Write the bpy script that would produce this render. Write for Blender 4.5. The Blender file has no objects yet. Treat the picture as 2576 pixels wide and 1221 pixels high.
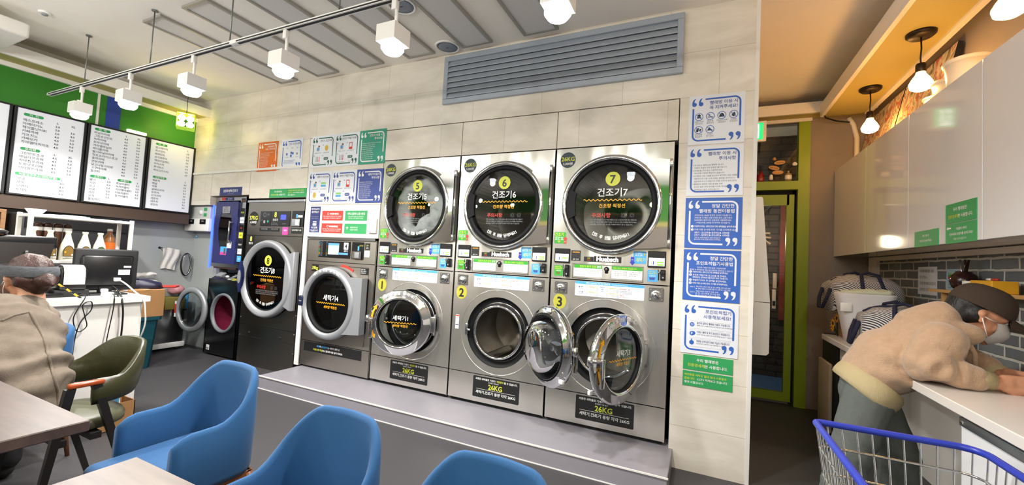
import bpy, bmesh, math, random
from mathutils import Matrix, Vector, noise
random.seed(7)
PI = math.pi
SC = bpy.context.scene
COL = SC.collection

# ------------------------------------------------------------------ camera
def set_camera():
    yaw, pitch, roll, fl = 0.4337004, 0.0461010, 0.0533401, 1036.708
    cy, sy, cp, sp, cr, sr = math.cos(yaw), math.sin(yaw), math.cos(pitch), math.sin(pitch), math.cos(roll), math.sin(roll)
    f = Vector((-sy*cp, cy*cp, sp)); r = Vector((cy, sy, 0)); u = r.cross(f)
    r2 = r*cr + u*sr; u2 = -r*sr + u*cr
    m = Matrix((r2, u2, -f)).transposed().to_4x4()
    m.translation = Vector((2.81031, -3.03956, 1.31552))
    c = bpy.data.cameras.new('camera'); c.sensor_width = 36; c.lens = 36*fl/2576
    c.clip_start = 0.05; c.clip_end = 60
    o = bpy.data.objects.new('camera', c); COL.objects.link(o); o.matrix_world = m
    SC.camera = o
set_camera()
SC.view_settings.view_transform = 'Standard'; SC.view_settings.look = 'None'
SC.view_settings.exposure = 0.0; SC.view_settings.gamma = 1.0; SC.view_settings.use_curve_mapping = False
SC.cycles.use_denoising = True
SC.cycles.max_bounces = 10; SC.cycles.transparent_max_bounces = 24; SC.cycles.glossy_bounces = 5; SC.cycles.diffuse_bounces = 5
SC.cycles.sample_clamp_indirect = 6.0; SC.cycles.caustics_reflective = False; SC.cycles.caustics_refractive = False

# ------------------------------------------------------------------ world and big lights
W = bpy.data.worlds.new('world'); SC.world = W; W.use_nodes = True
W.node_tree.nodes['Background'].inputs[0].default_value = (0.55, 0.6, 0.7, 1)
W.node_tree.nodes['Background'].inputs[1].default_value = 0.15

def fill_light(loc, power, col=(1, 0.97, 0.93), r=0.06):
    l = bpy.data.lights.new('fill_light', 'POINT'); l.energy = power; l.color = col; l.shadow_soft_size = r
    o = bpy.data.objects.new('fill_light', l); COL.objects.link(o); o.location = loc
# unseen fill lights added behind the camera to brighten ceiling and room
for x, y in ((-2.2, -4.4), (-.5, -4.6), (1.2, -4.8), (-1.2, -3.3), (2.9, -5.2)): fill_light((x, y, 2.45), 55)
fill_light((2.6, -4.4, 2.4), 22, (1, 0.66, 0.36), .08)  # warm one put in for orange streaks in the steel
fill_light((3.3, -3.6, 2.5), 40)

# ------------------------------------------------------------------ materials
def lin(c):
    if isinstance(c, str):
        c = c.lstrip('#'); c = [int(c[i:i+2], 16)/255 for i in (0, 2, 4)]
    return tuple((x/12.92 if x <= 0.04045 else ((x+0.055)/1.055)**2.4) for x in c)
MATS = {}
def mat(name, col=(0.5,)*3, rough=0.5, metal=0.0, noise_amt=0.0, nscale=8.0, bump=0.0, bscale=60.0, emit=None, estr=0.0, spec=0.5, coat=0.0, stretch=None, sheen=0.0):
    if name in MATS: return MATS[name]
    m = bpy.data.materials.new(name); m.use_nodes = True; MATS[name] = m
    nt = m.node_tree; p = nt.nodes['Principled BSDF']
    c = lin(col) + (1,)
    p.inputs['Base Color'].default_value = c; p.inputs['Roughness'].default_value = rough; p.inputs['Metallic'].default_value = metal
    p.inputs['Specular IOR Level'].default_value = spec; p.inputs['Coat Weight'].default_value = coat
    if sheen: p.inputs['Sheen Weight'].default_value = sheen
    if emit is not None:
        p.inputs['Emission Color'].default_value = lin(emit) + (1,); p.inputs['Emission Strength'].default_value = estr
    if noise_amt or bump:
        tc = nt.nodes.new('ShaderNodeTexCoord'); mp = nt.nodes.new('ShaderNodeMapping')
        nt.links.new(tc.outputs['Object'], mp.inputs['Vector'])
        if stretch: mp.inputs['Scale'].default_value = stretch
    if noise_amt:
        n = nt.nodes.new('ShaderNodeTexNoise'); n.inputs['Scale'].default_value = nscale; n.inputs['Detail'].default_value = 6
        nt.links.new(mp.outputs[0], n.inputs['Vector'])
        r = nt.nodes.new('ShaderNodeValToRGB'); a, b = r.color_ramp.elements
        a.position, b.position = 0.3, 0.7
        a.color = tuple(max(0, x*(1-noise_amt)) for x in c[:3]) + (1,); b.color = tuple(min(1, x*(1+noise_amt*0.6)) for x in c[:3]) + (1,)
        nt.links.new(n.outputs[0], r.inputs[0]); nt.links.new(r.outputs[0], p.inputs['Base Color'])
    if bump:
        n = nt.nodes.new('ShaderNodeTexNoise'); n.inputs['Scale'].default_value = bscale; n.inputs['Detail'].default_value = 3
        nt.links.new(mp.outputs[0], n.inputs['Vector'])
        b = nt.nodes.new('ShaderNodeBump'); b.inputs['Strength'].default_value = bump; b.inputs['Distance'].default_value = 0.01
        nt.links.new(n.outputs[0], b.inputs['Height']); nt.links.new(b.outputs[0], p.inputs['Normal'])
    return m

def glassy(name, tint, refl=1.0, rough=0.0):
    if name in MATS: return MATS[name]
    m = bpy.data.materials.new(name); m.use_nodes = True; MATS[name] = m
    nt = m.node_tree; nt.nodes.clear()
    out = nt.nodes.new('ShaderNodeOutputMaterial'); mx = nt.nodes.new('ShaderNodeMixShader')
    tr = nt.nodes.new('ShaderNodeBsdfTransparent'); gl = nt.nodes.new('ShaderNodeBsdfGlossy')
    fr = nt.nodes.new('ShaderNodeFresnel'); fr.inputs[0].default_value = 1.5
    mu = nt.nodes.new('ShaderNodeMath'); mu.operation = 'MULTIPLY'; mu.inputs[1].default_value = refl
    tr.inputs[0].default_value = lin(tint) + (1,); gl.inputs['Roughness'].default_value = rough
    nt.links.new(fr.outputs[0], mu.inputs[0]); nt.links.new(mu.outputs[0], mx.inputs[0])
    nt.links.new(tr.outputs[0], mx.inputs[1]); nt.links.new(gl.outputs[0], mx.inputs[2]); nt.links.new(mx.outputs[0], out.inputs[0])
    return m

def steel(name, col, rough, wav=0.06, grain=1.0):
    """brushed sheet steel, slightly wavy like rolled panels"""
    if name in MATS: return MATS[name]
    m = mat(name, col, rough, 1.0)
    nt = m.node_tree; p = nt.nodes['Principled BSDF']
    tc = nt.nodes.new('ShaderNodeTexCoord')
    mp = nt.nodes.new('ShaderNodeMapping'); mp.inputs['Scale'].default_value = (1.6, 1.6, 0.8)
    n = nt.nodes.new('ShaderNodeTexNoise'); n.inputs['Scale'].default_value = 1.5; n.inputs['Detail'].default_value = 1.5
    nt.links.new(tc.outputs['Object'], mp.inputs[0]); nt.links.new(mp.outputs[0], n.inputs['Vector'])
    b = nt.nodes.new('ShaderNodeBump'); b.inputs['Strength'].default_value = wav; b.inputs['Distance'].default_value = 0.3
    nt.links.new(n.outputs[0], b.inputs['Height']); nt.links.new(b.outputs[0], p.inputs['Normal'])
    m2 = nt.nodes.new('ShaderNodeMapping'); m2.inputs['Scale'].default_value = (260, 260, 2.0)
    n2 = nt.nodes.new('ShaderNodeTexNoise'); n2.inputs['Scale'].default_value = 1.0
    nt.links.new(tc.outputs['Object'], m2.inputs[0]); nt.links.new(m2.outputs[0], n2.inputs['Vector'])
    mr = nt.nodes.new('ShaderNodeMapRange'); mr.inputs['To Min'].default_value = rough*(1-.25*grain); mr.inputs['To Max'].default_value = rough*(1+.3*grain)
    nt.links.new(n2.outputs[0], mr.inputs['Value']); nt.links.new(mr.outputs[0], p.inputs['Roughness'])
    p.inputs['Anisotropic'].default_value = 0.8; p.inputs['Anisotropic Rotation'].default_value = 0.25
    tg = nt.nodes.new('ShaderNodeCombineXYZ'); tg.inputs[0].default_value = 1.0; nt.links.new(tg.outputs[0], p.inputs['Tangent'])
    return m

# ------------------------------------------------------------------ geometry builder
TXT = {}
def text_mesh(s, bold, res):
    bold = min(bold, 0.012) if any(ord(c) > 0x3000 for c in s) else bold
    k = (s, bold, res)
    if k not in TXT:
        cu = bpy.data.curves.new('lettering', 'FONT'); cu.body = s; cu.resolution_u = res; cu.offset = bold
        o = bpy.data.objects.new('lettering', cu); me = o.to_mesh()
        vs = [(v.co.x, v.co.y) for v in me.vertices]; fs = []
        for p in me.polygons:
            f = list(p.vertices)
            if p.normal.z < 0: f.reverse()
            fs.append(f)
        o.to_mesh_clear(); bpy.data.objects.remove(o); bpy.data.curves.remove(cu)
        x0 = min((v[0] for v in vs), default=0); x1 = max((v[0] for v in vs), default=0)
        TXT[k] = (vs, fs, x0, x1)
    return TXT[k]

class G:
    """collects shapes for ONE mesh; local axes: x right, z up, -y towards the viewer"""
    def __init__(s, T=None): s.v = []; s.f = []; s.m = []; s.sm = []; s.mats = []; s.T = T or Matrix(); s.st = []
    def push(s, M): s.st.append(s.T.copy()); s.T = s.T @ M
    def pop(s): s.T = s.st.pop()
    def mi(s, m):
        if m not in s.mats: s.mats.append(m)
        return s.mats.index(m)
    def add(s, vs, fs, m, smooth=False):
        b = len(s.v); T = s.T
        s.v += [tuple(T @ Vector(v)) for v in vs]; i = s.mi(m)
        for f in fs: s.f.append(tuple(b+k for k in f)); s.m.append(i); s.sm.append(smooth)
    def box(s, x0, x1, y0, y1, z0, z1, m, bev=0.0, seg=2):
        if bev <= 0:
            v = [(x, y, z) for x in (x0, x1) for y in (y0, y1) for z in (z0, z1)]
            s.add(v, [(0,1,3,2), (4,6,7,5), (0,4,5,1), (2,3,7,6), (0,2,6,4), (1,5,7,3)], m)
            return
        bm = bmesh.new(); bmesh.ops.create_cube(bm, size=1)
        for v in bm.verts: v.co = Vector(((x0+x1)/2+v.co.x*(x1-x0), (y0+y1)/2+v.co.y*(y1-y0), (z0+z1)/2+v.co.z*(z1-z0)))
        bmesh.ops.bevel(bm, geom=bm.edges[:]+bm.verts[:], offset=bev, segments=seg, profile=0.5, affect='EDGES')
        s.bm(bm, m, seg > 1)
    def bm(s, bm, m, smooth=False):
        bm.verts.index_update()
        s.add([v.co[:] for v in bm.verts], [[v.index for v in f.verts] for f in bm.faces], m, smooth); bm.free()
    def loft(s, rings, m, closed=True, cap0=True, cap1=True, smooth=True):
        n = len(rings[0]); vs = [p for r in rings for p in r]; fs = []
        for i in range(len(rings)-1):
            for j in range(n if closed else n-1):
                k = (j+1) % n; fs.append((i*n+j, i*n+k, (i+1)*n+k, (i+1)*n+j))
        if cap0: fs.append(tuple(range(n))[::-1])
        if cap1: fs.append(tuple((len(rings)-1)*n+j for j in range(n)))
        s.add(vs, fs, m, smooth)
    def cyl(s, p0, p1, r0, m, r1=None, n=20, cap=True, smooth=True):
        r1 = r0 if r1 is None else r1
        p0, p1 = Vector(p0), Vector(p1); d = (p1-p0).normalized()
        a = d.orthogonal().normalized(); b = d.cross(a)
        R = lambda p, r: [tuple(p+(a*math.cos(t)+b*math.sin(t))*r) for t in (2*PI*i/n for i in range(n))]
        s.loft([R(p0, r0), R(p1, r1)], m, True, cap, cap, smooth)
    def tube(s, pts, r, m, n=8, closed=False, smooth=True):
        P = [Vector(p) for p in pts]; N = len(P); rings = []; a = None
        for i in range(N):
            if closed: d = P[(i+1) % N]-P[i-1]
            else: d = P[min(i+1, N-1)]-P[max(i-1, 0)]
            d = d.normalized()
            a = (d.orthogonal() if a is None else a-d*a.dot(d)).normalized(); b = d.cross(a)
            rr = r[i] if isinstance(r, (list, tuple)) else r
            rings.append([tuple(P[i]+(a*math.cos(t)+b*math.sin(t))*rr) for t in (2*PI*k/n for k in range(n))])
        if closed: rings.append(rings[0])
        s.loft(rings, m, True, not closed, not closed, smooth)
    def lathe_y(s, cx, cz, prof, m, n=56, a0=0.0, a1=2*PI, smooth=True, close=False):
        """revolve (radius, y) about the y axis through (cx, cz)"""
        full = abs(a1-a0-2*PI) < 1e-6; rings = []
        for r, y in prof:
            rings.append([(cx+r*math.cos(a0+(a1-a0)*i/n), y, cz+r*math.sin(a0+(a1-a0)*i/n)) for i in range(n if full else n+1)])
        if close: rings.append(rings[0])
        s.loft(rings, m, full, False, False, smooth)
    def lathe_z(s, x, y, prof, m, n=28, smooth=True, cap0=True, cap1=True):
        s.loft([[(x+r*math.cos(2*PI*i/n), y+r*math.sin(2*PI*i/n), z) for i in range(n)] for r, z in prof], m, True, cap0, cap1, smooth)
    def poly(s, pts, y, m, flip=False):
        """flat polygon in the x-z plane facing -y (counter-clockwise as seen)"""
        s.add([(p[0], y, p[1]) for p in pts], [tuple(range(len(pts)))[::-1 if flip else 1]], m)
    def rect(s, x0, x1, z0, z1, y, m): s.poly([(x0, z0), (x1, z0), (x1, z1), (x0, z1)], y, m)
    def disc(s, cx, cz, r, y, m, n=36, rz=None): s.poly([(cx+r*math.cos(2*PI*i/n), cz+(rz or r)*math.sin(2*PI*i/n)) for i in range(n)], y, m)
    def ring(s, cx, cz, r0, r1, y, m, n=40, a0=0, a1=2*PI):
        s.lathe_y(cx, cz, [(r1, y), (r0, y)], m, n, a0, a1, False)
    def rrect_pts(s, x0, x1, z0, z1, r, n=5):
        out = []
        for cx, cz, a in ((x1-r, z0+r, -PI/2), (x1-r, z1-r, 0), (x0+r, z1-r, PI/2), (x0+r, z0+r, PI)):
            out += [(cx+r*math.cos(a+PI/2*i/n), cz+r*math.sin(a+PI/2*i/n)) for i in range(n+1)]
        return out
    def rrect(s, x0, x1, z0, z1, r, y, m): s.poly(s.rrect_pts(x0, x1, z0, z1, r), y, m)
    def slab(s, pts, y0, y1, m, smooth=False):
        """polygon (x,z) extruded from y0 (front) to y1"""
        n = len(pts); vs = [(p[0], y0, p[1]) for p in pts]+[(p[0], y1, p[1]) for p in pts]
        s.add(vs, [tuple(range(n)), tuple(range(2*n-1, n-1, -1))], m)
        s.add(vs, [(i, i+n, (i+1) % n+n, (i+1) % n) for i in range(n)], m, smooth)
    def slab_z(s, pts, z0, z1, m):
        n = len(pts); vs = [(p[0], p[1], z0) for p in pts]+[(p[0], p[1], z1) for p in pts]
        s.add(vs, [tuple(range(n))[::-1], tuple(range(n, 2*n))]+[(i, (i+1) % n, (i+1) % n+n, i+n) for i in range(n)], m)
    def stroke(s, pts, w, y, m):
        n = len(pts); L = []; R = []
        for i in range(n):
            a = pts[max(i-1, 0)]; b = pts[min(i+1, n-1)]; dx, dz = b[0]-a[0], b[1]-a[1]; l = math.hypot(dx, dz) or 1
            L.append((pts[i][0]-dz/l*w/2, y, pts[i][1]+dx/l*w/2)); R.append((pts[i][0]+dz/l*w/2, y, pts[i][1]-dx/l*w/2))
        s.add(L+R, [(i, n+i, n+i+1, i+1) for i in range(n-1)], m)
    def text(s, t, x, z, h, m, al='l', y=0.0, w=None, bold=0.0, res=2):
        if not t.strip(): return 0
        vs, fs, x0, x1 = text_mesh(t, bold, res); k = h; kx = h
        if w and (x1-x0)*kx > w: kx = w/(x1-x0)
        ox = {'l': -x0*kx, 'c': -(x0+x1)/2*kx, 'r': -x1*kx}[al]
        s.add([(x+ox+a*kx, y, z+b*k) for a, b in vs], fs, m)
        return (x1-x0)*kx
    def arctext(s, t, cx, cz, r, amid, h, m, y, step, bold=0.0, inside=False, res=2):
        """letters along an arc; inside=True reads along the bottom"""
        n = len(t)
        for i, ch in enumerate(t):
            if ch == ' ': continue
            a = amid + (i-(n-1)/2)*step*(1 if inside else -1)
            rot = a+PI/2 if inside else a-PI/2
            vs, fs, x0, x1 = text_mesh(ch, bold, res); c, sn = math.cos(rot), math.sin(rot)
            px, pz = cx+r*math.cos(a), cz+r*math.sin(a)
            s.add([(px+((u-(x0+x1)/2)*c-v*sn)*h, y, pz+((u-(x0+x1)/2)*sn+v*c)*h) for u, v in vs], fs, m)
    def plate_hole(s, x0, x1, z0, z1, cx, cz, r, y, m, n=48):
        """flat plate facing -y with a round hole"""
        def edge(a):
            c, sn = math.cos(a), math.sin(a); t = 1e9
            if c > 1e-9: t = min(t, (x1-cx)/c)
            if c < -1e-9: t = min(t, (x0-cx)/c)
            if sn > 1e-9: t = min(t, (z1-cz)/sn)
            if sn < -1e-9: t = min(t, (z0-cz)/sn)
            return (cx+c*t, cz+sn*t)
        A = sorted(set([2*PI*i/n for i in range(n)]+[math.atan2(z-cz, x-cx) % (2*PI) for x in (x0, x1) for z in (z0, z1)]))
        k = len(A); vs = [(cx+r*math.cos(a), y, cz+r*math.sin(a)) for a in A]+[(edge(a)[0], y, edge(a)[1]) for a in A]
        s.add(vs, [(i, k+i, k+(i+1) % k, (i+1) % k) for i in range(k)], m)
    def build(s, name, parent=None, loc=None):
        me = bpy.data.meshes.new(name); me.from_pydata(s.v, [], s.f)
        for m in s.mats: me.materials.append(m)
        me.polygons.foreach_set('material_index', s.m); me.polygons.foreach_set('use_smooth', s.sm)
        me.update()
        o = bpy.data.objects.new(name, me); COL.objects.link(o)
        if parent: o.parent = parent
        if loc: o.location = loc
        return o

def tag(o, label=None, cat=None, group=None, kind=None):
    if label: o['label'] = label
    if cat: o['category'] = cat
    if group: o['group'] = group
    if kind: o['kind'] = kind
    return o
def thing(name, label, cat, loc=(0, 0, 0), rz=0.0, group=None):
    o = bpy.data.objects.new(name, None); COL.objects.link(o); o.empty_display_size = 0.1
    o.location = loc; o.rotation_euler = (0, 0, rz)
    return tag(o, label, cat, group)
def struct(g, name): return tag(g.build(name), kind='structure')
def kids(o): return [c for c in list(COL.objects) if c.parent == o]
def dup(o, loc=None, rz=None, label=None, parent=None):
    c = o.copy(); COL.objects.link(c)
    if parent: c.parent = parent
    for k in kids(o): dup(k, parent=c)
    if loc is not None: c.location = loc
    if rz is not None: c.rotation_euler = (0, 0, rz)
    if label: c['label'] = label
    return c
def TR(x, y, z, rz=0.0): return Matrix.Translation((x, y, z)) @ Matrix.Rotation(rz, 4, 'Z')
# ------------------------------------------------------------------ common materials
M_white = mat('white_paint', '#e9e7e2', 0.45)
M_wplas = mat('white_plastic', '#eeeeec', 0.35)
M_black = mat('black_plastic', '#121214', 0.3)
M_blackm = mat('matt_black', '#17171a', 0.6)
M_rubber = mat('black_rubber', '#0c0d10', 0.42)
M_grey = mat('grey_plastic', '#8d9094', 0.4)
M_chrome = mat('chrome', '#d9dadb', 0.05, 1.0)
M_chrome2 = mat('satin_metal', '#b9bbbd', 0.22, 1.0)
M_steel = steel('brushed_steel', '#d2cfc8', 0.2, 0.09)
M_steel.node_tree.nodes['Principled BSDF'].inputs['Metallic'].default_value = 0.88
M_steel2 = steel('dark_steel', '#9c978f', 0.3, 0.02, 0.15)
M_steel3 = steel('tinted_steel', '#625f59', 0.28, 0.03)
M_gap = mat('dark_gap', '#0b0b0b', 0.8)
M_yel = mat('yellow_print', '#b0ad3a', 0.5)
M_lime = mat('lime_print', '#cdd443', 0.5)
M_gold = mat('amber_print', '#f0ae1c', 0.5)
M_redp = mat('red_print', '#c8382c', 0.5)
M_pinkp = mat('pink_print', '#e0479a', 0.5)
M_blk = mat('black_print', '#141414', 0.5)
M_ink = mat('grey_ink', '#4d4f52', 0.6)
M_wht = mat('white_print', '#f1f1f0', 0.5)
M_blue = mat('royal_blue_print', '#2f62bd', 0.5)
M_navy = mat('navy_print', '#26306c', 0.5)
M_navy2 = mat('soft_navy_print', '#3b4f9c', 0.5)
M_sky = mat('sky_blue_print', '#4aa5df', 0.5)
M_grn = mat('green_print', '#2fa05c', 0.5)
M_teal = mat('teal_print', '#2f9a80', 0.5)
M_dteal = mat('dark_teal_print', '#1d5e50', 0.5)
M_grass = mat('grass_green_print', '#34a02e', 0.5)
M_org = mat('orange_print', '#d9661a', 0.5)
M_board = mat('sign_board_white', '#e4e9f2', 0.35)

# ------------------------------------------------------------------ setting
def tile_mat(name='wall_tile', bw=0.64):
    m = mat(name, '#cdc5b6', 0.42)
    nt = m.node_tree; p = nt.nodes['Principled BSDF']; L = nt.links.new
    tc = nt.nodes.new('ShaderNodeTexCoord'); sp = nt.nodes.new('ShaderNodeSeparateXYZ'); cb = nt.nodes.new('ShaderNodeCombineXYZ')
    ad = nt.nodes.new('ShaderNodeMath'); ad.operation = 'ADD'; ad.inputs[1].default_value = 0.0395
    L(tc.outputs['Object'], sp.inputs[0]); L(sp.outputs[0], cb.inputs[0]); L(sp.outputs[2], ad.inputs[0]); L(ad.outputs[0], cb.inputs[1])
    br = nt.nodes.new('ShaderNodeTexBrick'); br.inputs['Scale'].default_value = 1.0; br.inputs['Brick Width'].default_value = bw
    br.inputs['Row Height'].default_value = 0.3195; br.inputs['Mortar Size'].default_value = 0.0012; br.inputs['Mortar Smooth'].default_value = 0.0
    br.inputs['Color1'].default_value = lin('#ece7dd')+(1,); br.inputs['Color2'].default_value = lin('#e5dfd4')+(1,); br.inputs['Mortar'].default_value = lin('#b5ab99')+(1,)
    L(cb.outputs[0], br.inputs['Vector'])
    mp = nt.nodes.new('ShaderNodeMapping'); mp.inputs['Scale'].default_value = (1.2, 1.2, 3.2); mp.inputs['Rotation'].default_value = (0, 0.35, 0)
    n = nt.nodes.new('ShaderNodeTexNoise'); n.inputs['Scale'].default_value = 1.6; n.inputs['Detail'].default_value = 9; n.inputs['Roughness'].default_value = 0.6
    n.inputs['Distortion'].default_value = 0.8
    L(tc.outputs['Object'], mp.inputs[0]); L(mp.outputs[0], n.inputs['Vector'])
    r = nt.nodes.new('ShaderNodeValToRGB'); r.color_ramp.elements[0].position = 0.33; r.color_ramp.elements[1].position = 0.66
    r.color_ramp.elements[0].color = (0.84, 0.82, 0.78, 1); r.color_ramp.elements[1].color = (1.04, 1.03, 1.02, 1)
    L(n.outputs[0], r.inputs[0])
    mx = nt.nodes.new('ShaderNodeMix'); mx.data_type = 'RGBA'; mx.blend_type = 'MULTIPLY'; mx.inputs[0].default_value = 1
    L(br.outputs[0], mx.inputs[6]); L(r.outputs[0], mx.inputs[7]); L(mx.outputs[2], p.inputs['Base Color'])
    return m
M_tile = tile_mat(); M_tile2 = tile_mat('pillar_tile', 60.0)
def brick_mat(name, c1, c2, mortar, w, h, ms, axis, off=0.0, bump=1.0):
    m = mat(name, c1, 0.8)
    nt = m.node_tree; p = nt.nodes['Principled BSDF']; L = nt.links.new
    tc = nt.nodes.new('ShaderNodeTexCoord'); sp = nt.nodes.new('ShaderNodeSeparateXYZ'); cb = nt.nodes.new('ShaderNodeCombineXYZ')
    L(tc.outputs['Object'], sp.inputs[0]); L(sp.outputs[axis], cb.inputs[0]); L(sp.outputs[2], cb.inputs[1])
    n = nt.nodes.new('ShaderNodeTexNoise'); n.inputs['Scale'].default_value = 14
    L(tc.outputs['Object'], n.inputs['Vector'])
    ms_ = nt.nodes.new('ShaderNodeVectorMath'); ms_.operation = 'SCALE'; ms_.inputs['Scale'].default_value = 0.012
    av = nt.nodes.new('ShaderNodeVectorMath'); L(n.outputs[1], ms_.inputs[0]); L(ms_.outputs[0], av.inputs[0]); L(cb.outputs[0], av.inputs[1])
    br = nt.nodes.new('ShaderNodeTexBrick'); br.inputs['Scale'].default_value = 1; br.inputs['Brick Width'].default_value = w; br.inputs['Row Height'].default_value = h
    br.inputs['Mortar Size'].default_value = ms; br.inputs['Mortar Smooth'].default_value = 0.3; br.inputs['Bias'].default_value = -0.2
    br.inputs['Color1'].default_value = lin(c1)+(1,); br.inputs['Color2'].default_value = lin(c2)+(1,); br.inputs['Mortar'].default_value = lin(mortar)+(1,)
    L(av.outputs[0], br.inputs['Vector']); L(br.outputs[0], p.inputs['Base Color'])
    b = nt.nodes.new('ShaderNodeBump'); b.invert = True; b.inputs['Strength'].default_value = bump; b.inputs['Distance'].default_value = 0.008
    L(br.outputs[1], b.inputs['Height']); L(b.outputs[0], p.inputs['Normal'])
    return m
M_brick = brick_mat('grey_brick', '#63696e', '#7b8184', '#c2c5c2', 0.235, 0.0675, 0.009, 1)
M_brick2 = brick_mat('dark_brick', '#4a3f38', '#5a4d44', '#2e2a27', 0.24, 0.085, 0.01, 0)
M_floor = mat('floor_vinyl', '#403f42', 0.5, noise_amt=0.12, nscale=140, bump=0.05, bscale=220)
M_ceil = mat('ceiling_paint', '#f5f2ec', 0.8, noise_amt=0.02, nscale=3)
M_green = mat('green_wall_paint', '#2f7d1f', 0.5, noise_amt=0.05, nscale=2)
M_limep = mat('lime_soffit_paint', '#b5aa66', 0.6)
M_greyw = mat('grey_plaster', '#8f8780', 0.75, noise_amt=0.06, nscale=5, bump=0.08, bscale=90)
M_slate = mat('polished_grey_stone', '#a9aeac', 0.3, noise_amt=0.1, nscale=2.2)
M_plat = mat('platform_vinyl', '#8e8b93', 0.42, noise_amt=0.05, nscale=5)
M_dframe = mat('lime_door_paint', '#86a012', 0.42)

g = G(); g.box(-4.4, 4.5, -6.6, 3.4, -0.1, 0.0, M_floor); struct(g, 'floor')
g = G(); g.box(-4.4, 4.5, -6.6, 3.4, 3.16, 3.26, M_ceil); struct(g, 'ceiling')

g = G(); g.box(-3.26, 3.11, 0, 0.14, 2.519, 3.16, M_tile); struct(g, 'wall_back')     # tiled machine wall
g = G(); g.box(2.64, 3.11, 0, 0.14, 0, 2.519, M_tile2); g.box(3.09, 3.113, -.003, 0.145, 0, 3.16, M_white); struct(g, 'wall_pillar')
for x0, x1 in ((-0.003, 0.866), (0.873, 1.742), (1.749, 2.633)):   # service panels above the machines
    g = G(); g.box(x0, x1, 0.0, 0.12, 2.222, 2.512, M_tile); struct(g, 'wall_panel')
g = G(); g.box(-0.98, -0.006, 0, 0.12, 1.80, 2.514, M_tile); struct(g, 'wall_panel')
g = G(); g.box(-1.04, -0.98, 0, 0.12, 0.121, 2.514, M_white); struct(g, 'trim_7')
g = G(); g.box(-3.26, -1.045, 0, 0.14, 2.235, 2.519, M_tile); struct(g, 'wall_bulkhead')
g = G(); g.box(-2.0, -1.045, 0, 0.12, 1.885, 2.205, M_tile); struct(g, 'wall_panel')
g = G(); g.box(-2.745, -2.005, 0, 0.12, 1.93, 2.205, M_tile); struct(g, 'wall_panel')
g = G(); g.box(-3.26, -2.75, 0, 0.12, 1.82, 2.205, M_tile); struct(g, 'wall_panel')
g = G(); g.box(-3.26, -1.04, -0.012, 0.1, 2.207, 2.233, M_white); struct(g, 'trim_8')
g = G(); g.box(-2.0, 3.02, 1.06, 1.12, 0.0, 3.16, M_gap); struct(g, 'wall_backing')    # unseen backing wall, coloured near-black so the gaps read as shade
g = G(); g.box(3.02, 3.112, 0.165, 2.05, 0, 3.16, M_tile); struct(g, 'wall_corridor')
g = G(); g.box(-4.3, -2.0, 0.95, 1.05, 0, 3.16, M_slate); g.box(-3.66, -2.75, 0.18, 0.28, 0, 3.16, M_slate); struct(g, 'wall_niche')

g = G()                                                  # left wall: green band above, stone panels below
g.box(-3.36, -3.2, -2.3, 0.0, 1.70, 2.95, M_green); g.box(-3.36, -3.2, -2.3, 0, 1.64, 1.70, M_greyw); g.box(-3.36, -3.2, -2.3, 0, 2.95, 3.16, M_white); g.box(-3.36, -3.2, -6.6, -2.3, 2.5, 3.16, M_green); g.box(-3.36, -3.2, -6.6, -2.3, 1.64, 2.5, M_greyw); g.box(-3.205, -3.19, -6.6, -2.3, 2.44, 2.5, M_limep)
for y in (-0.95, -2.35): g.box(-3.204, -3.19, y-0.01, y+0.01, 2.56, 2.95, M_white)
g.box(-3.204, -3.193, -0.88, -0.76, 2.5, 2.92, mat('deep_blue_paint', '#24409c', 0.5))
g.box(-3.46, -3.36, -6.6, 0.18, 0, 1.64, M_slate)
struct(g, 'wall_left')
g = G(); g.box(-3.359, -3.17, -6.6, -0.0, 1.57, 1.695, mat('brown_ledge', '#4a3a30', 0.6)); struct(g, 'trim_1')
g = G(); g.box(-3.358, -3.33, -6.6, 0.16, 0.0, 0.07, M_white); struct(g, 'baseboard_left')
g = G()                                                  # cove box along the left wall
g.box(-2.92, -2.89, -6.6, -0.0, 2.93, 3.03, M_white); g.box(-3.2, -2.92, -6.6, -0.0, 2.945, 2.96, M_limep); g.box(-3.2, -3.17, -6.6, -0.0, 2.90, 2.944, M_white)
struct(g, 'trim_2')
g = G(); g.box(-3.2, 4.4, -6.7, -6.6, 0, 3.16, M_greyw); g.box(-3.2, 4.4, -6.6, -6.58, 2.35, 3.16, M_green); g.box(-3.2, 4.4, -6.6, -6.57, 2.25, 2.35, M_limep); struct(g, 'wall_front')
g = G()                                                  # right wall: brick panel below, plaster above
g.box(4.3, 4.4, -6.6, 2.05, 0, 0.87, M_white); g.box(4.3, 4.4, -6.6, 2.05, 0.87, 1.56, M_brick); g.box(4.3, 4.4, -6.6, 2.05, 1.56, 3.16, M_greyw)
struct(g, 'wall_right')
g = G(); g.box(4.28, 4.3, -2.4, 2.0, 1.5, 1.535, M_white); g.box(4.27, 4.3, 1.84, 2.02, 0.87, 1.535, M_white); struct(g, 'trim_3')
g = G()                                                  # wall with the green door at the end of the corridor
g.box(3.79, 4.4, 2.05, 2.17, 0, 3.16, M_greyw); g.box(3.0, 3.79, 2.05, 2.17, 2.935, 3.16, M_greyw)
struct(g, 'wall_end')
g = G()                                                  # beams under the corridor ceiling
g.box(3.112, 4.28, 1.86, 1.89, 2.96, 3.07, M_white); g.box(3.112, 4.28, 1.89, 2.049, 2.965, 2.98, M_limep); g.box(3.112, 3.8, 2.02, 2.049, 2.93, 2.964, M_white)
struct(g, 'trim_4')
g = G(); g.box(3.83, 3.86, -6.6, 1.86, 2.905, 3.03, M_white); g.box(3.86, 4.18, -6.6, 1.86, 2.915, 2.93, M_limep); g.box(4.18, 4.22, -6.6, 1.86, 2.90, 2.945, M_white)
struct(g, 'trim_5')
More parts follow.
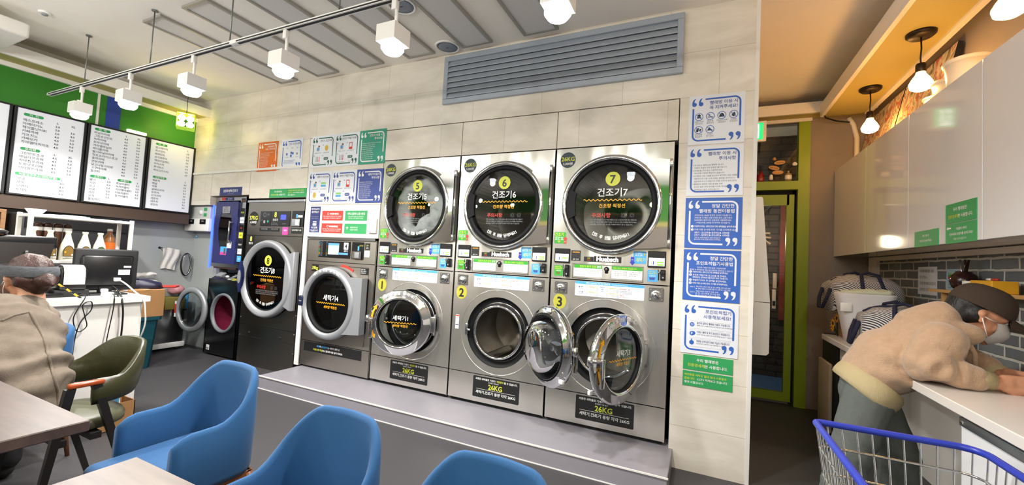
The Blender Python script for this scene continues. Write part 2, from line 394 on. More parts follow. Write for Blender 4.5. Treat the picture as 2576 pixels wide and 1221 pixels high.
g = G(); g.box(-0.945, 2.665, -0.435, 0.16, 0.0, 0.12, M_plat, 0.003, 1); g.box(-0.95, 2.67, -0.441, -0.434, 0.112, 0.1215, M_white)
g.box(-0.95, 2.67, -0.439, -0.434, 0.0, 0.006, M_white); struct(g, 'trim_6')

# green door, transom and the passage behind it
M_dglass = glassy('door_glass', '#dfe2e1', 1.0)
pl = bpy.data.lights.new('passage_fill', 'POINT'); pl.energy = 22; pl.color = (1, .8, .55); pl.shadow_soft_size = .06; po = bpy.data.objects.new('passage_fill', pl); COL.objects.link(po); po.location = (3.35, 2.75, 1.75)  # point light added to brighten the passage seen through the glass
d = tag(thing('door_1', None, None, (3.0, 2.06, 0)), kind='structure')
g = G(); F = M_dframe
g.box(0.69, 0.79, -0.03, 0.08, 0, 2.934, F); g.box(-0.0, 0.69, -0.03, 0.08, 2.22, 2.31, F); g.box(.655, .69, .046, .08, 0, 2.22, M_gap); g.box(0, .69, .046, .08, 2.16, 2.22, M_gap)  # dark stop strips added to block light leaking past the leaf
g.build('frame', d)
g = G(); g.box(0.0, 0.62, 0.0, 0.045, 2.06, 2.17, F); g.box(0.60, 0.665, 0.0, 0.045, 0.03, 2.17, F); g.box(0, 0.60, 0.0, 0.045, 0.03, 0.12, F)
g.build('leaf_frame', d)
g = G(); g.box(0, 0.69, 0.02, 0.028, 2.31, 2.934, M_dglass); g.box(0, 0.60, 0.02, 0.028, 0.12, 2.06, M_dglass); g.build('glass', d)
g = G()                                                  # lettering on the outside of the pane, read from behind
g.push(Matrix.Translation((0.5, 0.0185, 0)) @ Matrix.Diagonal((-1, 1, 1, 1)))
g.text('카페', 0.03, 1.63, 0.19, M_wht, 'l', bold=0.02, w=0.33)
for i, t in enumerate(('고객', '안전', '지킴', '고객', '행복', '아침', '청소')): g.text(t, 0.16, 1.42-i*0.062-(0.03 if i > 2 else 0)-(0.03 if i > 4 else 0), 0.06, M_wht, 'l', bold=0.02)
g.pop(); g.build('lettering', d)
g = G(); g.box(0.49, 0.525, -0.012, 0.0195, 1.18, 1.34, M_wplas, 0.004); g.box(0.485, 0.52, -0.02, 0.0195, 0.97, 1.17, M_wplas, 0.004); g.box(0.49, 0.515, -0.024, -0.019, 1.0, 1.05, M_black); g.build('door_lock', d)
g = G(); g.box(2.5, 4.5, 3.3, 3.4, 0, 3.16, M_brick2); struct(g, 'wall_passage')
g = G(); g.box(2.5, 4.0, 2.18, 3.3, 0.002, 0.012, mat('passage_floor_blue', '#5a86c4', 0.35)); struct(g, 'floor_passage')
g = G(); g.box(3.72, 3.98, 3.25, 3.28, 0.75, 2.25, mat('red_banner_cloth', '#9c4436', 0.7, noise_amt=0.5, nscale=3)); tag(g.build('banner'), 'red cloth banner hanging in the passage behind the green glass door', 'banner')

# ------------------------------------------------------------------ signs on the wall
def quote(g, cx, cz, s, y, m, nine=False):
    k = -1 if nine else 1
    for dx in (-0.31, 0.31):
        pts = []
        ox, oz = cx+dx*s*1.15, cz
        body = [(ox+0.25*s*math.cos(a), oz+k*(-0.18*s)+0.25*s*math.sin(a)) for a in (2*PI*i/20 for i in range(20))]
        g.poly(body, y, m)
        tail = [(-0.25, -0.2), (-0.235, 0.12), (-0.12, 0.38), (0.08, 0.52), (0.14, 0.47), (0.02, 0.3), (-0.03, 0.02), (-0.06, -0.1)]
        t = [(ox+k*a*s, oz+k*b*s) for a, b in tail]
        g.poly(t[::-1], y-0.0001, m)
def frame_marks(g, S, col, y, w=0.011):
    r = 0.035; a = 0.028; b = S-0.028
    arc = lambda cx, cz, a0, a1: [(cx+r*math.cos(a0+(a1-a0)*i/6), cz+r*math.sin(a0+(a1-a0)*i/6)) for i in range(7)]
    g.stroke([(S*0.30, b)]+arc(b-r, b-r, PI/2, 0)+[(b, S*0.33)], w, y, col)
    g.stroke([(a, S*0.74)]+arc(a+r, a+r, PI, 1.5*PI)+[(S*0.68, a)], w, y, col)
    quote(g, S*0.16, S*0.855, S*0.17, y, col); quote(g, S*0.83, S*0.145, S*0.17, y, col, True)
def para(g, lines, x, z, h, dz, m, y, w=None, al='l', bold=0.0):
    for i, t in enumerate(lines): g.text(t, x, z-i*dz, h, m, al, y, w, bold)
def washer_icon(g, x, z, s, y):
    g.rect(x-0.4*s, x+0.4*s, z-0.55*s, z+0.55*s, y, mat('icon_grey', '#b9c0c8', 0.5)); g.rect(x-0.4*s, x+0.4*s, z+0.28*s, z+0.55*s, y-0.0002, mat('icon_dark', '#5a3b44', 0.5))
    g.rect(x-0.4*s, x-0.02*s, z+0.28*s, z+0.55*s, y-0.0003, M_wht); g.disc(x, z-0.12*s, 0.27*s, y-0.0004, M_blue, 20); g.disc(x+0.05*s, z-0.12*s, 0.2*s, y-0.0006, M_sky, 20)
POST = 'square information posters on the tiled wall'
def poster(label, x, z, fill, col, titles, tcol, body, S=0.34, T=None, group=POST, al='r', th=0.028):
    """square poster with its top left corner at x, z"""
    t = thing('poster', label, 'poster', (x, -0.0005, z-S), 0, group)
    if T: t.matrix_world = T
    g = G(); g.box(0, S, -0.004, 0, 0, S, fill); g.build('panel', t)
    g = G(); y = -0.0045; frame_marks(g, S, col, y); g.build('border', t)
    g = G()
    for i, s in enumerate(titles): g.text(s, S*0.87 if al == 'r' else S*0.58, S*0.805-i*th*1.2, th, tcol, al, -0.0047, S*0.64, 0.025)
    body(g, -0.0047, S); g.build('print', t)
    return t
def lines_body(lines, col, h=0.0115, z0=0.60, dz=0.0195, x=0.14, w=0.75):
    def f(g, y, S):
        for i, s in enumerate(lines):
            if s.startswith('*'): g.disc(S*x-0.006, S*z0-i*dz+h*0.35, 0.0022, y, col, 8); s = s[1:]
            g.text(s, S*x, S*z0-i*dz, h, col, 'l', y, S*w)
    return f
def icons_body(g, y, S):
    names = (('오물기저귀', '세탁금지'), ('매장 내', '흡연금지'), ('가죽모피의류', '세탁금지'), ('화염물', '반입금지'), ('애완동물', '출입금지'), ('쓰레기', '투기금지'))
    for i, nm in enumerate(names):
        cx, cz = S*(0.19+0.205*(i % 4)), S*(0.565-0.265*(i//4)); r = S*0.078
        k = i
        if k == 0: g.disc(cx, cz+r*.3, r*.4, y, M_blk, 12); g.rect(cx-r*.5, cx+r*.5, cz-r*.35, cz-r*.05, y-.0001, M_blk)
        elif k == 1: g.rect(cx-r*.6, cx+r*.6, cz-r*.3, cz-r*.12, y, M_blk); g.stroke([(cx-r*.4, cz), (cx-r*.1, cz+r*.3), (cx-r*.3, cz+r*.55)], r*.14, y, M_ink)
        elif k == 2: g.poly([(cx-r*.65, cz-r*.4), (cx+r*.65, cz-r*.4), (cx+r*.4, cz+r*.35), (cx, cz+r*.6), (cx-r*.4, cz+r*.35)], y, M_blk)
        elif k == 3: g.poly([(cx, cz-r*.6), (cx+r*.42, cz-r*.3), (cx+r*.4, cz+r*.1), (cx+r*.1, cz+r*.65), (cx-r*.15, cz+r*.2), (cx-r*.4, cz+r*.1), (cx-r*.4, cz-r*.3)], y, M_blk)
        elif k == 4: g.poly([(cx-r*.6, cz-r*.5), (cx-r*.1, cz-r*.5), (cx+r*.1, cz+r*.3), (cx-r*.1, cz+r*.6), (cx-r*.5, cz+r*.3)], y, M_blk); g.disc(cx+r*.4, cz, r*.25, y, M_blk, 10)
        else: g.poly([(cx-r*.7, cz-r*.3), (cx+r*.7, cz-r*.3), (cx+r*.3, cz), (cx-r*.1, cz+r*.5)], y, M_blk)
        g.ring(cx, cz, r*0.86, r, y-0.0002, M_blue, 28); g.stroke([(cx-r*.62, cz+r*.62), (cx+r*.62, cz-r*.62)], r*.13, y-0.0003, M_blue)
        for q, s in enumerate(nm): g.text(s, cx, cz-r*1.42-q*0.0135, 0.0125, M_ink, 'c', y, S*0.2)
def step_body(kinds, col):
    def f(g, y, S):
        for i, k in enumerate(kinds):
            cx, cz = S*(0.30+0.36*(i % 2)), S*(0.60-0.33*(i//2)); g.ring(cx-S*.15, cz+S*.1, 0.004, 0.0065, y, col, 12)
            if k == 'w': washer_icon(g, cx, cz, 0.055, y)
            elif k == 'c': g.disc(cx, cz, 0.024, y, mat('icon_gold', '#d2b24a', 0.5), 20, 0.031)
            elif k == 'k': g.rect(cx-.022, cx+.022, cz-.036, cz+.036, y, M_redp); g.rect(cx-.015, cx+.015, cz-.012, cz+.028, y-.0002, M_board)
            elif k == 'b':
                g.rect(cx-.036, cx+.036, cz+.002, cz+.022, y, mat('icon_lime', '#8fcf78', 0.5)); g.rect(cx-.036, cx+.036, cz-.024, cz-.004, y, M_sky)
            elif k == 't':
                for q, c in enumerate((M_grey, M_grey, M_redp)): g.rect(cx-.024+q*.022, cx-.016+q*.022, cz-.018, cz+.025, y, c); g.disc(cx-.02+q*.022, cz-.022, .007, y-.0001, c, 10)
            elif k == 's': g.rrect(cx-.033, cx+.033, cz-.014, cz+.014, .013, y, col); g.text('START', cx, cz-.005, .016, M_wht, 'c', y-.0003)
            g.text({'w': '세탁물을 넣어주세요', 'c': '동전을 투입하세요', 'k': '포인트 기기를 선택', 'b': '코스를 선택하세요', 't': '온도를 선택하세요', 's': '시작버튼'}[k], cx, cz-S*.155, 0.0115, M_ink, 'c', y, S*.3)
    return f
def point_body(g, y, S):
    rows = (('동전이 없어도 빨래방 이용이 가능합니다.', '빨래방 이용 시 동전을 준비하는 번거로움 없이 간편하게 이용하세요.'), ('이벤트 혜택 및 추가 포인트가 적립됩니다.', '포인트 적립기를 이용하시면 다양한 혜택을 받으실 수 있습니다.'), ('복잡한 단계 없이 회원 가입이 가능합니다.', '전화번호만 입력하면 바로 이용하실 수 있습니다.'))
    for i, (a, b) in enumerate(rows):
        z = S*(0.565-0.175*i)
        g.stroke([(S*.1+.02, z+.024), (S*.88, z+.024)], .0008, y, M_grey); g.stroke([(S*.1+.02, z-.026), (S*.88, z-.026)], .0008, y, M_grey)
        g.disc(S*.2, z, .0145, y, M_blue, 20)
        if i == 0: g.disc(S*.2-.005, z+.004, .0028, y-.0003, M_board, 8); g.disc(S*.2+.005, z+.004, .0028, y-.0003, M_board, 8); g.rect(S*.2-.008, S*.2+.008, z-.006, z-.003, y-.0003, M_board)
        if i == 1: g.disc(S*.2+.009, z+.003, .0125, y-.0001, M_blue, 20); g.text('P', S*.2, z-.007, .02, M_board, 'c', y-.0003, bold=.03)
        if i == 2: g.rect(S*.2-.004, S*.2+.002, z, z+.024, y-.0001, M_blue)
        g.text(a, S*.285, z+.006, .0155, M_navy, 'l', y, S*.58, .015); g.text(b, S*.285, z-.008, .009, M_ink, 'l', y, S*.62)
B3 = ['세탁장비는 500원 동전만 인식이 가능합니다.', '지폐사용 시 매장 내에 비치된 동전 교환기에서', '500원짜리 동전으로 교환하여 이용해주세요.', '(10원,50원,100원,외국주화 인식불가)']
def coin_body(g, y, S):
    para(g, B3, S*.5, S*.635, .0135, .0165, M_wht, y, S*.66, 'c')
    for i, (n, s) in enumerate((('1', '이용하시려는 세탁/건조기에 세탁물을 넣어주세요.'), ('2', '아래 이용 순서에 따라 기기를 조작해주세요.'))):
        z = S*(.415-.065*i); g.disc(S*.135, z+.005, .0085, y, M_wht, 16); g.text(n, S*.135, z, .013, M_blue, 'c', y-.0002, bold=.02); g.text(s, S*.175, z, .0145, M_wht, 'l', y, S*.74, .012 if i == 0 else 0)
    para(g, ['세탁기 - 코스선택 ▶ 동전투입 ▶ 시작버튼', '건조기 - 동전투입 ▶ 온도선택 ▶ 시작버튼'], S*.175, S*.29, .0145, .0165, M_wht, y, S*.62, bold=.012)
    para(g, ['*건조기는 4분에 500원으로 동전이 충전됩니다.', '필요에 따라 추가로 동전을 투입하고 조작하세요.'], S*.175, S*.195, .0115, .0125, M_wht, y, S*.47)
def kiosk_body(g, y, S):
    para(g, ['포인트 적립기에 회원 가입하시면', '빨래방 내 세탁장비와 적립기를 간편하게 사용하실 수 있습니다.'], S*.5, S*.635, .0125, .0155, M_wht, y, S*.76, 'c')
    for n, s, z in (('1', '이용하시려는 세탁/건조기에 세탁물을 넣어주세요.', .545), ('2', '포인트 적립기에 로그인을 해 주세요.', .485), ('', '전화번호만 입력하면 회원가입이 바로 가능합니다.', .44), ('3', '적립하기 터치 후 금액을 충전하세요.', .385), ('4', '아래 이용 순서에 따라 기기를 조작해주세요.', .325)):
        if n: g.disc(S*.135, S*z+.005, .0085, y, M_wht, 16); g.text(n, S*.135, S*z, .013, M_blue, 'c', y-.0002, bold=.02)
        g.text(s, S*.175, S*z, .0135, M_wht, 'l', y, S*.62, .01)
    g.text('세탁기', S*.13, S*.25, .0115, M_wht, 'l', y); g.text('건조기', S*.13, S*.15, .0115, M_wht, 'l', y)
    para(g, ['적립기에서 세탁기 번호 및 코스 선택 ▶ 세탁 요금 결제', '▶ 세탁기에서 코스를 한번 더 선택 후 시작 버튼'], S*.24, S*.26, .0115, .0135, M_wht, y, S*.6)
    para(g, ['적립기에서 건조기 번호 선택', '▶ 건조 시간 선택 ▶ 건조 요금 결제', '▶ 건조기에서 온도 선택 후 시작 버튼'], S*.24, S*.17, .0115, .0135, M_wht, y, S*.42)
RULES = ['*본 업소는 셀프(Self) 빨래방 입니다.', '이용자 과실로 인한 분쟁은 불가합니다.', '*안내문을 먼저 읽고 이용해주세요.', '부주의한 이용에 책임지지 않습니다.', '*본 매장은 공공 시설물 업소로써 개인적인 사설 사용을', '제한하고자 이용 고객 외에는 출입을 금지하오니', '협조하여 주시기 바랍니다.(이용 고객 외 휴게 금지)', '*빨래방의 쾌적한 이용 환경을 위해', '간단한 음료 외에 알코올/식사류 취식을', '금지하오니 협조 부탁드립니다.']
poster('white poster with six prohibition icons, topmost of the column right of the dryers', 2.698, 2.518, M_board, M_blue, ['빨래방 이용 시', '꼭 지켜주세요!'], M_navy2, icons_body)
poster('white poster of small grey bulleted text, second from top of the right column', 2.697, 2.167, M_board, M_blue, ['빨래방 이용 시', '주의사항'], M_navy2, lines_body(RULES, M_ink, .0125, .60, .0185))
poster('blue poster with two numbered steps, upper of the two blue ones', 2.697, 1.813, M_blue, M_board, ['정말 간단한', '빨래방 동전이용법'], M_wht, coin_body)
poster('blue poster with four numbered steps, lower of the two blue ones', 2.696, 1.462, M_blue, M_board, ['정말 간단한', '포인트적립기사용법'], M_wht, kiosk_body)
poster('white poster with three round blue icons below the blue posters', 2.694, 1.109, M_board, M_blue, ['포인트적립기', '사용해보세요!'], M_navy2, point_body)
def temp_body(g, y, S):
    for i, s in enumerate(('저온', '중온', '고온')):
        cx = S*(.28+.24*i); g.text(s, cx, S*.68, .016, M_ink, 'c', y)
        for dx, dz in ((0, 0),) if i != 1 else ((-.012, .014), (-.014, -.018), (.016, .006)): g.poly([(cx+dx-.012, S*.5+dz-.012), (cx+dx+.012, S*.5+dz-.012), (cx+dx+.014, S*.5+dz+.012), (cx+dx-.014, S*.5+dz+.012)], y, M_blue if i < 2 else M_grey)
        g.text('기능성 의류', cx, S*.385, .0105, M_ink, 'c', y, S*.2)
    para(g, ['의류 라벨의 건조 온도를 확인하여 선택하세요.', '섬유에 맞는 온도를 선택해 주세요.', '고온 건조 시 옷감이 줄어들 수 있습니다.'], S*.14, S*.28, .0115, .0155, M_navy2, y, S*.55)
LONG = ['세탁물을 넣기 전에 주머니를 반드시 확인하세요', '분실물 발생 시 책임지지 않습니다', '세탁이 완료되면 바로 꺼내 주세요', '동물 용품 세탁을 금지합니다', '기기 고장 시 연락 바랍니다', '신발에 묻은 흙을 털어 주세요', '가죽 신발은 세탁할 수 없습니다', '건조기는 문을 꼭 닫아 주세요', '이용 후 주변을 정리해 주세요', '기기에 올라가지 마세요', '감사합니다']
poster('orange poster of white text, leftmost on the tiled wall above the shoe dryer', -1.897, 2.533, M_org, M_wht, ['운동화세탁기', '이용 시 주의사항'], M_wht, lines_body(LONG, M_wht, .012, .615, .0175, .12, .68), group=POST, th=.024)
poster('white poster with blue frame and garment icons, between orange one and dryer signs', -1.493, 2.537, M_board, M_blue, ['건조 시 온도선택'], M_navy2, temp_body, th=.0255)
poster('white poster with dark green frame and gold coin, left of the upper trio', -1.012, 2.535, M_board, M_dteal, ['건조기 코인이용'], M_ink, step_body('wcts', M_dteal), th=.0255)
poster('white poster with dark green frame and red kiosk, middle of the upper trio', -0.672, 2.536, M_board, M_dteal, ['건조기 적립기이용'], M_ink, step_body('wkts', M_dteal), th=.0255)
poster('solid teal green poster of white text, right of the upper trio', -0.333, 2.538, M_teal, M_wht, ['건조기 이용 시', '주의사항'], M_wht, lines_body(['*'+s for s in LONG[:10]], M_wht, .012, .60, .0195, .12, .75))
poster('white poster with navy frame and gold coin, left of the lower trio', -1.02, 2.150, M_board, M_navy2, ['세탁기 코인이용'], M_ink, step_body('wbcs', M_navy2), th=.0255)
poster('white poster with navy frame and red kiosk, middle of the lower trio', -0.675, 2.150, M_board, M_navy2, ['세탁기 적립기이용'], M_ink, step_body('wkbs', M_navy2), th=.0255)
poster('solid soft navy poster of white text, right of the lower trio', -0.332, 2.148, M_navy2, M_wht, ['세탁기이용시', '주의사항'], M_wht, lines_body(['*'+s for s in LONG[1:10]], M_wht, .012, .60, .0195, .12, .72), S=0.335)

def sign(name, label, cat, x0, x1, z0, z1, fill, items, y=0.0, T=None, group=None, th=0.004):
    """flat sign; items = (text, x fraction, z fraction, size, colour, align, bold)"""
    t = thing(name, label, cat, (x0, y-0.0005, z0), 0, group)
    if T: t.matrix_world = T
    w, h = x1-x0, z1-z0
    g = G(); g.box(0, w, -th, 0, 0, h, fill); g.build('panel', t)
    g = G(); y = -th-0.0005
    for it in items:
        if callable(it): it(g, y, w, h); continue
        s, fx, fz, sz, c, al, b = it; g.text(s, fx*w, fz*h, sz, c, al, y, w*0.95, b)
    if g.v: g.build('print', t)
    return t
def two_tone(a, ca, b, cb, sz, zf, bold=.02):
    def f(g, y, w, h):
        k = sum(text_mesh(s, bold, 2)[3]-text_mesh(s, bold, 2)[2] for s in (a, b))*sz+.02*sz; x = (w-k)/2
        x += g.text(a, x, zf*h, sz, ca, 'l', y, None, bold)+.02*sz; g.text(b, x, zf*h, sz, cb, 'l', y, None, bold)
    return f
GS = 'small green notice signs'
ECO = [('우리 빨래방은', .5, .60, .0228, M_wht, 'c', .03), two_tone('친환경세제', M_lime, '만 사용합니다.', M_wht, .0228, .24, .03)]
def pet(sz, x=.04):
    def f(g, y, w, h):
        g.text('애견용품 세탁은 절대 절대 사용할수', x*w, .70*h, sz, M_lime, 'l', y, w*.92, .02)
        k = g.text('없습니다. ', x*w, .45*h, sz, M_lime, 'l', y, w*.3, .02); g.text('CCTV 지켜보고 있습니다.', x*w+k+.012, .45*h, sz, M_wht, 'l', y, w*.9-k-.012, .02)
        g.text('절대 사절입니다.', x*w, .20*h, sz, M_wht, 'l', y, None, .02)
    return f
sign('notice_sign', 'green sign with two large text lines directly below the right poster column', 'sign', 2.714, 3.009, 0.662, 0.759, M_grn, ECO, group=GS)
sign('notice_sign', 'green sign with three text lines, lowest on the pillar right of the dryers', 'sign', 2.714, 3.009, 0.555, 0.652, M_grn, [pet(.0168)], group=GS)
sign('notice_sign', 'green sign above the silver-door dryer, left of the joined pair', 'sign', -1.640, -1.343, 1.887, 1.984, M_grn, ECO, group=GS)
sign('notice_sign', 'green sign above the silver-door dryer, right of the joined pair', 'sign', -1.340, -1.042, 1.887, 1.984, M_grn, [pet(.0168)], group=GS)
sign('notice_sign', 'small navy sign above the tall blue-door shoe dryer', 'sign', -2.56, -2.14, 1.928, 2.026, M_navy, [('운동화세탁/건조기', .5, .42, .037, M_wht, 'c', .02), ('LAUNDRY SHOE', .5, .14, .016, M_grey, 'c', 0)], group=GS, y=-0.001)

# coin and card panel above washer 4
t = thing('payment_panel', 'white coin and card panel with navy, red and green labels above the grey washer', 'panel', (-0.98, 0, 1.465))
g = G(); g.box(0, .972, -.006, .02, 0, .332, M_white, .003, 1); g.build('panel', t)
g = G(); y = -.0075; g.box(.03, .175, y, -.006, .045, .315, M_navy); para(g, ['에어컨&히터', '동전투입기'], .1, .28, .0235, .03, M_wht, y-.0005, .13, 'c', .02); para(g, ['Air Conditioner', 'Heater System'], .1, .205, .016, .018, M_grey, y-.0005, .12, 'c')
g.rrect(.075, .13, .115, .16, .006, y-.0003, M_wht); g.rect(.075, .13, .14, .15, y-.0006, M_navy); para(g, ['카드결제', '가능합니다'], .1, .085, .025, .03, M_wht, y-.0005, .13, 'c', .02); g.build('navy_label', t)
for x0, z0, m in ((.205, .171, M_redp), (.527, .171, M_grn), (.207, .041, M_redp), (.527, .041, M_grn)):
    g = G(); g.box(x0, x0+.292, y, -.006, z0, z0+.1, m); 
    if m is M_redp: g.ring(x0+.085, z0+.07, .009, .012, y-.0005, M_wht, 16); g.text('WARNING', x0+.105, z0+.06, .026, M_wht, 'l', y-.0005, None, .03); para(g, ['세탁이 끝나면 바로 꺼내 주시고 미수거 세탁물은', '따로 보관하니 꼭 확인하시기 바랍니다.'], x0+.146, z0+.036, .015, .019, M_wht, y-.0005, .26, 'c')
    elif z0 > .1: g.text('세탁요금결제시스템 사용법', x0+.146, z0+.06, .026, M_wht, 'c', y-.0005, .23, .03); para(g, ['원하는 세탁기 번호를 누르고 금액 선택 후', '동전 또는 카드로 결제하여 주세요.'], x0+.146, z0+.036, .014, .018, M_wht, y-.0005, .2, 'c')
    else:
        for r in (.008, .016, .024): g.ring(x0+.04, z0+.042, r-.004, r, y-.0005, M_wht, 10, PI*.25, PI*.75)
        g.disc(x0+.04, z0+.04, .003, y-.0005, M_wht, 10); para(g, ['무료와이파이존', '비밀번호 직원에게'], x0+.08, z0+.055, .019, .024, M_wht, y-.0005, .1)
    g.build('label_plate', t)
g = G(); g.box(.855, .96, -.03, -.006, .05, .19, M_wplas, .006); g.build('cover_box', t)
# ------------------------------------------------------------------ laundry machines
M_glassd = glassy('tinted_dryer_glass', '#dde0e1', 1.2)
M_glassc = glassy('clear_door_glass', '#d6dbdc', 1.3)
M_sealm = mat('black_door_seal', '#08090b', 0.6, spec=0.25)
M_screen = mat('lit_screen', '#dfeef2', 0.3, emit='#e6f3f5', estr=0.75)
M_screenb = mat('lit_blue_screen', '#5a8fd0', 0.3, emit='#4d86cf', estr=0.8)
M_silver = mat('silver_grey_paint', '#9b9ea3', 0.38, 0.35)
def perf_mat():
    m = mat('perforated_drum', '#8f8f8d', 0.3, 0.9)
    nt = m.node_tree; p = nt.nodes['Principled BSDF']; L = nt.links.new
    tc = nt.nodes.new('ShaderNodeTexCoord')
    v = nt.nodes.new('ShaderNodeTexVoronoi'); v.inputs['Scale'].default_value = 75; v.inputs['Randomness'].default_value = 0.15
    L(tc.outputs['Object'], v.inputs['Vector'])
    r = nt.nodes.new('ShaderNodeValToRGB'); r.color_ramp.elements[0].position = 0.36; r.color_ramp.elements[1].position = 0.42
    r.color_ramp.elements[0].color = (0.01, 0.01, 0.01, 1); r.color_ramp.elements[1].color = lin('#a7a7a4')+(1,)
    L(v.outputs['Distance'], r.inputs[0]); L(r.outputs[0], p.inputs['Base Color'])
    return m
M_perf = perf_mat()

def wave(g, cx, cz, w, amp, n, y, m, wd):
    g.stroke([(cx-w/2+w*i/(n*8), cz+amp*math.sin(2*PI*i/8)) for i in range(n*8+1)], wd, y, m)

def dryer_print(g, cx, cz, k, num, y, s=1.0):
    """white, amber and red lettering on a dryer window"""
    g.disc(cx, cz+.183*s, .053*s, y, M_lime, 36); g.text(str(num), cx, cz+.152*s, .085*s, M_blk, 'c', y-.0004, None, .02, 3)
    g.text('건조기%d' % num, cx, cz+.060*s, .068*s, M_wht, 'c', y, None, .025, 3)
    wave(g, cx, cz+.028*s, .42*s, .006*s, 13, y, M_gold, .005*s)
    g.text('건조량 적정선', cx, cz-.026*s, .0335*s, M_gold, 'c', y, None, .03, 2)
    g.text('주의사항', cx-.075*s, cz-.098*s, .038*s, M_redp, 'c', y, None, .025, 2)
    for dx in (.085, .145):
        g.ring(cx+dx*s, cz-.083*s, .008*s, .0105*s, y, M_ink, 14); g.stroke([(cx+(dx-.014)*s, cz-.098*s), (cx+(dx+.014)*s, cz-.098*s), (cx+(dx+.014)*s, cz-.068*s), (cx+(dx-.014)*s, cz-.068*s), (cx+(dx-.014)*s, cz-.098*s)], .002, y, M_ink)
    para(g, ['• 건조 시 문 양옆을 꼭 닫고 작동 버튼을 누를 수 있으며 최종 확인 바랍니다.', '• 세탁 후 소재에 따라 변형이 있을 수 있으니 건조 라벨을 확인하세요.', '• 세탁물을 적당량 이상 넣으면 기계에 무리가 갈 수 있습니다.'], cx-.16*s, cz-.122*s, .0125*s, .017*s, M_grey, y, .34*s)
    g.arctext('건조 후 문을 닫아주세요!', cx, cz, .262*s, -PI/2, .031*s, M_wht, y, .080, .03, True, 2)

def drum(name, parent, cx, cz, r, depth, m, mback, mouth):
    g = G(); g.lathe_y(cx, cz, [(mouth, 0.012), (r, 0.05), (r, depth)], m, 48); g.lathe_y(cx, cz, [(r, depth), (r*.55, depth+.03), (r*.18, depth+.03), (r*.1, depth-.02), (0.001, depth-.02)], mback, 48)
    o = g.build(name, parent)
    for i in range(3):
        a = 2*PI*i/3+.5; g = G(); c, s_ = math.cos(a), math.sin(a)
        g.box(-.03, .03, .06, depth-.02, -r*.99, -r*.84, mback, .012); g2 = G()
        M = Matrix.Translation((cx, 0, cz)) @ Matrix.Rotation(a, 4, 'Y')
        g.v = [tuple(M @ Vector(v)) for v in g.v]; g.build('drum_rib', o)
    return o

def dryer_door(parent, num, laundry=False):
    cx, cz = .437, 1.652
    d = G(); d.lathe_y(cx, cz, [(.368, -.004), (.368, -.03), (.36, -.048), (.345, -.054), (.331, -.05), (.327, -.036)], M_chrome, 80)
    # flat hinge leaf running off the ring to the right
    pts = []
    a0, a1 = math.radians(46), math.radians(-62)
    pts = [(cx+.362*math.cos(a0+(a1-a0)*i/16), cz+.362*math.sin(a0+(a1-a0)*i/16)) for i in range(17)]
    d.slab([(.838, 1.357), (.838, 1.956)][::-1] and (pts[::-1]+[(.76, 1.972), (.838, 1.956), (.838, 1.352), (.74, 1.338)]), -.046, -.006, M_chrome)
    door = d.build('dryer_door', parent)
    g = G(); g.cyl((.848, -.03, 1.345), (.848, -.03, 1.965), .0095, M_chrome, n=16); g.box(.838, .858, -.045, -.02, 1.345, 1.40, M_chrome, .003); g.box(.838, .858, -.045, -.02, 1.91, 1.965, M_chrome, .003); g.build('hinge', door)
    g = G(); g.lathe_y(cx, cz, [(.327, -.034), (.318, -.044), (.296, -.040), (.289, -.028), (.289, .02)], M_sealm, 72); g.build('door_seal', door)
    g = G(); g.lathe_y(cx, cz, [(.29, -.030), (.2, -.036), (.1, -.039), (.0005, -.040)], M_glassd, 56); g.build('door_glass', door)
    g = G(); th = [PI-.36+.72*i/14 for i in range(15)]
    g.slab([(cx+.325*math.cos(a), cz+.325*math.sin(a)) for a in th]+[(cx+.24*math.cos(PI-.28+.56*i/8)-.02, cz+.30*math.sin(PI-.28+.56*i/8)) for i in range(9)][::-1], -.05, -.03, M_sealm); g.build('door_grip', door)
    g = G(); dryer_print(g, cx+.015, cz, 1, num, -.0445); g.build('lettering', door)
    return door

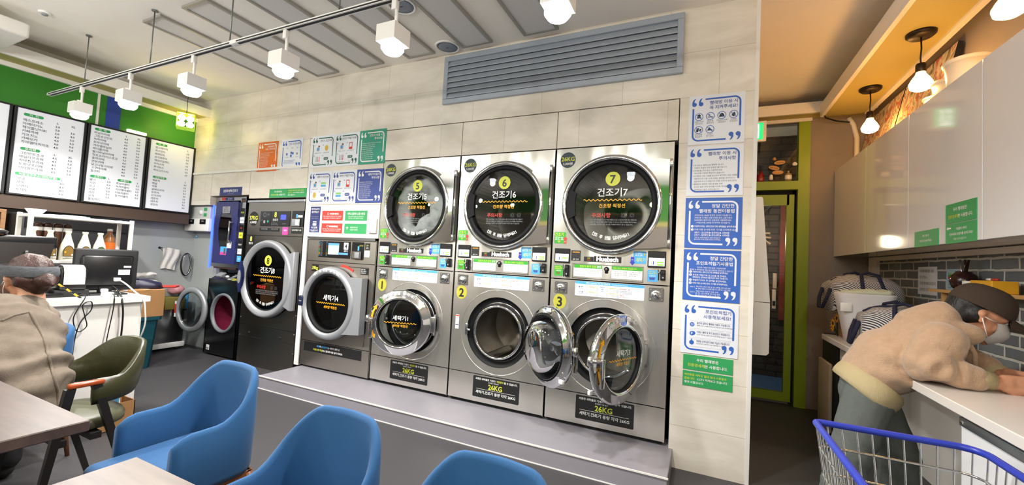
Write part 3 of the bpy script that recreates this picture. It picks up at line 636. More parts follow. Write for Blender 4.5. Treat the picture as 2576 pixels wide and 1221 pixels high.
def washer_door(parent, num, hx, zc, theta):
    """round porthole door; built closed, then swung about its hinge"""
    R = .285; cx = -(R+.02)
    g = G(); g.lathe_y(cx, 0, [(R-.004, .014), (R, .004), (R, -.012), (R-.012, -.02), (.225, -.028), (.216, -.038), (.206, -.036), (.2, -.02)], M_chrome, 72)
    g.lathe_y(cx, 0, [(R-.004, .014), (.24, .018), (.235, .05), (.222, .055)], M_chrome, 72)
    door = g.build('washer_door', parent); door.location = (hx, -.05, zc); door.rotation_euler = (0, 0, theta)
    g = G(); g.lathe_y(cx, 0, [(.205, -.03), (.196, -.026), (.19, .0), (.222, .055), (.236, .05), (.2, -.02)], M_sealm, 64); g.build('door_seal', door)
    g = G(); g.lathe_y(cx, 0, [(.192, -.004), (.186, .04), (.172, .10), (.15, .125), (.1, .14), (.0005, .145)], M_glassc, 56)
    g.lathe_y(cx, 0, [(.196, -.014), (.1, -.02), (.0005, -.022)], M_glassc, 56); g.build('glass_bowl', door)
    g = G(); g.cyl((cx-R-.01, -.012, .02), (cx-R+.05, -.052, .02), .013, M_chrome, n=16); g.box(cx-R+.03, cx-R+.062, -.066, -.046, -.14, .035, M_chrome, .008, 3); g.lathe_z(cx-R-.012, -.006, [(.004, -.012), (.018, -.006), (.02, .02), (.014, .045), (.004, .05)], M_chrome, 14); g.build('handle', door)
    g = G(); g.box(-.03, .012, -.012, .03, -.07, .07, M_chrome2, .006); g.cyl((.004, 0, -.09), (.004, 0, .09), .011, M_chrome2, n=12); g.build('hinge', door)
    g = G(); y = -.0245
    g.text('세탁기%d' % num, cx+.01, .024, .046, M_wht, 'c', y, None, .025, 3)
    wave(g, cx+.01, .0, .29, .005, 11, y, M_gold, .0042); g.text('세탁량 적정선', cx+.01, -.035, .0245, M_gold, 'c', y, None, .025, 2)
    g.arctext('세탁 후 문을 열어주세요!', cx, 0, .245, PI/2, .031, M_wht, -.0305, .088, .025, False, 2)
    for sgn in (1, -1):
        a = [PI+sgn*(-.16-.045*i) for i in range(8)]
        g.stroke([(cx+.25*math.cos(t), .25*math.sin(t)) for t in a], .016, -.0325, M_gold)
        te = a[-1]; px, pz = cx+.25*math.cos(te), .25*math.sin(te); ux, uz = (math.sin(te), -math.cos(te)); k = 1 if sgn > 0 else -1
        ux, uz = ux*(-k if sgn > 0 else 1)*-1, uz*(-k if sgn > 0 else 1)*-1
        dx, dz = px-(cx+.25*math.cos(a[-2])), pz-.25*math.sin(a[-2]); l = math.hypot(dx, dz); dx /= l; dz /= l
        g.poly([(px-dz*.02, pz+dx*.02), (px+dz*.02, pz-dx*.02), (px+dx*.034, pz+dz*.034)][::-1 if True else 1], -.0326, M_gold)
        g.text('닫힘' if sgn < 0 else '오픈', cx-.252, sgn*.028-.008, .022, M_gold, 'c', -.0325, None, .02)
    g.build('lettering', door)
    g = G(); g.box(cx-.03, cx+.03, .0185, .0195, .242, .268, M_wht); g.box(cx-.24, cx-.20, .03, .05, -.2, -.175, M_wplas, .003); g.build('label_plate', door)
    return door

def screen_part(parent, x0, x1, z0, z1, bars):
    g = G(); g.box(x0, x1, -.012, 0, z0, z1, M_black, .003, 1); o = g.build('touch_screen', parent)
    w = x1-x0; g = G(); g.rect(x0+.008, x1-.008, z0+.012, z0+.068, -.0125, M_screen)
    y = -.0128; g.text('건조기 사용 안내', (x0+x1)/2, z0+.056, .007, M_ink, 'c', y)
    g.rect(x0+.025, x0+.028, z0+.022, z0+.045, y, M_redp); g.rect(x0+.036, x0+.043, z0+.02, z0+.045, y, M_navy2)
    for i in range(bars): g.rect(x0+.062, x1-.014, z0+.032-.017*i, z0+.043-.017*i, y, mat('screen_green', '#8ccb4f', 0.4, emit='#8ccb4f', estr=0.5))
    g.build('screen_face', o)
def coin_part(parent, x0, x1, z0, z1):
    g = G(); w = x1-x0
    g.box(x0, x1, -.02, 0, z0, z1, M_black, .004, 1); g.box(x0+.004, x1-.004, -.026, -.02, z1-.03, z1-.008, M_blackm, .003, 1); g.box(x0+.003, x1-.003, -.03, -.02, z0+.006, z0+.034, M_blackm, .004, 1)
    g.poly([(x0+w*.4, z0+.02), (x0+w*.62, z0+.014), (x0+w*.62, z0+.026)], -.0305, M_wht); o = g.build('coin_acceptor', parent)
    g = G(); g.cyl((x0-.008, 0, z0+.055), (x0-.008, -.02, z0+.055), .008, M_chrome, n=12); g.tube([(x0-.012, -.006, z0), (x0-.012, -.01, z0+.045), (x0-.016, -.012, z1)], .003, M_black, 6); g.build('return_lever', o)
def lock_part(parent, x0, x1, z0, z1):
    g = G(); g.box(x0, x1, -.006, 0, z0, z1, M_chrome2, .004, 1)
    cx, cz = (x0+x1)/2, (z0+z1)/2-.002; o = g.build('lock_plate', parent)
    g = G(); g.lathe_y(cx, cz, [(.034, -.006), (.034, -.016), (.028, -.022), (.024, -.02), (.02, -.036), (.0005, -.037)], M_chrome, 28); g.rect(cx-.002, cx+.002, cz-.008, cz+.008, -.0375, M_gap); g.build('lock_cylinder', o)
    for dx, dz in ((.012, .012), (x1-x0-.012, .012), (.012, z1-z0-.012), (x1-x0-.012, z1-z0-.012)):
        g = G(); g.cyl((x0+dx, -.006, z0+dz), (x0+dx, -.010, z0+dz), .0055, M_chrome, n=10); g.build('bolt', o)
def info_strip(parent, x0, x1, z0, z1):
    g = G(); W_ = x1-x0; g.slab(g.rrect_pts(x0, x1, z0, z1, .006), -.002, 0, M_board); g.slab(g.rrect_pts(x0, x1, z1-.02, z1, .006), -.0024, -.002, M_sky)
    y = -.0028; g.text('세탁기 [26KG] 코스 및 이용금액', x0+W_*.34, z1-.0155, .0135, M_wht, 'c', y, None, .02); g.text('Washing course and price', x0+W_*.66, z1-.015, .011, M_wht, 'c', y)
    for i, (a, b) in enumerate((('물세탁', '온도별'), ('코스별', '강약별'))): g.text(a, x0+.045, z0+.062-.038*i, .013, M_navy, 'c', y, None, .03); g.text(b, x0+.045, z0+.052-.038*i, .008, M_navy2, 'c', y)
    ry = mat('pale_yellow_print', '#e9e3b4', 0.5)
    for bx in (.085, .235):
        for bz in (.066, .028):
            g.rect(x0+bx, x0+bx+.09, z0+bz, z0+bz+.008, y, ry); g.text('표준세탁코스', x0+bx+.045, z0+bz+.001, .0075, M_ink, 'c', y-.0002, None, .02)
            for q in range(3):
                g.text(('냉수', '온수', '고온')[q], x0+bx, z0+bz-.0085-.0085*q, .0065, M_ink, 'l', y); g.rect(x0+bx+.028, x0+bx+.062, z0+bz-.0065-.0085*q, z0+bz-.005-.0085*q, y, M_grey); g.text('%d,000원' % (5+q), x0+bx+.09, z0+bz-.0085-.0085*q, .0065, M_ink, 'r', y)
    g.rect(x0+.187, x0+.222, z0+.01, z0+.085, y+.0002, mat('pale_blue_print', '#cfdcf0', 0.5)); para(g, ['세탁소요', '40분', '시간'], x0+.205, z0+.07, .009, .014, M_navy, y-.0001, None, 'c', .03)
    g.text('포인트적립기 사용', x0+W_*.66, z0+.066, .0095, M_redp, 'l', y, None, .02); para(g, ['적립기에서 세탁기 번호 선택', '세탁 요금 결제 후 시작버튼', '동전 사용시 동전투입 후 시작'], x0+W_*.66, z0+.052, .0075, .0095, M_ink, y)
    g.text('이용시간', x0+W_*.66, z0+.02, .0095, M_redp, 'l', y, None, .02); g.text('24시간 연중무휴 운영', x0+W_*.66, z0+.009, .0075, M_ink, 'l', y)
    g.build('course_chart', parent)
def arrow_sticker(parent, x0, x1, z0, z1, m, word, right, redx):
    g = G(); g.slab(g.rrect_pts(x0, x1, z0, z1, .008), -.0012, 0, m); y = -.0016; w = x1-x0
    if not right:
        g.text(word, x0+w*.42, z1-.03, .03, M_lime, 'c', y, w*.75, .025); para(g, ['시간 금액 넣고', '건조 코스 선택'], x0+w*.42, z1-.048, .014, .0145, M_wht, y, w*.7, 'c', .01)
        g.poly([(x0+w*.28, z0+.022), (x0+w*.42, z0+.004), (x0+w*.56, z0+.022)][::-1] and [(x0+w*.42, z0+.004), (x0+w*.56, z0+.022), (x0+w*.28, z0+.022)], y, M_yel)
        ax = redx; g.poly([(ax-.009, z0), (ax+.009, z0), (ax+.009, z0+.035), (ax+.018, z0+.035), (ax, z0+.056), (ax-.018, z0+.035), (ax-.009, z0+.035)], y-.0006, M_redp); g.text('건조', ax, z0+.012, .008, M_wht, 'c', y-.001)
    else:
        para(g, ['시간 금액넣고', '세탁 코스 선택'], x0+w*.4, z1-.02, .0135, .0145, M_wht, y, w*.55, 'c', .01); g.poly([(x1-.018, z1-.034), (x1-.004, z1-.022), (x1-.018, z1-.01)], y, M_yel)
        g.text(word, x0+w*.56, z0+.014, .034, M_lime, 'c', y, w*.72, .025)
        ax = redx; g.poly([(ax, z0-.014), (ax+.02, z0+.01), (ax+.012, z0+.01), (ax+.012, z0+.046), (ax-.012, z0+.046), (ax-.012, z0+.01), (ax-.02, z0+.01)], y-.0006, mat('cobalt_print', '#2638a8', 0.5)); g.text('세탁', ax, z0+.022, .009, M_wht, 'c', y-.001)
    g.build('arrow_sticker', parent)

def stack(k, dnum, wnum, theta, label, laundry=False):
    t = thing('stacked_washer_dryer', label, 'laundry machine', (.876*k, 0, .12), 0, 'stacked steel washer and dryer towers')
    g = G(); Wd = .861
    g.plate_hole(.003, Wd-.003, 1.088, 2.093, .437, 1.652, .30, 0, M_steel, 56)
    g.plate_hole(.003, Wd-.003, .256, 1.080, .437, .612, .285, 0, M_steel, 56)
    g.rect(.003, Wd-.003, .03, .25, 0, M_steel)
    for z0, z1 in ((1.088, 2.093), (.256, 1.08), (.03, .25)):
        g.box(.0, .003, 0, .02, z0, z1, M_steel); g.box(Wd-.003, Wd, 0, .02, z0, z1, M_steel); g.box(0, Wd, 0.0005, .012, z0, z0+.003, M_chrome2); g.box(0, Wd, .0005, .012, z1-.003, z1, M_chrome2)
    g.box(.0, .012, .012, .9, 0.02, 2.09, M_steel2); g.box(Wd-.012, Wd, .012, .9, .02, 2.09, M_steel2); g.box(.0, Wd, .012, .9, 2.08, 2.092, M_steel2); g.box(.012, Wd-.012, .86, .9, .02, 2.08, M_steel2)
    g.box(.012, Wd-.012, .02, .86, 1.075, 1.092, M_gap); g.box(.02, Wd-.02, .03, .08, 0.0, .03, M_gap)
    g.build('cabinet', t)
    drum('dryer_drum', t, .437, 1.652, .37, .62, M_perf, M_steel2, .30)
    drum('washer_drum', t, .437, .612, .29, .55, M_steel2, M_steel2, .2)
    g = G(); g.lathe_y(.437, .612, [(.292, .002), (.29, .012), (.24, .03), (.215, .012), (.208, -.004)], M_sealm, 64); g.lathe_y(.437, .612, [(.221, -.002), (.214, -.012), (.203, -.01), (.2, .02)], M_chrome, 64); g.build('drum_gasket', t)
    g = G(); g.lathe_y(.437, .612, [(.347, 0.0), (.344, -.004), (.340, -.0004)], M_steel, 72); g.build('porthole_rim', t)
    g = G(); g.box(.148, .172, -.03, .0, .56, .66, M_chrome2, .006); g.cyl((.17, -.03, .61), (.2, -.03, .61), .01, M_chrome2, n=12); g.build('door_catch', t)
    dryer_door(t, dnum); washer_door(t, wnum, .745-.02, .612, theta)
    g = G(); g.slab([(.092+.061*math.cos(2*PI*i/40), 2.004+.061*math.sin(2*PI*i/40)) for i in range(40)], -.0012, 0, mat('dark_teal_grey_print', '#33424c', 0.5)); g.text('26KG', .092, 1.996, .045, M_lime, 'c', -.0016, None, .025, 2); g.text('5,000원', .092, 1.966, .025, M_wht, 'c', -.0016, None, .02); g.build('capacity_disc', t)
    arrow_sticker(t, .012, .104, 1.354, 1.443, M_grass, '건조기', False, .1)
    arrow_sticker(t, .612, .701, 1.228, 1.316, M_sky, '세탁기', True, .606)
    screen_part(t, .023, .144, 1.207, 1.317, 1); screen_part(t, .711, .832, 1.206, 1.32, 2)
    g = G(); g.box(.153, .226, -.002, 0, 1.228, 1.306, M_blk); y = -.0024; g.text('CAUTION', .19, 1.288, .012, M_gold, 'c', y, None, .03); para(g, ['문이 완전히 닫혀야', '작동 됩니다.', '꼭 확인하여 주세요'], .16, 1.274, .0085, .011, M_ink, y); g.text('세탁 건조', .19, 1.234, .012, M_wht, 'c', y); g.build('caution_label', t)
    g = G(); g.box(.253, .326, -.002, 0, 1.226, 1.262, M_blk); g.text('할인', .29, 1.246, .013, M_yel, 'c', -.0024, None, .03); g.text('이벤트', .29, 1.232, .011, M_redp, 'c', -.0024); g.build('promo_label', t)
    g = G(); g.box(.328, .528, -.003, 0, 1.226, 1.269, M_blk, .002, 1); g.text('Huebsch', .428, 1.2335, .046, M_wht, 'c', -.0035, .19, .055, 2); g.build('badge', t)
    g = G()
    for x0, x1, z0, z1 in ((.168, .684, 1.098, 1.102), (.168, .684, 1.203, 1.207), (.168, .172, 1.098, 1.207), (.68, .684, 1.098, 1.207)): g.box(x0, x1, -.006, 0, z0, z1, M_chrome2)
    g.box(.172, .68, -.003, 0, 1.102, 1.203, M_steel); dr = g.build('drawer', t)
    g = G(); g.lathe_y(.426, 1.176, [(.018, -.003), (.017, -.014), (.0005, -.015)], M_black, 20); g.box(.414, .438, -.012, -.003, 1.145, 1.176, M_black, .005); g.cyl((.426, -.015, 1.176), (.426, -.018, 1.176), .008, M_chrome, n=12); g.build('drawer_knob', dr)
    for x0, x1, a in ((.179, .393, 0), (.463, .678, 1)):
        g = G(); z0, z1 = 1.112, 1.201; g.slab(g.rrect_pts(x0, x1, z0, z1, .006), -.0046, -.003, M_wht); g.slab(g.rrect_pts(x0, x1, z1-.026, z1, .006), -.005, -.0046, M_grass); y = -.0054
        if a == 0:
            k_ = g.text('건조기 추가 건조 ', x0+.045, z1-.019, .018, M_lime, 'l', y, None, .02); g.text('관련 안내', x0+.05+k_, z1-.019, .018, M_wht, 'l', y, None, .02); para(g, ['시간이 남아 있을 때 금액을 추가로 투입하면 시간이 연장', '됩니다. 시간이 모두 지난 후 금액을 투입하시면 처음', '온도로 되며 추가 건조는 500원에 4분씩 추가됩니다.'], x0+.02, z1-.042, .0085, .0105, M_ink, y, .17)
        else:
            g.text('건조 코스 선택이 가능합니다.', x0+.01, z1-.019, .014, M_lime, 'l', y, None, .02); para(g, ['고온 추가 건조시 이용 방법', '중온 이불 건조시 이용 방법', '저온 의류 건조시 이용 방법'], x0+.02, z1-.042, .0095, .0135, M_blk, y, .09); para(g, ['시간 선택 후 온도 변경', '버튼을 누르면 됩니다', '동전 투입 확인'], x0+.125, z1-.042, .0085, .0125, M_blk, y, .08)
        g.build('notice_plate', dr)
    for x0, x1, z0, z1, m in ((.023, .09, 1.106, 1.186, M_grass), (.711, .781, 1.107, 1.187, M_sky)):
        g = G(); g.slab(g.rrect_pts(x0, x1, z0, z1, .005), -.0012, 0, m); y = -.0016; para(g, ['동전기인원', '동전넣는곳'], x0+.03, z1-.016, .0115, .013, M_lime, y, .045, 'c', .02); g.poly([(x1-.012, z1-.03), (x1-.003, z1-.021), (x1-.012, z1-.012)], y, M_yel)
        g.text('사용안내', x0+.034, z1-.044, .0115, M_wht, 'c', y); g.poly([(x0+.018, z0+.012), (x1-.022, z0+.012), (x1-.016, z0+.03), (x0+.012, z0+.03)], y, mat('brown_print', '#5d6a2a', 0.5) if m is M_grass else M_navy2); g.build('coin_sticker', t)
    coin_part(t, .112, .145, 1.104, 1.194); coin_part(t, .799, .833, 1.12, 1.194)
    lock_part(t, .035, .134, .973, 1.062); lock_part(t, .727, .825, .972, 1.065)
    info_strip(t, .195, .696, .968, 1.076)
    g = G(); g.slab([(.078+.052*math.cos(2*PI*i/40), .912+.058*math.sin(2*PI*i/40)) for i in range(40)], -.0012, 0, M_yel); g.text(str(wnum), .078, .875, .10, M_blk, 'c', -.0016, None, .025, 3); g.build('number_disc', t)
    g = G(); g.slab(g.rrect_pts(.24, .658, .07, .239, .008), -.002, 0, M_blk); y = -.0024
    w_ = .372; x0 = .262; k_ = g.text('과중한 세탁물로 기계가 ', x0, .211, .019, M_wht, 'l', y, .19, .02); k2 = g.text('작동중지', x0+.195, .211, .019, M_lime, 'l', y, .06, .02); g.text('될 수 있습니다.', x0+.262, .211, .019, M_wht, 'l', y, .12, .02); g.text('정사량도 이용 불가', .43, .194, .012, M_wht, 'c', y)
    g.text('26KG', .446, .146, .054, M_lime, 'c', y, None, .02, 2); g.rect(.27, .625, .137, .139, y, M_wht); g.text('세탁기,건조기 용량 각각 26KG', .449, .103, .0285, M_wht, 'c', y, .37, .025, 2); g.text('( 문 용적과 대형 기준입니다. )', .449, .084, .009, M_ink, 'c', y); g.build('capacity_sign', t)
    if wnum == 2:
        g = G(); g.box(.035, .068, -.0015, 0, .60, .72, M_wht); g.rect(.036, .067, .705, .717, -.0019, M_redp); g.rect(.036, .067, .63, .638, -.0019, M_navy); para(g, ['주의', '손끼임', '주의', '감전', '주의'], .04, .69, .009, .011, M_ink, -.0019); g.build('warning_label', t)
    return t
S5 = stack(0, 5, 1, math.radians(18), 'left steel tower with white laundry in dryer 5 and washer 1 ajar')
S6 = stack(1, 6, 2, math.radians(143), 'middle steel tower with empty dryer 6 above washer 2 with door swung wide open')
S7 = stack(2, 7, 3, math.radians(65), 'right steel tower with empty dryer 7 above washer 3 with door half open')

# ---- washer 4: large grey single washer with silver ring door
M_gsteel = steel('warm_grey_steel', '#b3ada4', 0.32, 0.02, 0.15)
t = thing('front_load_washer', 'grey single washer marked 4 with thick silver ring door, left of the steel towers', 'washing machine', (-.965, 0, .12))
g = G(); Wd = .948
g.plate_hole(.004, Wd-.004, .275, 1.09, .45, .69, .30, 0, M_gsteel, 56); g.rect(.004, Wd-.004, .02, .268, 0, M_gsteel); g.rect(.004, Wd-.004, 1.097, 1.31, 0, M_gsteel); g.rect(0.01, Wd-.01, .02, 1.32, .003, M_gap)
g.box(0, .01, .0, .9, .02, 1.32, M_gsteel); g.box(Wd-.01, Wd, 0, .9, .02, 1.32, M_gsteel); g.box(0, Wd, 0, .9, 1.312, 1.322, M_gsteel)
g.box(.03, Wd-.02, -.012, 0, 1.318, 1.345, M_chrome2, .003, 1); g.box(.02, Wd-.02, .03, .06, 0, .02, M_gap); g.build('cabinet', t)
g.v = []
g = G(); g.rect(.1, .865, 1.055, 1.06, -.001, M_gap); g.rect(.862, .867, .31, 1.06, -.001, M_gap); g.rect(.85, .867, .305, .31, -.001, M_gap); g.build('front_seam', t)
drum('washer_drum', t, .45, .69, .36, .55, M_perf, M_steel2, .30)
d = G(); cx, cz = .425, .685
d.lathe_y(cx, cz, [(.358, -.02), (.362, -.05), (.35, -.085), (.325, -.095), (.298, -.088), (.29, -.07)], M_silver, 72)
pts = [(cx+.355*math.cos(a), cz+.355*math.sin(a)) for a in (math.radians(50)+(math.radians(-52)-math.radians(50))*i/14 for i in range(15))]
d.slab(pts[::-1]+[(.72, .955), (.868, .958), (.868, .425), (.70, .412)], -.08, -.01, M_silver); door = d.build('washer_door', t)
g = G(); g.lathe_y(cx, cz, [(.29, -.07), (.282, -.078), (.262, -.05), (.255, .0), (.245, .03)], M_sealm, 64); g.build('door_seal', door)
g = G(); g.lathe_y(cx, cz, [(.258, -.045), (.15, -.052), (.0005, -.054)], M_glassc, 48); g.lathe_y(cx, cz, [(.25, -.02), (.235, .05), (.2, .11), (.1, .13), (.0005, .132)], M_glassc, 48); g.build('glass_bowl', door)
g = G(); g.box(cx-.375, cx-.315, -.105, -.03, cz-.052, cz+.052, mat('dark_blue_plastic', '#1c2440', 0.35), .01); g.text('PUSH', cx-.345, cz-.006, .014, M_wht, 'c', -.1055); g.build('handle', door)
g = G(); y = -.06; g.text('세탁기4', cx+.03, cz+.03, .064, M_wht, 'c', y, None, .025, 3); wave(g, cx+.03, cz+.0, .39, .006, 14, y, M_gold, .005); g.text('세탁량 적정선', cx+.03, cz-.05, .031, M_gold, 'c', y, None, .025, 2)
g.arctext('세탁 후 문을 열어주세요!', cx, cz, .316, PI/2, .036, M_wht, -.0965, .088, .025, False, 2); g.build('lettering', door)
g = G(); g.box(.17, .61, -.006, 0, 1.137, 1.303, M_black, .003, 1); o = g.build('control_panel', t)
g = G(); y = -.0065; cols = (M_sky, M_sky, M_teal, M_org, M_redp, M_grass, M_grass, M_grn, M_gold, M_gold)
for i in range(11): g.rect(.178, .192, 1.288-.0135*i, 1.295-.0135*i, y, cols[i % 10]); g.text(('표준세탁', '이불세탁', '강력세탁')[i % 3], .2, 1.288-.0135*i, .0095, M_grey, 'l', y); g.text('%d분' % (30+i), .28, 1.288-.0135*i, .0095, cols[i % 10], 'l', y)
g.build('course_list', o)
g = G(); y = -.0065; g.rect(.31, .46, 1.17, 1.285, y, mat('screen_grey_blue', '#9fb6c4', 0.4, emit='#9fb6c4', estr=0.5)); g.rect(.31, .46, 1.262, 1.285, y-.0003, M_screenb)
for i in range(4): g.rrect(.32+.034*i, .345+.034*i, 1.18, 1.215, .004, y-.0003, M_wht)
g.rect(.455, .585, 1.172, 1.193, y, M_screenb); g.build('screen_face', o)
g = G(); y = -.0068; g.rrect(.525, .585, 1.225, 1.295, .006, y, M_wht); g.text('4', .555, 1.237, .062, M_blk, 'c', y-.0003, None, .02, 2); g.text('세탁기', .555, 1.203, .02, M_wht, 'c', y, None, .02); g.build('number_plate', o)
g = G(); g.box(.631, .785, -.006, 0, 1.135, 1.304, M_black, .003, 1); g.box(.65, .765, -.02, -.006, 1.14, 1.215, M_chrome2, .004, 1); g.box(.69, .75, -.026, -.02, 1.148, 1.205, M_grey, .004); g.rect(.71, .73, 1.222, 1.265, -.0065, M_sky); g.text('동전투입', .755, 1.265, .014, M_lime, 'c', -.0065); g.build('coin_acceptor', t)
g = G(); g.box(.8, .86, -.002, 0, 1.232, 1.298, M_blk); g.text('100', .83, 1.27, .018, M_yel, 'c', -.0024, None, .03); para(g, ['동전만', '사용가능'], .83, 1.255, .01, .012, M_wht, -.0024, None, 'c'); g.box(.797, .862, -.002, 0, 1.163, 1.225, M_wht); g.stroke([(.81, 1.215), (.85, 1.185)], .003, -.0024, M_redp); g.stroke([(.81, 1.185), (.85, 1.215)], .003, -.0024, M_redp); g.text('사용금지', .83, 1.169, .011, M_redp, 'c', -.0024); g.build('label_plate', t)
g = G(); g.box(.088, .185, -.002, 0, .985, 1.056, M_blk); g.text('39kg', .137, 1.008, .045, M_lime, 'c', -.0024, .085, .025, 2); g.build('capacity_label', t)
g = G(); g.box(.765, .862, -.002, 0, .99, 1.052, M_blk); para(g, ['세제 자동', '투입 세탁기', '전용입니다'], .77, 1.035, .014, .017, M_wht, -.0024, .085); g.build('notice_label', t)
g = G(); g.lathe_y(cx+.07, cz+.03, [(.36, -.003), (.335, -.003)], M_redp, 20, 1.05, 1.55, False); g.build('red_sticker', t)
g = G(); g.box(.06, .845, -.002, 0, .168, .263, M_blk); y = -.0024
x = .245
for s, c in (('세제', M_sky), ('와 ', M_wht), ('섬유유연제', M_sky), ('는 세탁기 동작 시', M_wht)): x += g.text(s, x, .224, .0215, c, 'l', y, None, .025)+.003
x = .20
for s, c in (('자동으로 투입', M_lime), ('되니 절대로 따로 넣지 마세요!', M_wht)): x += g.text(s, x, .187, .0222, c, 'l', y, None, .025)+.003
g.build('detergent_sign', t)

# ---- dryer 8: big dark steel dryer standing on the floor
t = thing('tumble_dryer', 'large dark grey dryer marked 8 with silver ring door, standing on the floor', 'dryer', (-1.965, 0.0, 0))
t.location = (-2.0, 0.002, 0.12)
g = G(); Wd = .955
g.plate_hole(.0, Wd, .33, 1.335, .515, .862, .36, 0, M_steel2, 56); g.rect(0, Wd, 1.342, 1.735, 0, M_steel2); g.rect(0, Wd, -.12, .325, 0, M_steel2); g.rect(.005, Wd-.005, -.1, 1.72, .003, M_gap)
g.box(0, .01, 0, .8, -.12, 1.735, M_steel2); g.box(Wd-.01, Wd, 0, .8, -.12, 1.735, M_steel2); g.box(0, Wd, 0, .8, 1.735, 1.745, M_steel2); g.box(0.0, Wd, -.014, 0, 1.715, 1.742, M_chrome2, .003, 1)
for x, z in ((.94, 1.3), (.94, .5), (.93, .3), (.03, .4), (.04, .2), (.93, .1)): g.cyl((x, 0, z), (x, -.003, z), .006, M_chrome, n=8)
for x in (.2, .72): g.lathe_y(x, .24, [(.014, 0), (.012, -.008), (.0005, -.009)], M_gap, 14)
g.rect(0.0, Wd, .195, .199, -.001, M_gap); g.build('cabinet', t)
drum('dryer_drum', t, .515, .862, .37, .6, M_steel2, M_steel2, .36)
d = G(); cx, cz = .475, .862
d.lathe_y(cx, cz, [(.425, -.012), (.428, -.04), (.415, -.07), (.395, -.075), (.375, -.06), (.35, -.05), (.345, -.03)], M_silver, 72)
d.slab([(.78, cz-.265), (.90, cz-.31), (.90, cz+.31), (.78, cz+.265)][::1], -.06, -.012, M_silver); door = d.build('dryer_door', t)
g = G(); g.box(.9, .925, -.065, -.005, cz-.31, cz+.31, M_silver, .006); g.build('hinge', door)
g = G(); g.lathe_y(cx, cz, [(.347, -.045), (.335, -.04), (.335, .0)], M_sealm, 56); g.build('door_seal', door)
g = G(); g.lathe_y(cx, cz, [(.337, -.036), (.2, -.042), (.0005, -.045)], glassy('dark_dryer_glass', '#4b4e50', 1.6), 56); g.build('door_glass', door)
g = G(); th = [PI-.42+.84*i/12 for i in range(13)]; g.slab([(cx+.435*math.cos(a), cz+.435*math.sin(a)) for a in th]+[(cx-.372, cz-.17), (cx-.352, cz), (cx-.372, cz+.17)][::1], -.088, -.06, mat('navy_plastic', '#1b2550', 0.35)); g.slab([(cx-.40+.03*math.cos(2*PI*i/24), cz+.075*math.sin(2*PI*i/24)) for i in range(24)], -.089, -.088, M_silver); g.build('door_grip', door)
g = G(); dryer_print(g, cx+.02, cz, 1, 8, -.0495, 1.1); g.build('lettering', door)
g = G(); g.slab([(.115+.082*math.cos(2*PI*i/40), 1.53+.082*math.sin(2*PI*i/40)) for i in range(40)], -.0015, 0, M_blk); g.text('37KG', .115, 1.518, .062, M_lime, 'c', -.002, None, .03, 2); g.text('6,500원', .115, 1.476, .036, M_wht, 'c', -.002, None, .02); g.build('capacity_disc', t)
g = G(); g.box(.238, .416, -.004, 0, 1.447, 1.615, M_black); y = -.0044; g.ring(.31, 1.575, .02, .024, y, M_grey, 20); g.text('건조', .37, 1.57, .02, M_grey, 'c', y); g.disc(.31, 1.495, .018, y, M_grey, 16); g.disc(.37, 1.5, .014, y, M_teal, 14); g.text('CONTROL', .262, 1.51, .012, M_grey, 'c', y, .04); g.build('guide_label', t)
g = G(); g.box(.42, .732, -.005, 0, 1.447, 1.615, M_black); o = g.build('control_panel', t)
g = G(); y = -.0055; g.text('8', .495, 1.548, .08, M_lime, 'c', y, None, .03, 2); g.text('건조기', .495, 1.505, .032, M_wht, 'c', y, None, .02); para(g, ['시간 금액 투입 후', '온도 선택 시작 버튼'], .43, 1.475, .014, .017, M_grey, y); g.text('시작 정지', .61, 1.468, .016, M_grey, 'l', y); g.build('lettering', o)
g = G(); g.rect(.58, .67, 1.52, 1.575, -.0056, mat('blue_lcd', '#3f49d8', 0.4, emit='#3846e6', estr=0.9)); g.build('screen_face', o)
g = G(); g.box(.765, .945, -.006, 0, 1.445, 1.617, M_black); g.box(.78, .9, -.02, -.006, 1.45, 1.53, M_chrome2, .004, 1); g.box(.845, .895, -.024, -.02, 1.46, 1.52, M_wplas, .003); g.rect(.86, .93, 1.545, 1.57, -.0065, M_wht); g.rect(.83, .855, 1.54, 1.58, -.0065, M_sky); g.build('coin_acceptor', t)
for x0, x1, z0, z1, m, s, c in ((.233, .4, 1.388, 1.426, M_blk, '시간당 금액표', M_grey), (.41, .57, 1.388, 1.426, M_blk, '저온 중온 고온', M_grey), (.765, .93, 1.372, 1.43, M_blk, '포인트적립기 사용', M_wht), (.622, .71, 1.355, 1.438, M_pinkp, '세일중', M_wht), (.05, .15, 1.222, 1.338, M_blk, '', M_wht)):
    g = G(); g.box(x0, x1, -.002, 0, z0, z1, m)
    if s: g.text(s, (x0+x1)/2, z0+(z1-z0)*.5, .019, c, 'c', -.0024, (x1-x0)*.9, .01)
    else: g.text('8', .1, 1.272, .075, M_lime, 'c', -.0024, None, .03, 2); g.text('건조기', .1, 1.235, .028, M_wht, 'c', -.0024, None, .02)
    g.build('label_plate', t)
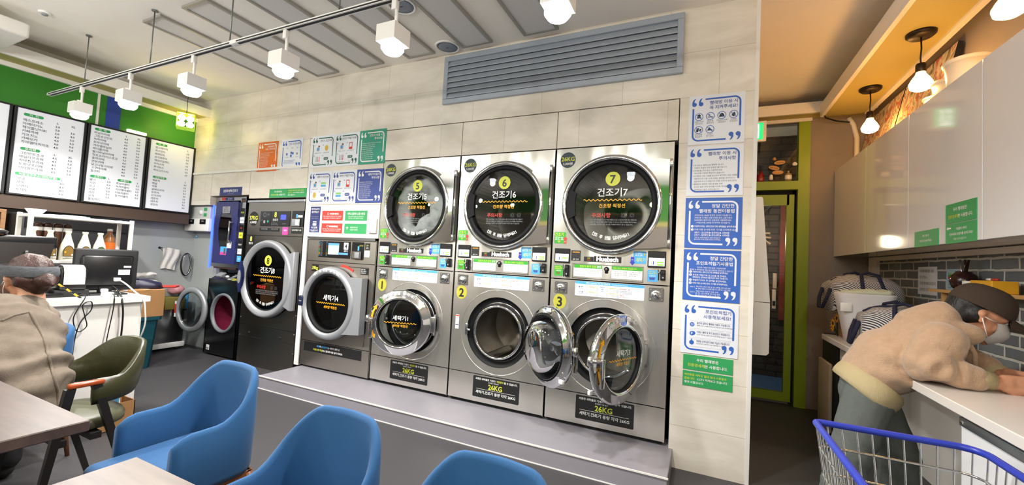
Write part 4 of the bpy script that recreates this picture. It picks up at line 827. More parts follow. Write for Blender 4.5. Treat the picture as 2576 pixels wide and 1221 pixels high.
# ------------------------------------------------------------------ ceiling things
M_lampw = mat('lamp_white_metal', '#f0efec', 0.35)
M_bulb = mat('cool_bulb', '#ffffff', 0.3, emit='#f6fbff', estr=22.0)
RY, RZ = -1.37, 2.69
t = thing('track_rail', 'long white lighting track with black slot hung from the ceiling by thin rods', 'track light rail', (0, RY, RZ))
g = G(); g.box(-3.02, 2.95, -.018, .018, 0, .022, M_lampw); g.box(-2.99, 2.95, -.0183, -.0178, .004, .014, M_blackm); g.box(-2.99, 2.95, -.009, .009, -.0004, .001, M_blackm); g.build('rail', t)
g = G(); g.box(-.15, -.08, -.02, .02, -.003, .025, M_wplas, .003); g.build('joiner', t)
for x in (-2.3, -1.2, -.18, .85, 1.9):
    g = G(); g.cyl((x, 0, .02), (x, 0, .46), .0045, mat('zinc_rod', '#7f8683', 0.35, 0.8), n=8); g.lathe_z(x, 0, [(.022, .462), (.022, .468)], MATS['zinc_rod'], 12); g.box(x-.03, x+.012, -.012, .012, .02, .028, MATS['zinc_rod']); g.build('hanger_rod', t)
def track_spot(x, label, rz):
    t = thing('track_spotlight', label, 'spotlight', (x, RY, RZ-.001), rz, 'white spotlights on the track')
    g = G(); g.box(-.016, .016, -.014, .014, -.055, 0, M_lampw, .004); g.build('adapter', t)
    g = G(); g.cyl((.012, 0, -.05), (.012, 0, -.09), .009, M_lampw, n=10); g.box(.004, .022, -.007, .007, -.15, -.075, M_lampw, .004); g.build('arm', t)
    g = G(); g.cyl((-.02, 0, -.125), (-.02, 0, -.16), .02, M_lampw, n=16)
    a = .062; g.loft([[(-a, -a, -.155), (a, -a, -.155), (a, a, -.155), (-a, a, -.155)], [(-a, -a, -.245), (a, -a, -.245), (a, a, -.245), (-a, a, -.245)]], M_lampw, True, True, False, False)
    g.loft([[(-a+.003, -a+.003, -.245), (a-.003, -a+.003, -.245), (a-.003, a-.003, -.245), (-a+.003, a-.003, -.245)], [(-a+.003, -a+.003, -.17), (a-.003, -a+.003, -.17), (a-.003, a-.003, -.17), (-a+.003, a-.003, -.17)]], M_lampw, True, False, True, False)
    g.build('housing', t)
    g = G(); g.lathe_z(0, 0, [(.028, -.175), (.05, -.225), (.060, -.25), (.060, -.272), (.045, -.292), (.0006, -.301)], M_bulb, 24); g.build('bulb', t)
    l = bpy.data.lights.new('spot', 'SPOT'); l.energy = SPOT_W; l.spot_size = math.radians(165); l.spot_blend = 0.7; l.shadow_soft_size = 0.05; l.color = (1.0, 0.965, 0.92)
    o = bpy.data.objects.new('spot_light', l); COL.objects.link(o); o.parent = t; o.location = (0, 0, -.315)
    return t
SPOT_W = 120
for x, lb in ((-2.33, 'lit white box spotlight nearest the menu boards'), (-1.48, 'second lit spotlight on the track from the left end'), (-.59, 'third lit spotlight on the track from the left end'), (.40, 'lit spotlight fourth from the left end, beneath the ceiling panels'), (1.27, 'lit spotlight in front of the round ceiling speaker grilles'), (2.2, 'lit spotlight cut by the top of the photo, above the louvre vent')):
    track_spot(x, lb, 0.0)

M_lv = mat('grey_louvre_paint', '#a7b0bc', 0.42, 0.2)
t = thing('louvre_vent', 'wide grey louvred air vent high on the tiled wall', 'vent', (.648, 0, 2.69))
Wv, Hv = 2.004, .435
g = G()
for a, b, c, d_ in ((0, Wv, 0, .045), (0, Wv, Hv-.045, Hv), (0, .045, .045, Hv-.045), (Wv-.045, Wv, .045, Hv-.045)): g.box(a, b, -.028, 0, c, d_, M_lv, .004, 1)
g.build('frame', t)
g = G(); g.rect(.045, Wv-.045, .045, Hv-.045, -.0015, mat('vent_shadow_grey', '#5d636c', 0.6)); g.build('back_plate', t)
for i in range(7):
    g = G(); z = .048+i*.0485
    v = [(.045, -.026, z+.007), (Wv-.045, -.026, z+.007), (Wv-.045, -.004, z+.058), (.045, -.004, z+.058), (.045, -.026, z), (Wv-.045, -.026, z), (Wv-.045, -.0025, z+.055), (.045, -.0025, z+.055)]
    g.add(v, [(0, 1, 2, 3), (7, 6, 5, 4), (4, 5, 1, 0), (3, 2, 6, 7)], M_lv); g.build('slat', t)

M_pan = mat('ceiling_panel_face', '#d3d3d4', 0.6); M_panf = mat('ceiling_panel_frame', '#9d9a95', 0.45, 0.2)
PL = ['leftmost narrow ceiling panel, nearest the menu boards', 'second narrow ceiling panel from the menu boards', 'third narrow ceiling panel from the menu boards', 'fourth narrow ceiling panel, left of the two round speakers', 'fifth narrow ceiling panel, beside the round speakers', 'rightmost narrow ceiling panel above the louvre vent']
for i, (x0, x1) in enumerate(((-1.478, -1.208), (-.91, -.60), (-.305, -.008), (.283, .582), (.868, 1.164), (1.449, 1.745))):
    t = thing('ceiling_panel', PL[i], 'ceiling panel', (x0, -1.33, 3.16), 0, 'long grey-framed panels in the ceiling')
    w = x1-x0; g = G(); f = .024
    for a, b, c, d_ in ((0, w, 0, f), (0, w, 1.25-f, 1.25), (0, f, f, 1.25-f), (w-f, w, f, 1.25-f)): g.box(a, b, c, d_, -.02, 0, M_panf)
    g.build('frame', t); g = G(); g.box(f, w-f, f, 1.25-f, -.012, 0, M_pan); g.build('panel', t)
M_spk = mat('speaker_grille', '#7d8796', 0.55)
for x, y, lb in ((.735, -.118, 'round grey ceiling speaker above the left end of the vent'), (.741, -.733, 'round ceiling speaker behind the fifth spotlight')):
    t = thing('ceiling_speaker', lb, 'speaker', (x, y, 3.16)); g = G(); g.lathe_z(0, 0, [(.11, 0), (.108, -.008), (.094, -.01), (.09, -.004)], M_wplas, 36); g.build('rim', t)
    g = G(); g.lathe_z(0, 0, [(.091, -.004), (.06, -.008), (.0005, -.009)], M_spk, 36); g.box(-.012, .012, -.003, .003, -.0105, -.009, M_black); g.build('grille', t)
t = thing('smoke_detector', 'small white round detector on the ceiling above the air conditioner', 'detector', (-2.16, -1.69, 3.16)); g = G(); g.lathe_z(0, 0, [(.04, 0), (.038, -.012), (.03, -.014)], M_wplas, 20); g.build('base', t); g = G(); g.lathe_z(0, 0, [(.022, -.012), (.018, -.026), (.0005, -.027)], M_grey, 16); g.build('sensor', t)
t = thing('air_conditioner', 'white ceiling air conditioner with yellowish underside, cut by the left edge', 'air conditioner', (-2.75, -2.3, 2.92))
g = G(); g.box(-.33, .53, -.62, .56, .0, .12, M_white, .02); g.build('body', t); g = G(); g.box(-.2, .4, -.5, .42, -.008, .0, mat('warm_filter_grille', '#cfc38c', 0.6), .004); g.build('intake_grille', t); g = G(); g.box(-.2, .4, -.5, .4, .12, .24, M_white); g.build('mount', t)
g = G(); g.box(-.3, -.24, -.5, .5, -.01, .0, M_white, .003); g.build('outlet_flap', t)

# green acrylic cube lamp
t = thing('cube_pendant_lamp', 'small lit lime green cube lamp hanging at the left wall corner', 'lamp', (-2.72, -.35, 2.66), PI/2-.5)
M_limeac = mat('lime_acrylic', '#a8d020', 0.3, emit='#9fd010', estr=0.55); M_wb = mat('warm_bulb', '#fff0c8', 0.3, emit='#ffd591', estr=45.0)
s = .085
for a, b, c, d_, e, f in ((-s, s, -s, s, 0, .006), (-s, s, -s, s, .164, .17), (-s, -s+.006, -s, s, .006, .164), (s-.006, s, -s, s, .006, .164)): 
    g = G(); g.box(a, b, c, d_, e, f, M_limeac); g.build('panel', t)
for dx in (-.04, .04):
    for dz in (.05, .12):
        g = G(); g.lathe_y(dx, dz, [(.0005, -.06), (.03, -.05), (.036, -.02), (.03, .01), (.0005, .015)], M_wb, 16); g.build('bulb', t)
g = G(); g.cyl((0, 0, .17), (0, 0, .5), .003, M_blackm, n=6); g.build('cord', t)

# ------------------------------------------------------------------ menu boards on the left wall
M_menu = mat('lit_menu_face', '#dfe2e8', 0.4, emit='#eaf0ff', estr=0.2)
M_mink = mat('menu_ink', '#2b2b2e', 0.6)
def menu(y0, y1, label, cols, heads):
    w, h = y1-y0, .854
    t = thing('menu_board', label, 'menu board', (-3.199, y0, 1.70), PI/2, 'backlit menu boards')
    g = G(); f = .016
    for a, b, c, d_ in ((0, w, 0, f), (0, w, h-f, h), (0, f*1.3, f, h-f), (w-f*1.3, w, f, h-f)): g.box(a, b, -.05, 0, c, d_, M_blackm, .003, 1)
    g.build('frame', t); g = G(); g.box(f*1.3, w-f*1.3, -.042, 0, f, h-f, M_menu); g.build('face', t)
    g = G(); y = -.0425
    for s, x, z, pw in heads: g.slab(g.rrect_pts(x*w, (x+pw)*w, z*h-.014, z*h+.014, .0135), -.0428, -.042, M_grn); g.text(s, (x+pw/2)*w, z*h-.009, .027, M_wht, 'c', -.0431, pw*w*.85, .03)
    g.build('heading', t)
    g = G()
    for x, z, dz, hs, al, items in cols:
        for i, s in enumerate(items): g.text(s, x*w, z*h-i*dz*h, hs*.82, M_mink, al, y, None, .022)
    g.build('price_list', t)
    return t
D = .0415
menu(-2.07, -1.555, 'backlit menu board cut by the left edge of the photo', [(.86, .66, D, .034, 'c', ['0']*6), (.3, .66, D, .032, 'l', ['메뉴', '음료'])], [('음료', .2, .9, .3)])
menu(-1.545, -1.035, 'backlit menu board with coffee list under 커피 and 프라페 headings', [
    (.12, .845, D, .036, 'l', ['에스프레소', '아메리카노', '헤이즐넛커피', '카페라떼', '카프치노', '카페모카', '카라멜마끼아또']), (.58, .886, D, .032, 'c', ['L', '2.0', '2.0', '3.0', '4.0', '4.0', '4.0', '4.0']), (.80, .886, D, .032, 'c', ['XL', '', '3.0', '4.0', '5.0', '5.0', '5.0', '5.0']),
    (.12, .468, D, .036, 'l', ['그린민트초코', '바닐라프라페', '자바칩프라페', '토피넛프라페', '카라멜프라페']), (.58, .509, D, .032, 'c', ['L', '4.5', '4.5', '4.5', '4.5', '4.5']), (.80, .509, D, .032, 'c', ['XL', '5.0', '5.0', '5.0', '5.0', '5.0']),
    (.12, .178, D, .036, 'l', ['사과', '자몽', '오렌지', '토마토']), (.72, .219, D, .032, 'c', ['L', '8.0', '8.0', '8.0', '6.0'])], [('커  피', .12, .92, .26), ('프라페', .12, .53, .26), ('녹즙생과쥬스100%(여름)', .09, .243, .60)])
menu(-1.025, -.505, 'backlit menu board with latte, smoothie and bubble tea lists', [
    (.1, .885, .0405, .034, 'l', ['바닐라라떼', '그린초코민트', '녹차라떼', '토피넛라떼', '카라멜바닐라', '메이플라떼', '딸기바닐라라떼', '핫초코/아이스초코', '홍차라떼', '연유라떼', '달고나밀크라떼', '고구마라떼', '밀크티']),
    (.62, .925, .0405, .031, 'c', ['L', '4.0', '4.5', '4.0', '4.0', '4.0', '4.0', '4.0', '3.5', '4.0', '4.0', '4.0', '4.0', '4.0']), (.84, .925, .0405, .031, 'c', ['XL', '5.0', '5.0', '5.0', '5.0', '5.0', '5.0', '5.0', '4.0', '5.0', '5.0', '5.5', '5.0', '5.0']),
    (.1, .287, .0405, .034, 'l', ['딸기', '키위', '망고', '자몽', '레몬', '유자', '블루베리']), (.40, .327, .0405, .031, 'c', ['L', '5.0', '5.0', '5.0', '5.0', '5.0', '5.0', '5.0'][:7]), (.52, .287, .0405, .032, 'l', ['흑당버블티', '녹차버블티', '카라멜버블티', '타로버블티', '밀크버블티']), (.89, .327, .0405, .031, 'c', ['L', '5.5', '5.5', '5.5', '5.5', '5.5'])], [('라  떼', .1, .942, .25), ('스무디', .1, .342, .25), ('버블티', .54, .342, .24)])
menu(-.495, .0, 'backlit menu board with tea list, nearest the tiled wall', [
    (.14, .872, .0455, .034, 'l', ['얼그레이티', '자스민티', '페퍼민트', '슈거레몬티', '캐모마일레드', '아이스티', '루이보스', '히비스커스티']), (.83, .917, .0455, .031, 'c', ['L']+['3.5']*8),
    (.14, .408, .0425, .034, 'l', ['복분자', '매실', '석류', '골매모과차', '유자차', '오미자차', '레몬차', '대추차', '생강차']), (.83, .45, .0425, .031, 'c', ['L']+['3.5']*9)], [('티  류', .14, .935, .24), ('과일차류', .14, .467, .28)])
g = G(); g.box(-.09, .09, -.03, 0, 0, .03, mat('warm_tube', '#fff4d0', 0.4, emit='#ffe9b0', estr=4.0), .006); g.T = Matrix(); o = g.build('picture_light'); o.matrix_world = TR(-3.16, -.62, 2.556, PI/2); tag(o, 'short lit warm lamp on top of the latte menu board', 'lamp')
# ------------------------------------------------------------------ left side: shoe laundry corner
M_navyd = mat('navy_door', '#262c63', 0.35)
t = thing('shoe_dryer', 'tall shoe dryer with navy door and blue light strip beside the grey dryer', 'shoe dryer', (-2.74, .08, 1.06))
g = G(); Wd = .60
for a, b, c, d_ in ((0, .06, 0, .86), (.50, Wd, 0, .86), (.06, .50, .815, .86), (.06, .50, 0, .045)): g.box(a, b, -.02, .45, c, d_, M_chrome2)
g.box(0.06, .5, .4, .45, .045, .815, M_blackm); g.box(.06, .5, -.015, .45, -.02, .045, mat('dark_wood_print', '#3c2622', 0.5)); g.build('cabinet', t)
g = G()
outer = g.rrect_pts(.065, .50, .045, .80, .01); 
n = 40; cx, cz, rx, rz = .275, .47, .125, .275
g.plate_hole(.065, .50, .045, .80, cx, cz, .125, -.045, M_navyd, 48)
for i in range(48, len(g.v)): pass
g.v = [(x, y, cz+(z-cz)*1.0) for x, y, z in g.v]
nn = len(g.v)//2
g.v = [((x, y, cz+(z-cz)*(2.15 if i < nn else 1.0))) for i, (x, y, z) in enumerate(g.v)]
g.box(.065, .50, -.0445, -.02, .045, .05, M_navyd); g.box(.065, .07, -.0445, -.02, .05, .8, M_navyd); g.box(.495, .5, -.0445, -.02, .05, .8, M_navyd); g.box(.065, .5, -.0445, -.02, .795, .8, M_navyd); door = g.build('dryer_door', t)
g = G(); g.slab([(cx+.128*math.cos(2*PI*i/40), cz+.275*math.sin(2*PI*i/40)) for i in range(40)], -.043, -.038, glassy('dark_window', '#3c4144', 1.6)); g.build('window', door)
g = G(); g.box(.40, .43, -.085, -.045, .53, .555, M_chrome, .006); g.box(.40, .43, -.085, -.045, .30, .325, M_chrome, .006); g.cyl((.415, -.08, .29), (.415, -.08, .56), .009, M_chrome, n=12); g.build('handle', door)
g = G(); g.box(.2, .345, -.0465, -.045, .66, .74, M_grey); para(g, ['신발을', '올려 놓고', '문을 닫으세요'], .27, .722, .022, .024, M_blk, -.047, .12, 'c'); g.box(.22, .34, -.0465, -.045, .15, .25, M_sky); g.box(.22, .34, -.047, -.0464, .15, .185, M_pinkp); g.box(.29, .325, -.0472, -.0464, .16, .23, M_ink); g.box(.345, .43, -.05, -.046, .235, .31, M_wht); g.build('paper_note', door)
g = G(); g.box(-.035, -.012, -.03, -.01, -.02, .84, mat('blue_led_strip', '#3b5cff', 0.3, emit='#2a45ff', estr=5.0), .004); g.build('light_strip', t)
for i, (z0, z1, m, s, c) in enumerate(((.79, .84, M_black, '0.0', M_redp), (.62, .72, M_blk, '이용 안내', M_lime), (.54, .61, M_board, '신발 종류', M_ink), (.45, .52, M_black, '0.0', M_redp), (.36, .43, M_lime, '동전', M_blk), (.24, .33, M_blk, '사용 순서', M_wht), (.17, .235, M_board, '주의', M_ink), (.08, .15, M_sky, '코스', M_wht))):
    g = G(); g.box(.515, .588, -.023, -.02, z0, z1, m); g.text(s, .552, (z0+z1)/2-.01, .024, c, 'c', -.0235, .06, .02); g.build('side_label', t)
g = G(); g.box(.13, .36, -.024, -.02, .82, .855, M_navy); g.box(.13, .2, -.0245, -.0236, .82, .855, M_redp); g.text('신발 건조기', .29, .83, .018, M_wht, 'c', -.0246); g.build('top_label', t)

M_bk = mat('glossy_black_body', '#0e0f12', 0.18)
t = thing('black_washing_machine', 'black front loading shoe washer with open round door below the navy shoe dryer', 'washing machine', (-2.67, .02, 0))
g = G(); Wd = .60
g.plate_hole(0, Wd, .02, .90, .33, .52, .205, 0, M_bk, 40); g.box(0, .015, 0, .5, .02, .90, M_bk); g.box(Wd-.015, Wd, 0, .5, .02, .9, M_bk); g.box(0, Wd, 0, .5, .90, .915, M_bk); g.box(.02, Wd-.02, .04, .46, 0, .02, M_gap)
g.add([(0, 0, .90), (Wd, 0, .90), (Wd, .14, .99), (0, .14, .99), (0, .5, .99), (Wd, .5, .99), (0, .5, .9), (Wd, .5, .9)], [(0, 1, 2, 3), (3, 2, 5, 4), (0, 3, 4, 6), (1, 7, 5, 2), (4, 5, 7, 6)], M_bk); g.build('body', t)
g = G(); g.push(Matrix.Translation((0, 0, .90)) @ Matrix.Rotation(-math.radians(57), 4, 'X'))
g.rrect(.03, .57, .01, .155, .01, -.002, M_black); g.slab(g.rrect_pts(.04, .16, .06, .14, .01), -.02, -.002, M_grey); g.lathe_y(.26, .08, [(.045, -.002), (.042, -.03), (.0005, -.032)], M_chrome2, 24); g.lathe_y(.20, .075, [(.02, -.002), (.018, -.02), (.0005, -.021)], M_chrome, 16)
for i in range(4): g.rrect(.33, .40, .025+.03*i, .045+.03*i, .006, -.0035, M_grey)
g.rrect(.41, .47, .02, .06, .004, -.0035, M_yel); g.rrect(.48, .55, .02, .06, .004, -.0035, mat('olive_print', '#8b8a52', 0.5)); g.text('세탁', .44, .033, .02, M_blk, 'c', -.004); g.pop(); g.build('control_panel', t)
g = G(); g.lathe_y(.33, .52, [(.235, 0), (.232, -.012), (.208, -.014), (.202, .02)], mat('grey_door_trim', '#6d7177', 0.35), 48); g.build('door_rim', t)
g = G(); g.lathe_y(.33, .52, [(.205, .01), (.24, .05), (.24, .4), (.0005, .42)], mat('maroon_drum', '#6a1c35', 0.35), 40); g.build('drum', t)
g = G(); R = .245; cx = -R-.005
g.lathe_y(cx, 0, [(R-.02, .012), (R, .008), (R, -.016), (R-.02, -.03), (.19, -.03), (.185, .0)], M_silver, 48); g.lathe_y(cx, 0, [(.188, -.02), (.12, .07), (.0005, .085)], M_glassc, 36); g.box(cx-R+.01, cx-R+.03, -.034, -.028, -.05, .05, M_redp); g.box(cx-R+.01, cx-R+.03, -.034, -.028, .05, .08, M_wht); g.box(cx-R+.01, cx-R+.03, -.034, -.028, -.09, -.05, M_wht)
o = g.build('round_door', t); o.location = (.085, -.03, .52); o.rotation_euler = (0, 0, math.radians(10)); o.scale = (1, 1, 1.12)
g = G(); g.box(.53, .55, -.012, 0, .5, .54, M_wplas, .005); g.build('door_latch', t)
g = G(); g.box(.06, .12, -.002, 0, .06, .12, M_wht); g.rect(.066, .114, .066, .09, -.0025, M_grey); g.build('rating_label', t)

t = thing('coin_changer', 'white boxy coin changer fixed high on the grey niche wall', 'coin changer', (-3.335, .178, 1.49))
g = G(); g.box(0, .5, -.12, 0, .16, .32, mat('pale_grey_metal', '#c9cccc', 0.4), .008); g.box(.0, .52, -.14, 0, .0, .16, M_wplas, .008); g.build('body', t)
for x in (.09, .34): 
    g = G(); g.box(x, x+.12, -.146, -.14, .09, .15, M_black); g.text('COIN', x+.06, .12, .02, M_wht, 'c', -.1465); g.build('slot_panel', t)
g = G(); g.lathe_y(.32, .24, [(.03, -.12), (.028, -.14), (.0005, -.142)], M_wplas, 20); g.box(.37, .43, -.124, -.12, .26, .30, M_grn); g.box(.37, .43, -.124, -.12, .19, .23, M_grn); g.build('dial', t)
g = G(); g.box(0, .045, -.002, 0, 0, .04, M_sky); g.rect(.005, .04, .02, .035, -.0025, M_wht); o = g.build('wall_sticker'); o.location = (-3.33, .179, 1.40); tag(o, 'tiny pale blue sticker below the coin changer', 'sticker')

# ---- back counter of stacked bags by the grey stone wall
t = thing('steel_work_table', 'low stainless steel table along the grey stone wall', 'table', (-3.33, -1.0, 0))
g = G(); g.box(0, .25, 0, 1.02, .48, .5, M_chrome2); g.build('top', t); g = G(); g.box(.23, .245, .0, 1.0, .10, .48, M_chrome2); g.build('front_panel', t)
g = G(); g.box(.2, .26, .0, 1.02, .04, .10, M_wplas, .004); g.build('kick_rail', t)
for x in (.03, .21):
    for y in (.04, .96): g = G(); g.cyl((x, y, 0), (x, y, .48), .018, M_chrome2, n=10); g.build('leg', t)
M_tealp = mat('teal_bin_plastic', '#0a4450', 0.4)
t = thing('teal_bin', 'tall dark teal plastic bin beside the end of the white bar', 'bin', (-2.6, -.78, 0))
g = G(); R4 = lambda hx, hy, z, r=.03: [(sx*hx-(r if k else 0)*sx, sy*hy-(0 if k else r)*sy, z) for sx, sy, k in ((-1, -1, 1), (1, -1, 1), (1, -1, 0), (1, 1, 0), (1, 1, 1), (-1, 1, 1), (-1, 1, 0), (-1, -1, 0))]
g.loft([R4(.17, .17, 0), R4(.20, .20, .50), R4(.22, .22, .505), R4(.22, .22, .535), R4(.19, .19, .535), R4(.19, .19, .30)], M_tealp, True, True, True, False); g.build('body', t)
M_card = mat('cardboard', '#a57a4d', 0.85, noise_amt=0.06, nscale=12)
t = thing('cardboard_box', 'large closed brown cardboard box on the teal bin behind the monitor', 'box', (-2.62, -.70, .536))
g = G(); g.box(-.25, .22, -.15, .15, 0, .285, M_card, .004, 1); g.build('carton', t); g = G(); g.box(-.252, .222, -.03, .03, .284, .287, mat('packing_tape', '#c9b184', 0.3)); g.build('tape', t)
g = G(); pts = [(-.22, .0), (-.2, .07), (-.1, .10), (.08, .095), (.2, .06), (.22, .0)]
g.loft([[(x*s_, y, z*s_) for x, z in pts] for y, s_ in ((-.08, .85), (-.05, 1), (.05, 1), (.08, .85))], mat('navy_purse_leather', '#1d1e38', 0.45), True); t = thing('handbag', 'flat navy handbag lying on the brown cardboard box', 'handbag', (-2.62, -.72, .823), .9); o = g.build('bag_body', t)
g = G(); g.tube([(-.2, -.06, .03), (-.3, -.1, .02), (-.28, -.16, .06), (-.1, -.14, .11), (.05, -.1, .1)], .008, MATS['navy_purse_leather'], 6); g.build('strap', t); g = G(); g.tube([(-.02+.022*math.cos(a), -.09, .06+.022*math.sin(a)) for a in (2*PI*i/14 for i in range(14))], .004, mat('brass', '#b69452', 0.3, 1.0), 6, True); g.build('ring', t)
g = G(); g.box(-.2, .2, -.02, .02, 0, .015, M_redp, .003); o = g.build('red_folder'); o.matrix_world = TR(-2.68, -.52, .823, .9); o.scale = (1, 4, 1.2); tag(o, 'thin red folder on the cardboard box behind the handbag', 'folder')
t = thing('hanging_towel', 'white cloth hanging on the grey stone wall near the niche corner', 'cloth', (-3.345, -.09, 1.02))
g = G(); rows = []
for i in range(9):
    z = .24-.26*i/8; rows.append([(.012+.012*math.sin(j*1.3+i*.4)+.02*(1-i/8), -.10+.2*j/12*(1-.02*i)+.01*math.sin(i*.7), z-.02*abs(j-4)/6) for j in range(13)])
vs = [p for r in rows for p in r]; g.add(vs, [(i*13+j, i*13+j+1, (i+1)*13+j+1, (i+1)*13+j) for i in range(8) for j in range(12)], mat('white_cotton', '#dcdad4', 0.9, bump=.1, bscale=200), True); g.build('cloth', t)
g = G(); g.cyl((-.014, -.11, .235), (.05, -.11, .235), .006, M_blackm, n=8); g.cyl((-.014, -.11, .235), (-.0135, -.11, .235), .015, M_blackm, n=10); g.build('hook', t)
t = thing('oval_ring_handle', 'dark oval ring hanging on the wall beside the white cloth', 'ring', (-3.33, .085, 1.05))
g = G(); g.tube([(.02, .055*math.cos(a), .14*math.sin(a)) for a in (2*PI*i/28 for i in range(28))], .012, M_black, 8, True); g.build('ring', t); g = G(); g.tube([(.03, .05*math.cos(a), .132*math.sin(a)) for a in (2*PI*i/28 for i in range(28))], .006, M_chrome, 8, True); g.build('inner_ring', t)

def blob_mesh(name, parts, vox, m, parent=None, smooth=4, disp=None, label=None, cat=None, group=None, T=None):
    """rounded closed pieces fused into ONE continuous surface"""
    g = G()
    for p in parts:
        a, ra, b, rb = p[:4]; a, b = Vector(a), Vector(b); sq = p[4] if len(p) > 4 else None
        d = b-a; L = d.length
        dn = d.normalized() if L > 1e-6 else Vector((0, 0, 1))
        if sq: ax, kx, ky = sq; u = (Vector(ax)-dn*Vector(ax).dot(dn)).normalized(); v = dn.cross(u)
        else: u = dn.orthogonal().normalized(); v = dn.cross(u); kx = ky = 1
        rings = []; N = 16
        prof = [(-ra*math.cos(t), ra*math.sin(t)) for t in (PI/2*i/5 for i in range(1, 6))]+[(L+rb*math.sin(t), rb*math.cos(t)) for t in (PI/2*i/5 for i in range(0, 5))]
        for h, r in prof: rings.append([tuple(a+dn*h+(u*math.cos(t)*kx+v*math.sin(t)*ky)*r) for t in (2*PI*i/N for i in range(N))])
        g.loft(rings, m, True, True, True)
    me = bpy.data.meshes.new('raw'); me.from_pydata(g.v, [], g.f); me.update()
    o = bpy.data.objects.new('raw', me); COL.objects.link(o)
    md = o.modifiers.new('r', 'REMESH'); md.mode = 'VOXEL'; md.voxel_size = vox
    if smooth: s = o.modifiers.new('s', 'SMOOTH'); s.factor = .5; s.iterations = smooth
    dg = bpy.context.evaluated_depsgraph_get(); em = bpy.data.meshes.new_from_object(o.evaluated_get(dg))
    bpy.data.objects.remove(o); bpy.data.meshes.remove(me)
    em.materials.clear(); em.materials.append(m); em.polygons.foreach_set('use_smooth', [True]*len(em.polygons)); em.name = name
    if disp:
        em.update(); nr = [v.normal.copy() for v in em.vertices]
        for v, n_ in zip(em.vertices, nr): v.co += n_*disp(v.co)
        em.update()
    r = bpy.data.objects.new(name, em); COL.objects.link(r)
    if parent: r.parent = parent
    if T: r.matrix_world = T
    if label: tag(r, label, cat, group)
    return r
def wrinkle(amp, sc, seed=0, st=(1, 1, 1)):
    return lambda p: amp*noise.noise(Vector((p.x*st[0]*sc+seed, p.y*st[1]*sc, p.z*st[2]*sc)))
M_bagt = mat('turquoise_plastic', '#3f9fb5', 0.35); M_bagw = mat('clear_plastic_white', '#c9cfd0', 0.25); M_pink = mat('faded_pink_plastic', '#b98187', 0.5)
def sack(name, label, x, y, z, sx, sy, sz, m, seed, amp=.02):
    return blob_mesh(name, [((x-sx*.4, y, z+sz*.5), sz*.5, (x+sx*.4, y, z+sz*.5), sz*.5, ((0, 1, 0), sy/sz, 1))], .014, m, None, 2, wrinkle(amp, 14, seed), label, 'bag', 'packed bags on the steel table')
sack('plastic_bag', 'crumpled turquoise plastic bag lowest on the steel table', -3.2, -.42, .515, .2, .40, .13, M_bagt, 3)
sack('plastic_bag', 'turquoise plastic bag lying on another beside the brown box', -3.2, -.40, .665, .18, .32, .10, M_bagt, 9)
sack('plastic_bag', 'shiny clear plastic bundle above the turquoise bags', -3.2, -.38, .785, .16, .26, .08, M_bagw, 5)
sack('plastic_bag', 'faded pink plastic bag by the niche corner', -3.21, -.06, .668, .12, .14, .13, M_pink, 2)
g = G(); g.box(-.12, .12, -.13, .13, 0, .15, mat('olive_card', '#6d6326', 0.8), .006); o = g.build('olive_box'); o.location = (-3.19, -.10, .501); o.scale = (.8, .8, 1); tag(o, 'small olive green box on the steel table', 'box')
g = G(); g.box(-.09, .09, -.09, .09, 0, .06, M_sky, .008); o = g.build('blue_packet'); o.location = (-3.2, .03, .501); o.scale = (.8, .3, 3.4); tag(o, 'bright blue packet standing behind the olive box on the steel table', 'packet')
blob_mesh('white_rag', [((-3.22, -.45, .915), .04, (-3.18, -.33, .925), .04, ((0, 1, 0), 1.3, .6)), ((-3.2, -.47, .92), .03, (-3.22, -.3, .93), .03)], .012, M_white, None, 2, wrinkle(.02, 22, 4), 'crumpled white rag on top of the bag pile', 'cloth')
# ------------------------------------------------------------------ bar with its equipment
t = thing('bar_counter', 'white bar counter with speckled top below the menu boards', 'counter', (-1.44, -2.9, 0))
M_top = mat('speckled_white_top', '#e6e5e2', 0.35, noise_amt=0.1, nscale=60)
g = G(); g.box(-.40, .35, -1.2, 1.58, 0, .855, M_white); g.build('body', t); g = G(); g.box(-.42, .385, -1.22, 1.615, .855, .90, M_top, .004, 1); g.build('worktop', t)

t = thing('computer_monitor', 'black flat monitor seen from behind on the bar end', 'monitor', (-1.33, -1.46, .90), -.06)
g = G(); g.box(-.03, .01, -.185, .185, .03, .345, M_blackm, .012); g.box(.008, .03, -.15, .15, .06, .30, M_black, .018); g.build('housing', t)
g = G(); g.box(-.034, -.03, -.175, .175, .04, .335, mat('screen_dark', '#1b2430', 0.2)); g.build('screen', t)
g = G(); g.box(-.02, .02, -.04, .04, .01, .10, M_blackm, .006); g.box(-.09, .09, -.11, .11, 0, .012, M_blackm, .005); g.build('stand', t)
g = G(); g.box(.0295, .0315, .06, .13, .15, .19, M_board); g.box(.0295, .0315, .09, .135, .205, .22, M_board); g.build('rating_label', t)
g = G(); g.box(.025, .05, .035, .075, .10, .128, M_wplas, .004); g.build('cable_plug', t)
t = thing('pos_terminal', 'large glossy black till terminal at the left end of the bar', 'till', (-1.34, -1.965, .90), .05)
g = G(); g.loft([[(.0, -.26, .0), (.0, .17, .0), (.09, .17, .0), (.09, -.26, .0)], [(-.06, -.26, .16), (-.06, .165, .16), (.06, .165, .16), (.06, -.26, .16)], [(-.04, -.30, .40), (-.04, .215, .40), (.03, .215, .40), (.03, -.30, .40)]], M_black, True, True, True, False); g.build('housing', t)
g = G(); g.box(-.05, .034, -.31, .225, .33, .415, M_black, .012); g.build('top_display', t); g = G(); g.box(-.1, .14, -.2, .24, 0, .03, M_black, .008); g.build('base', t)
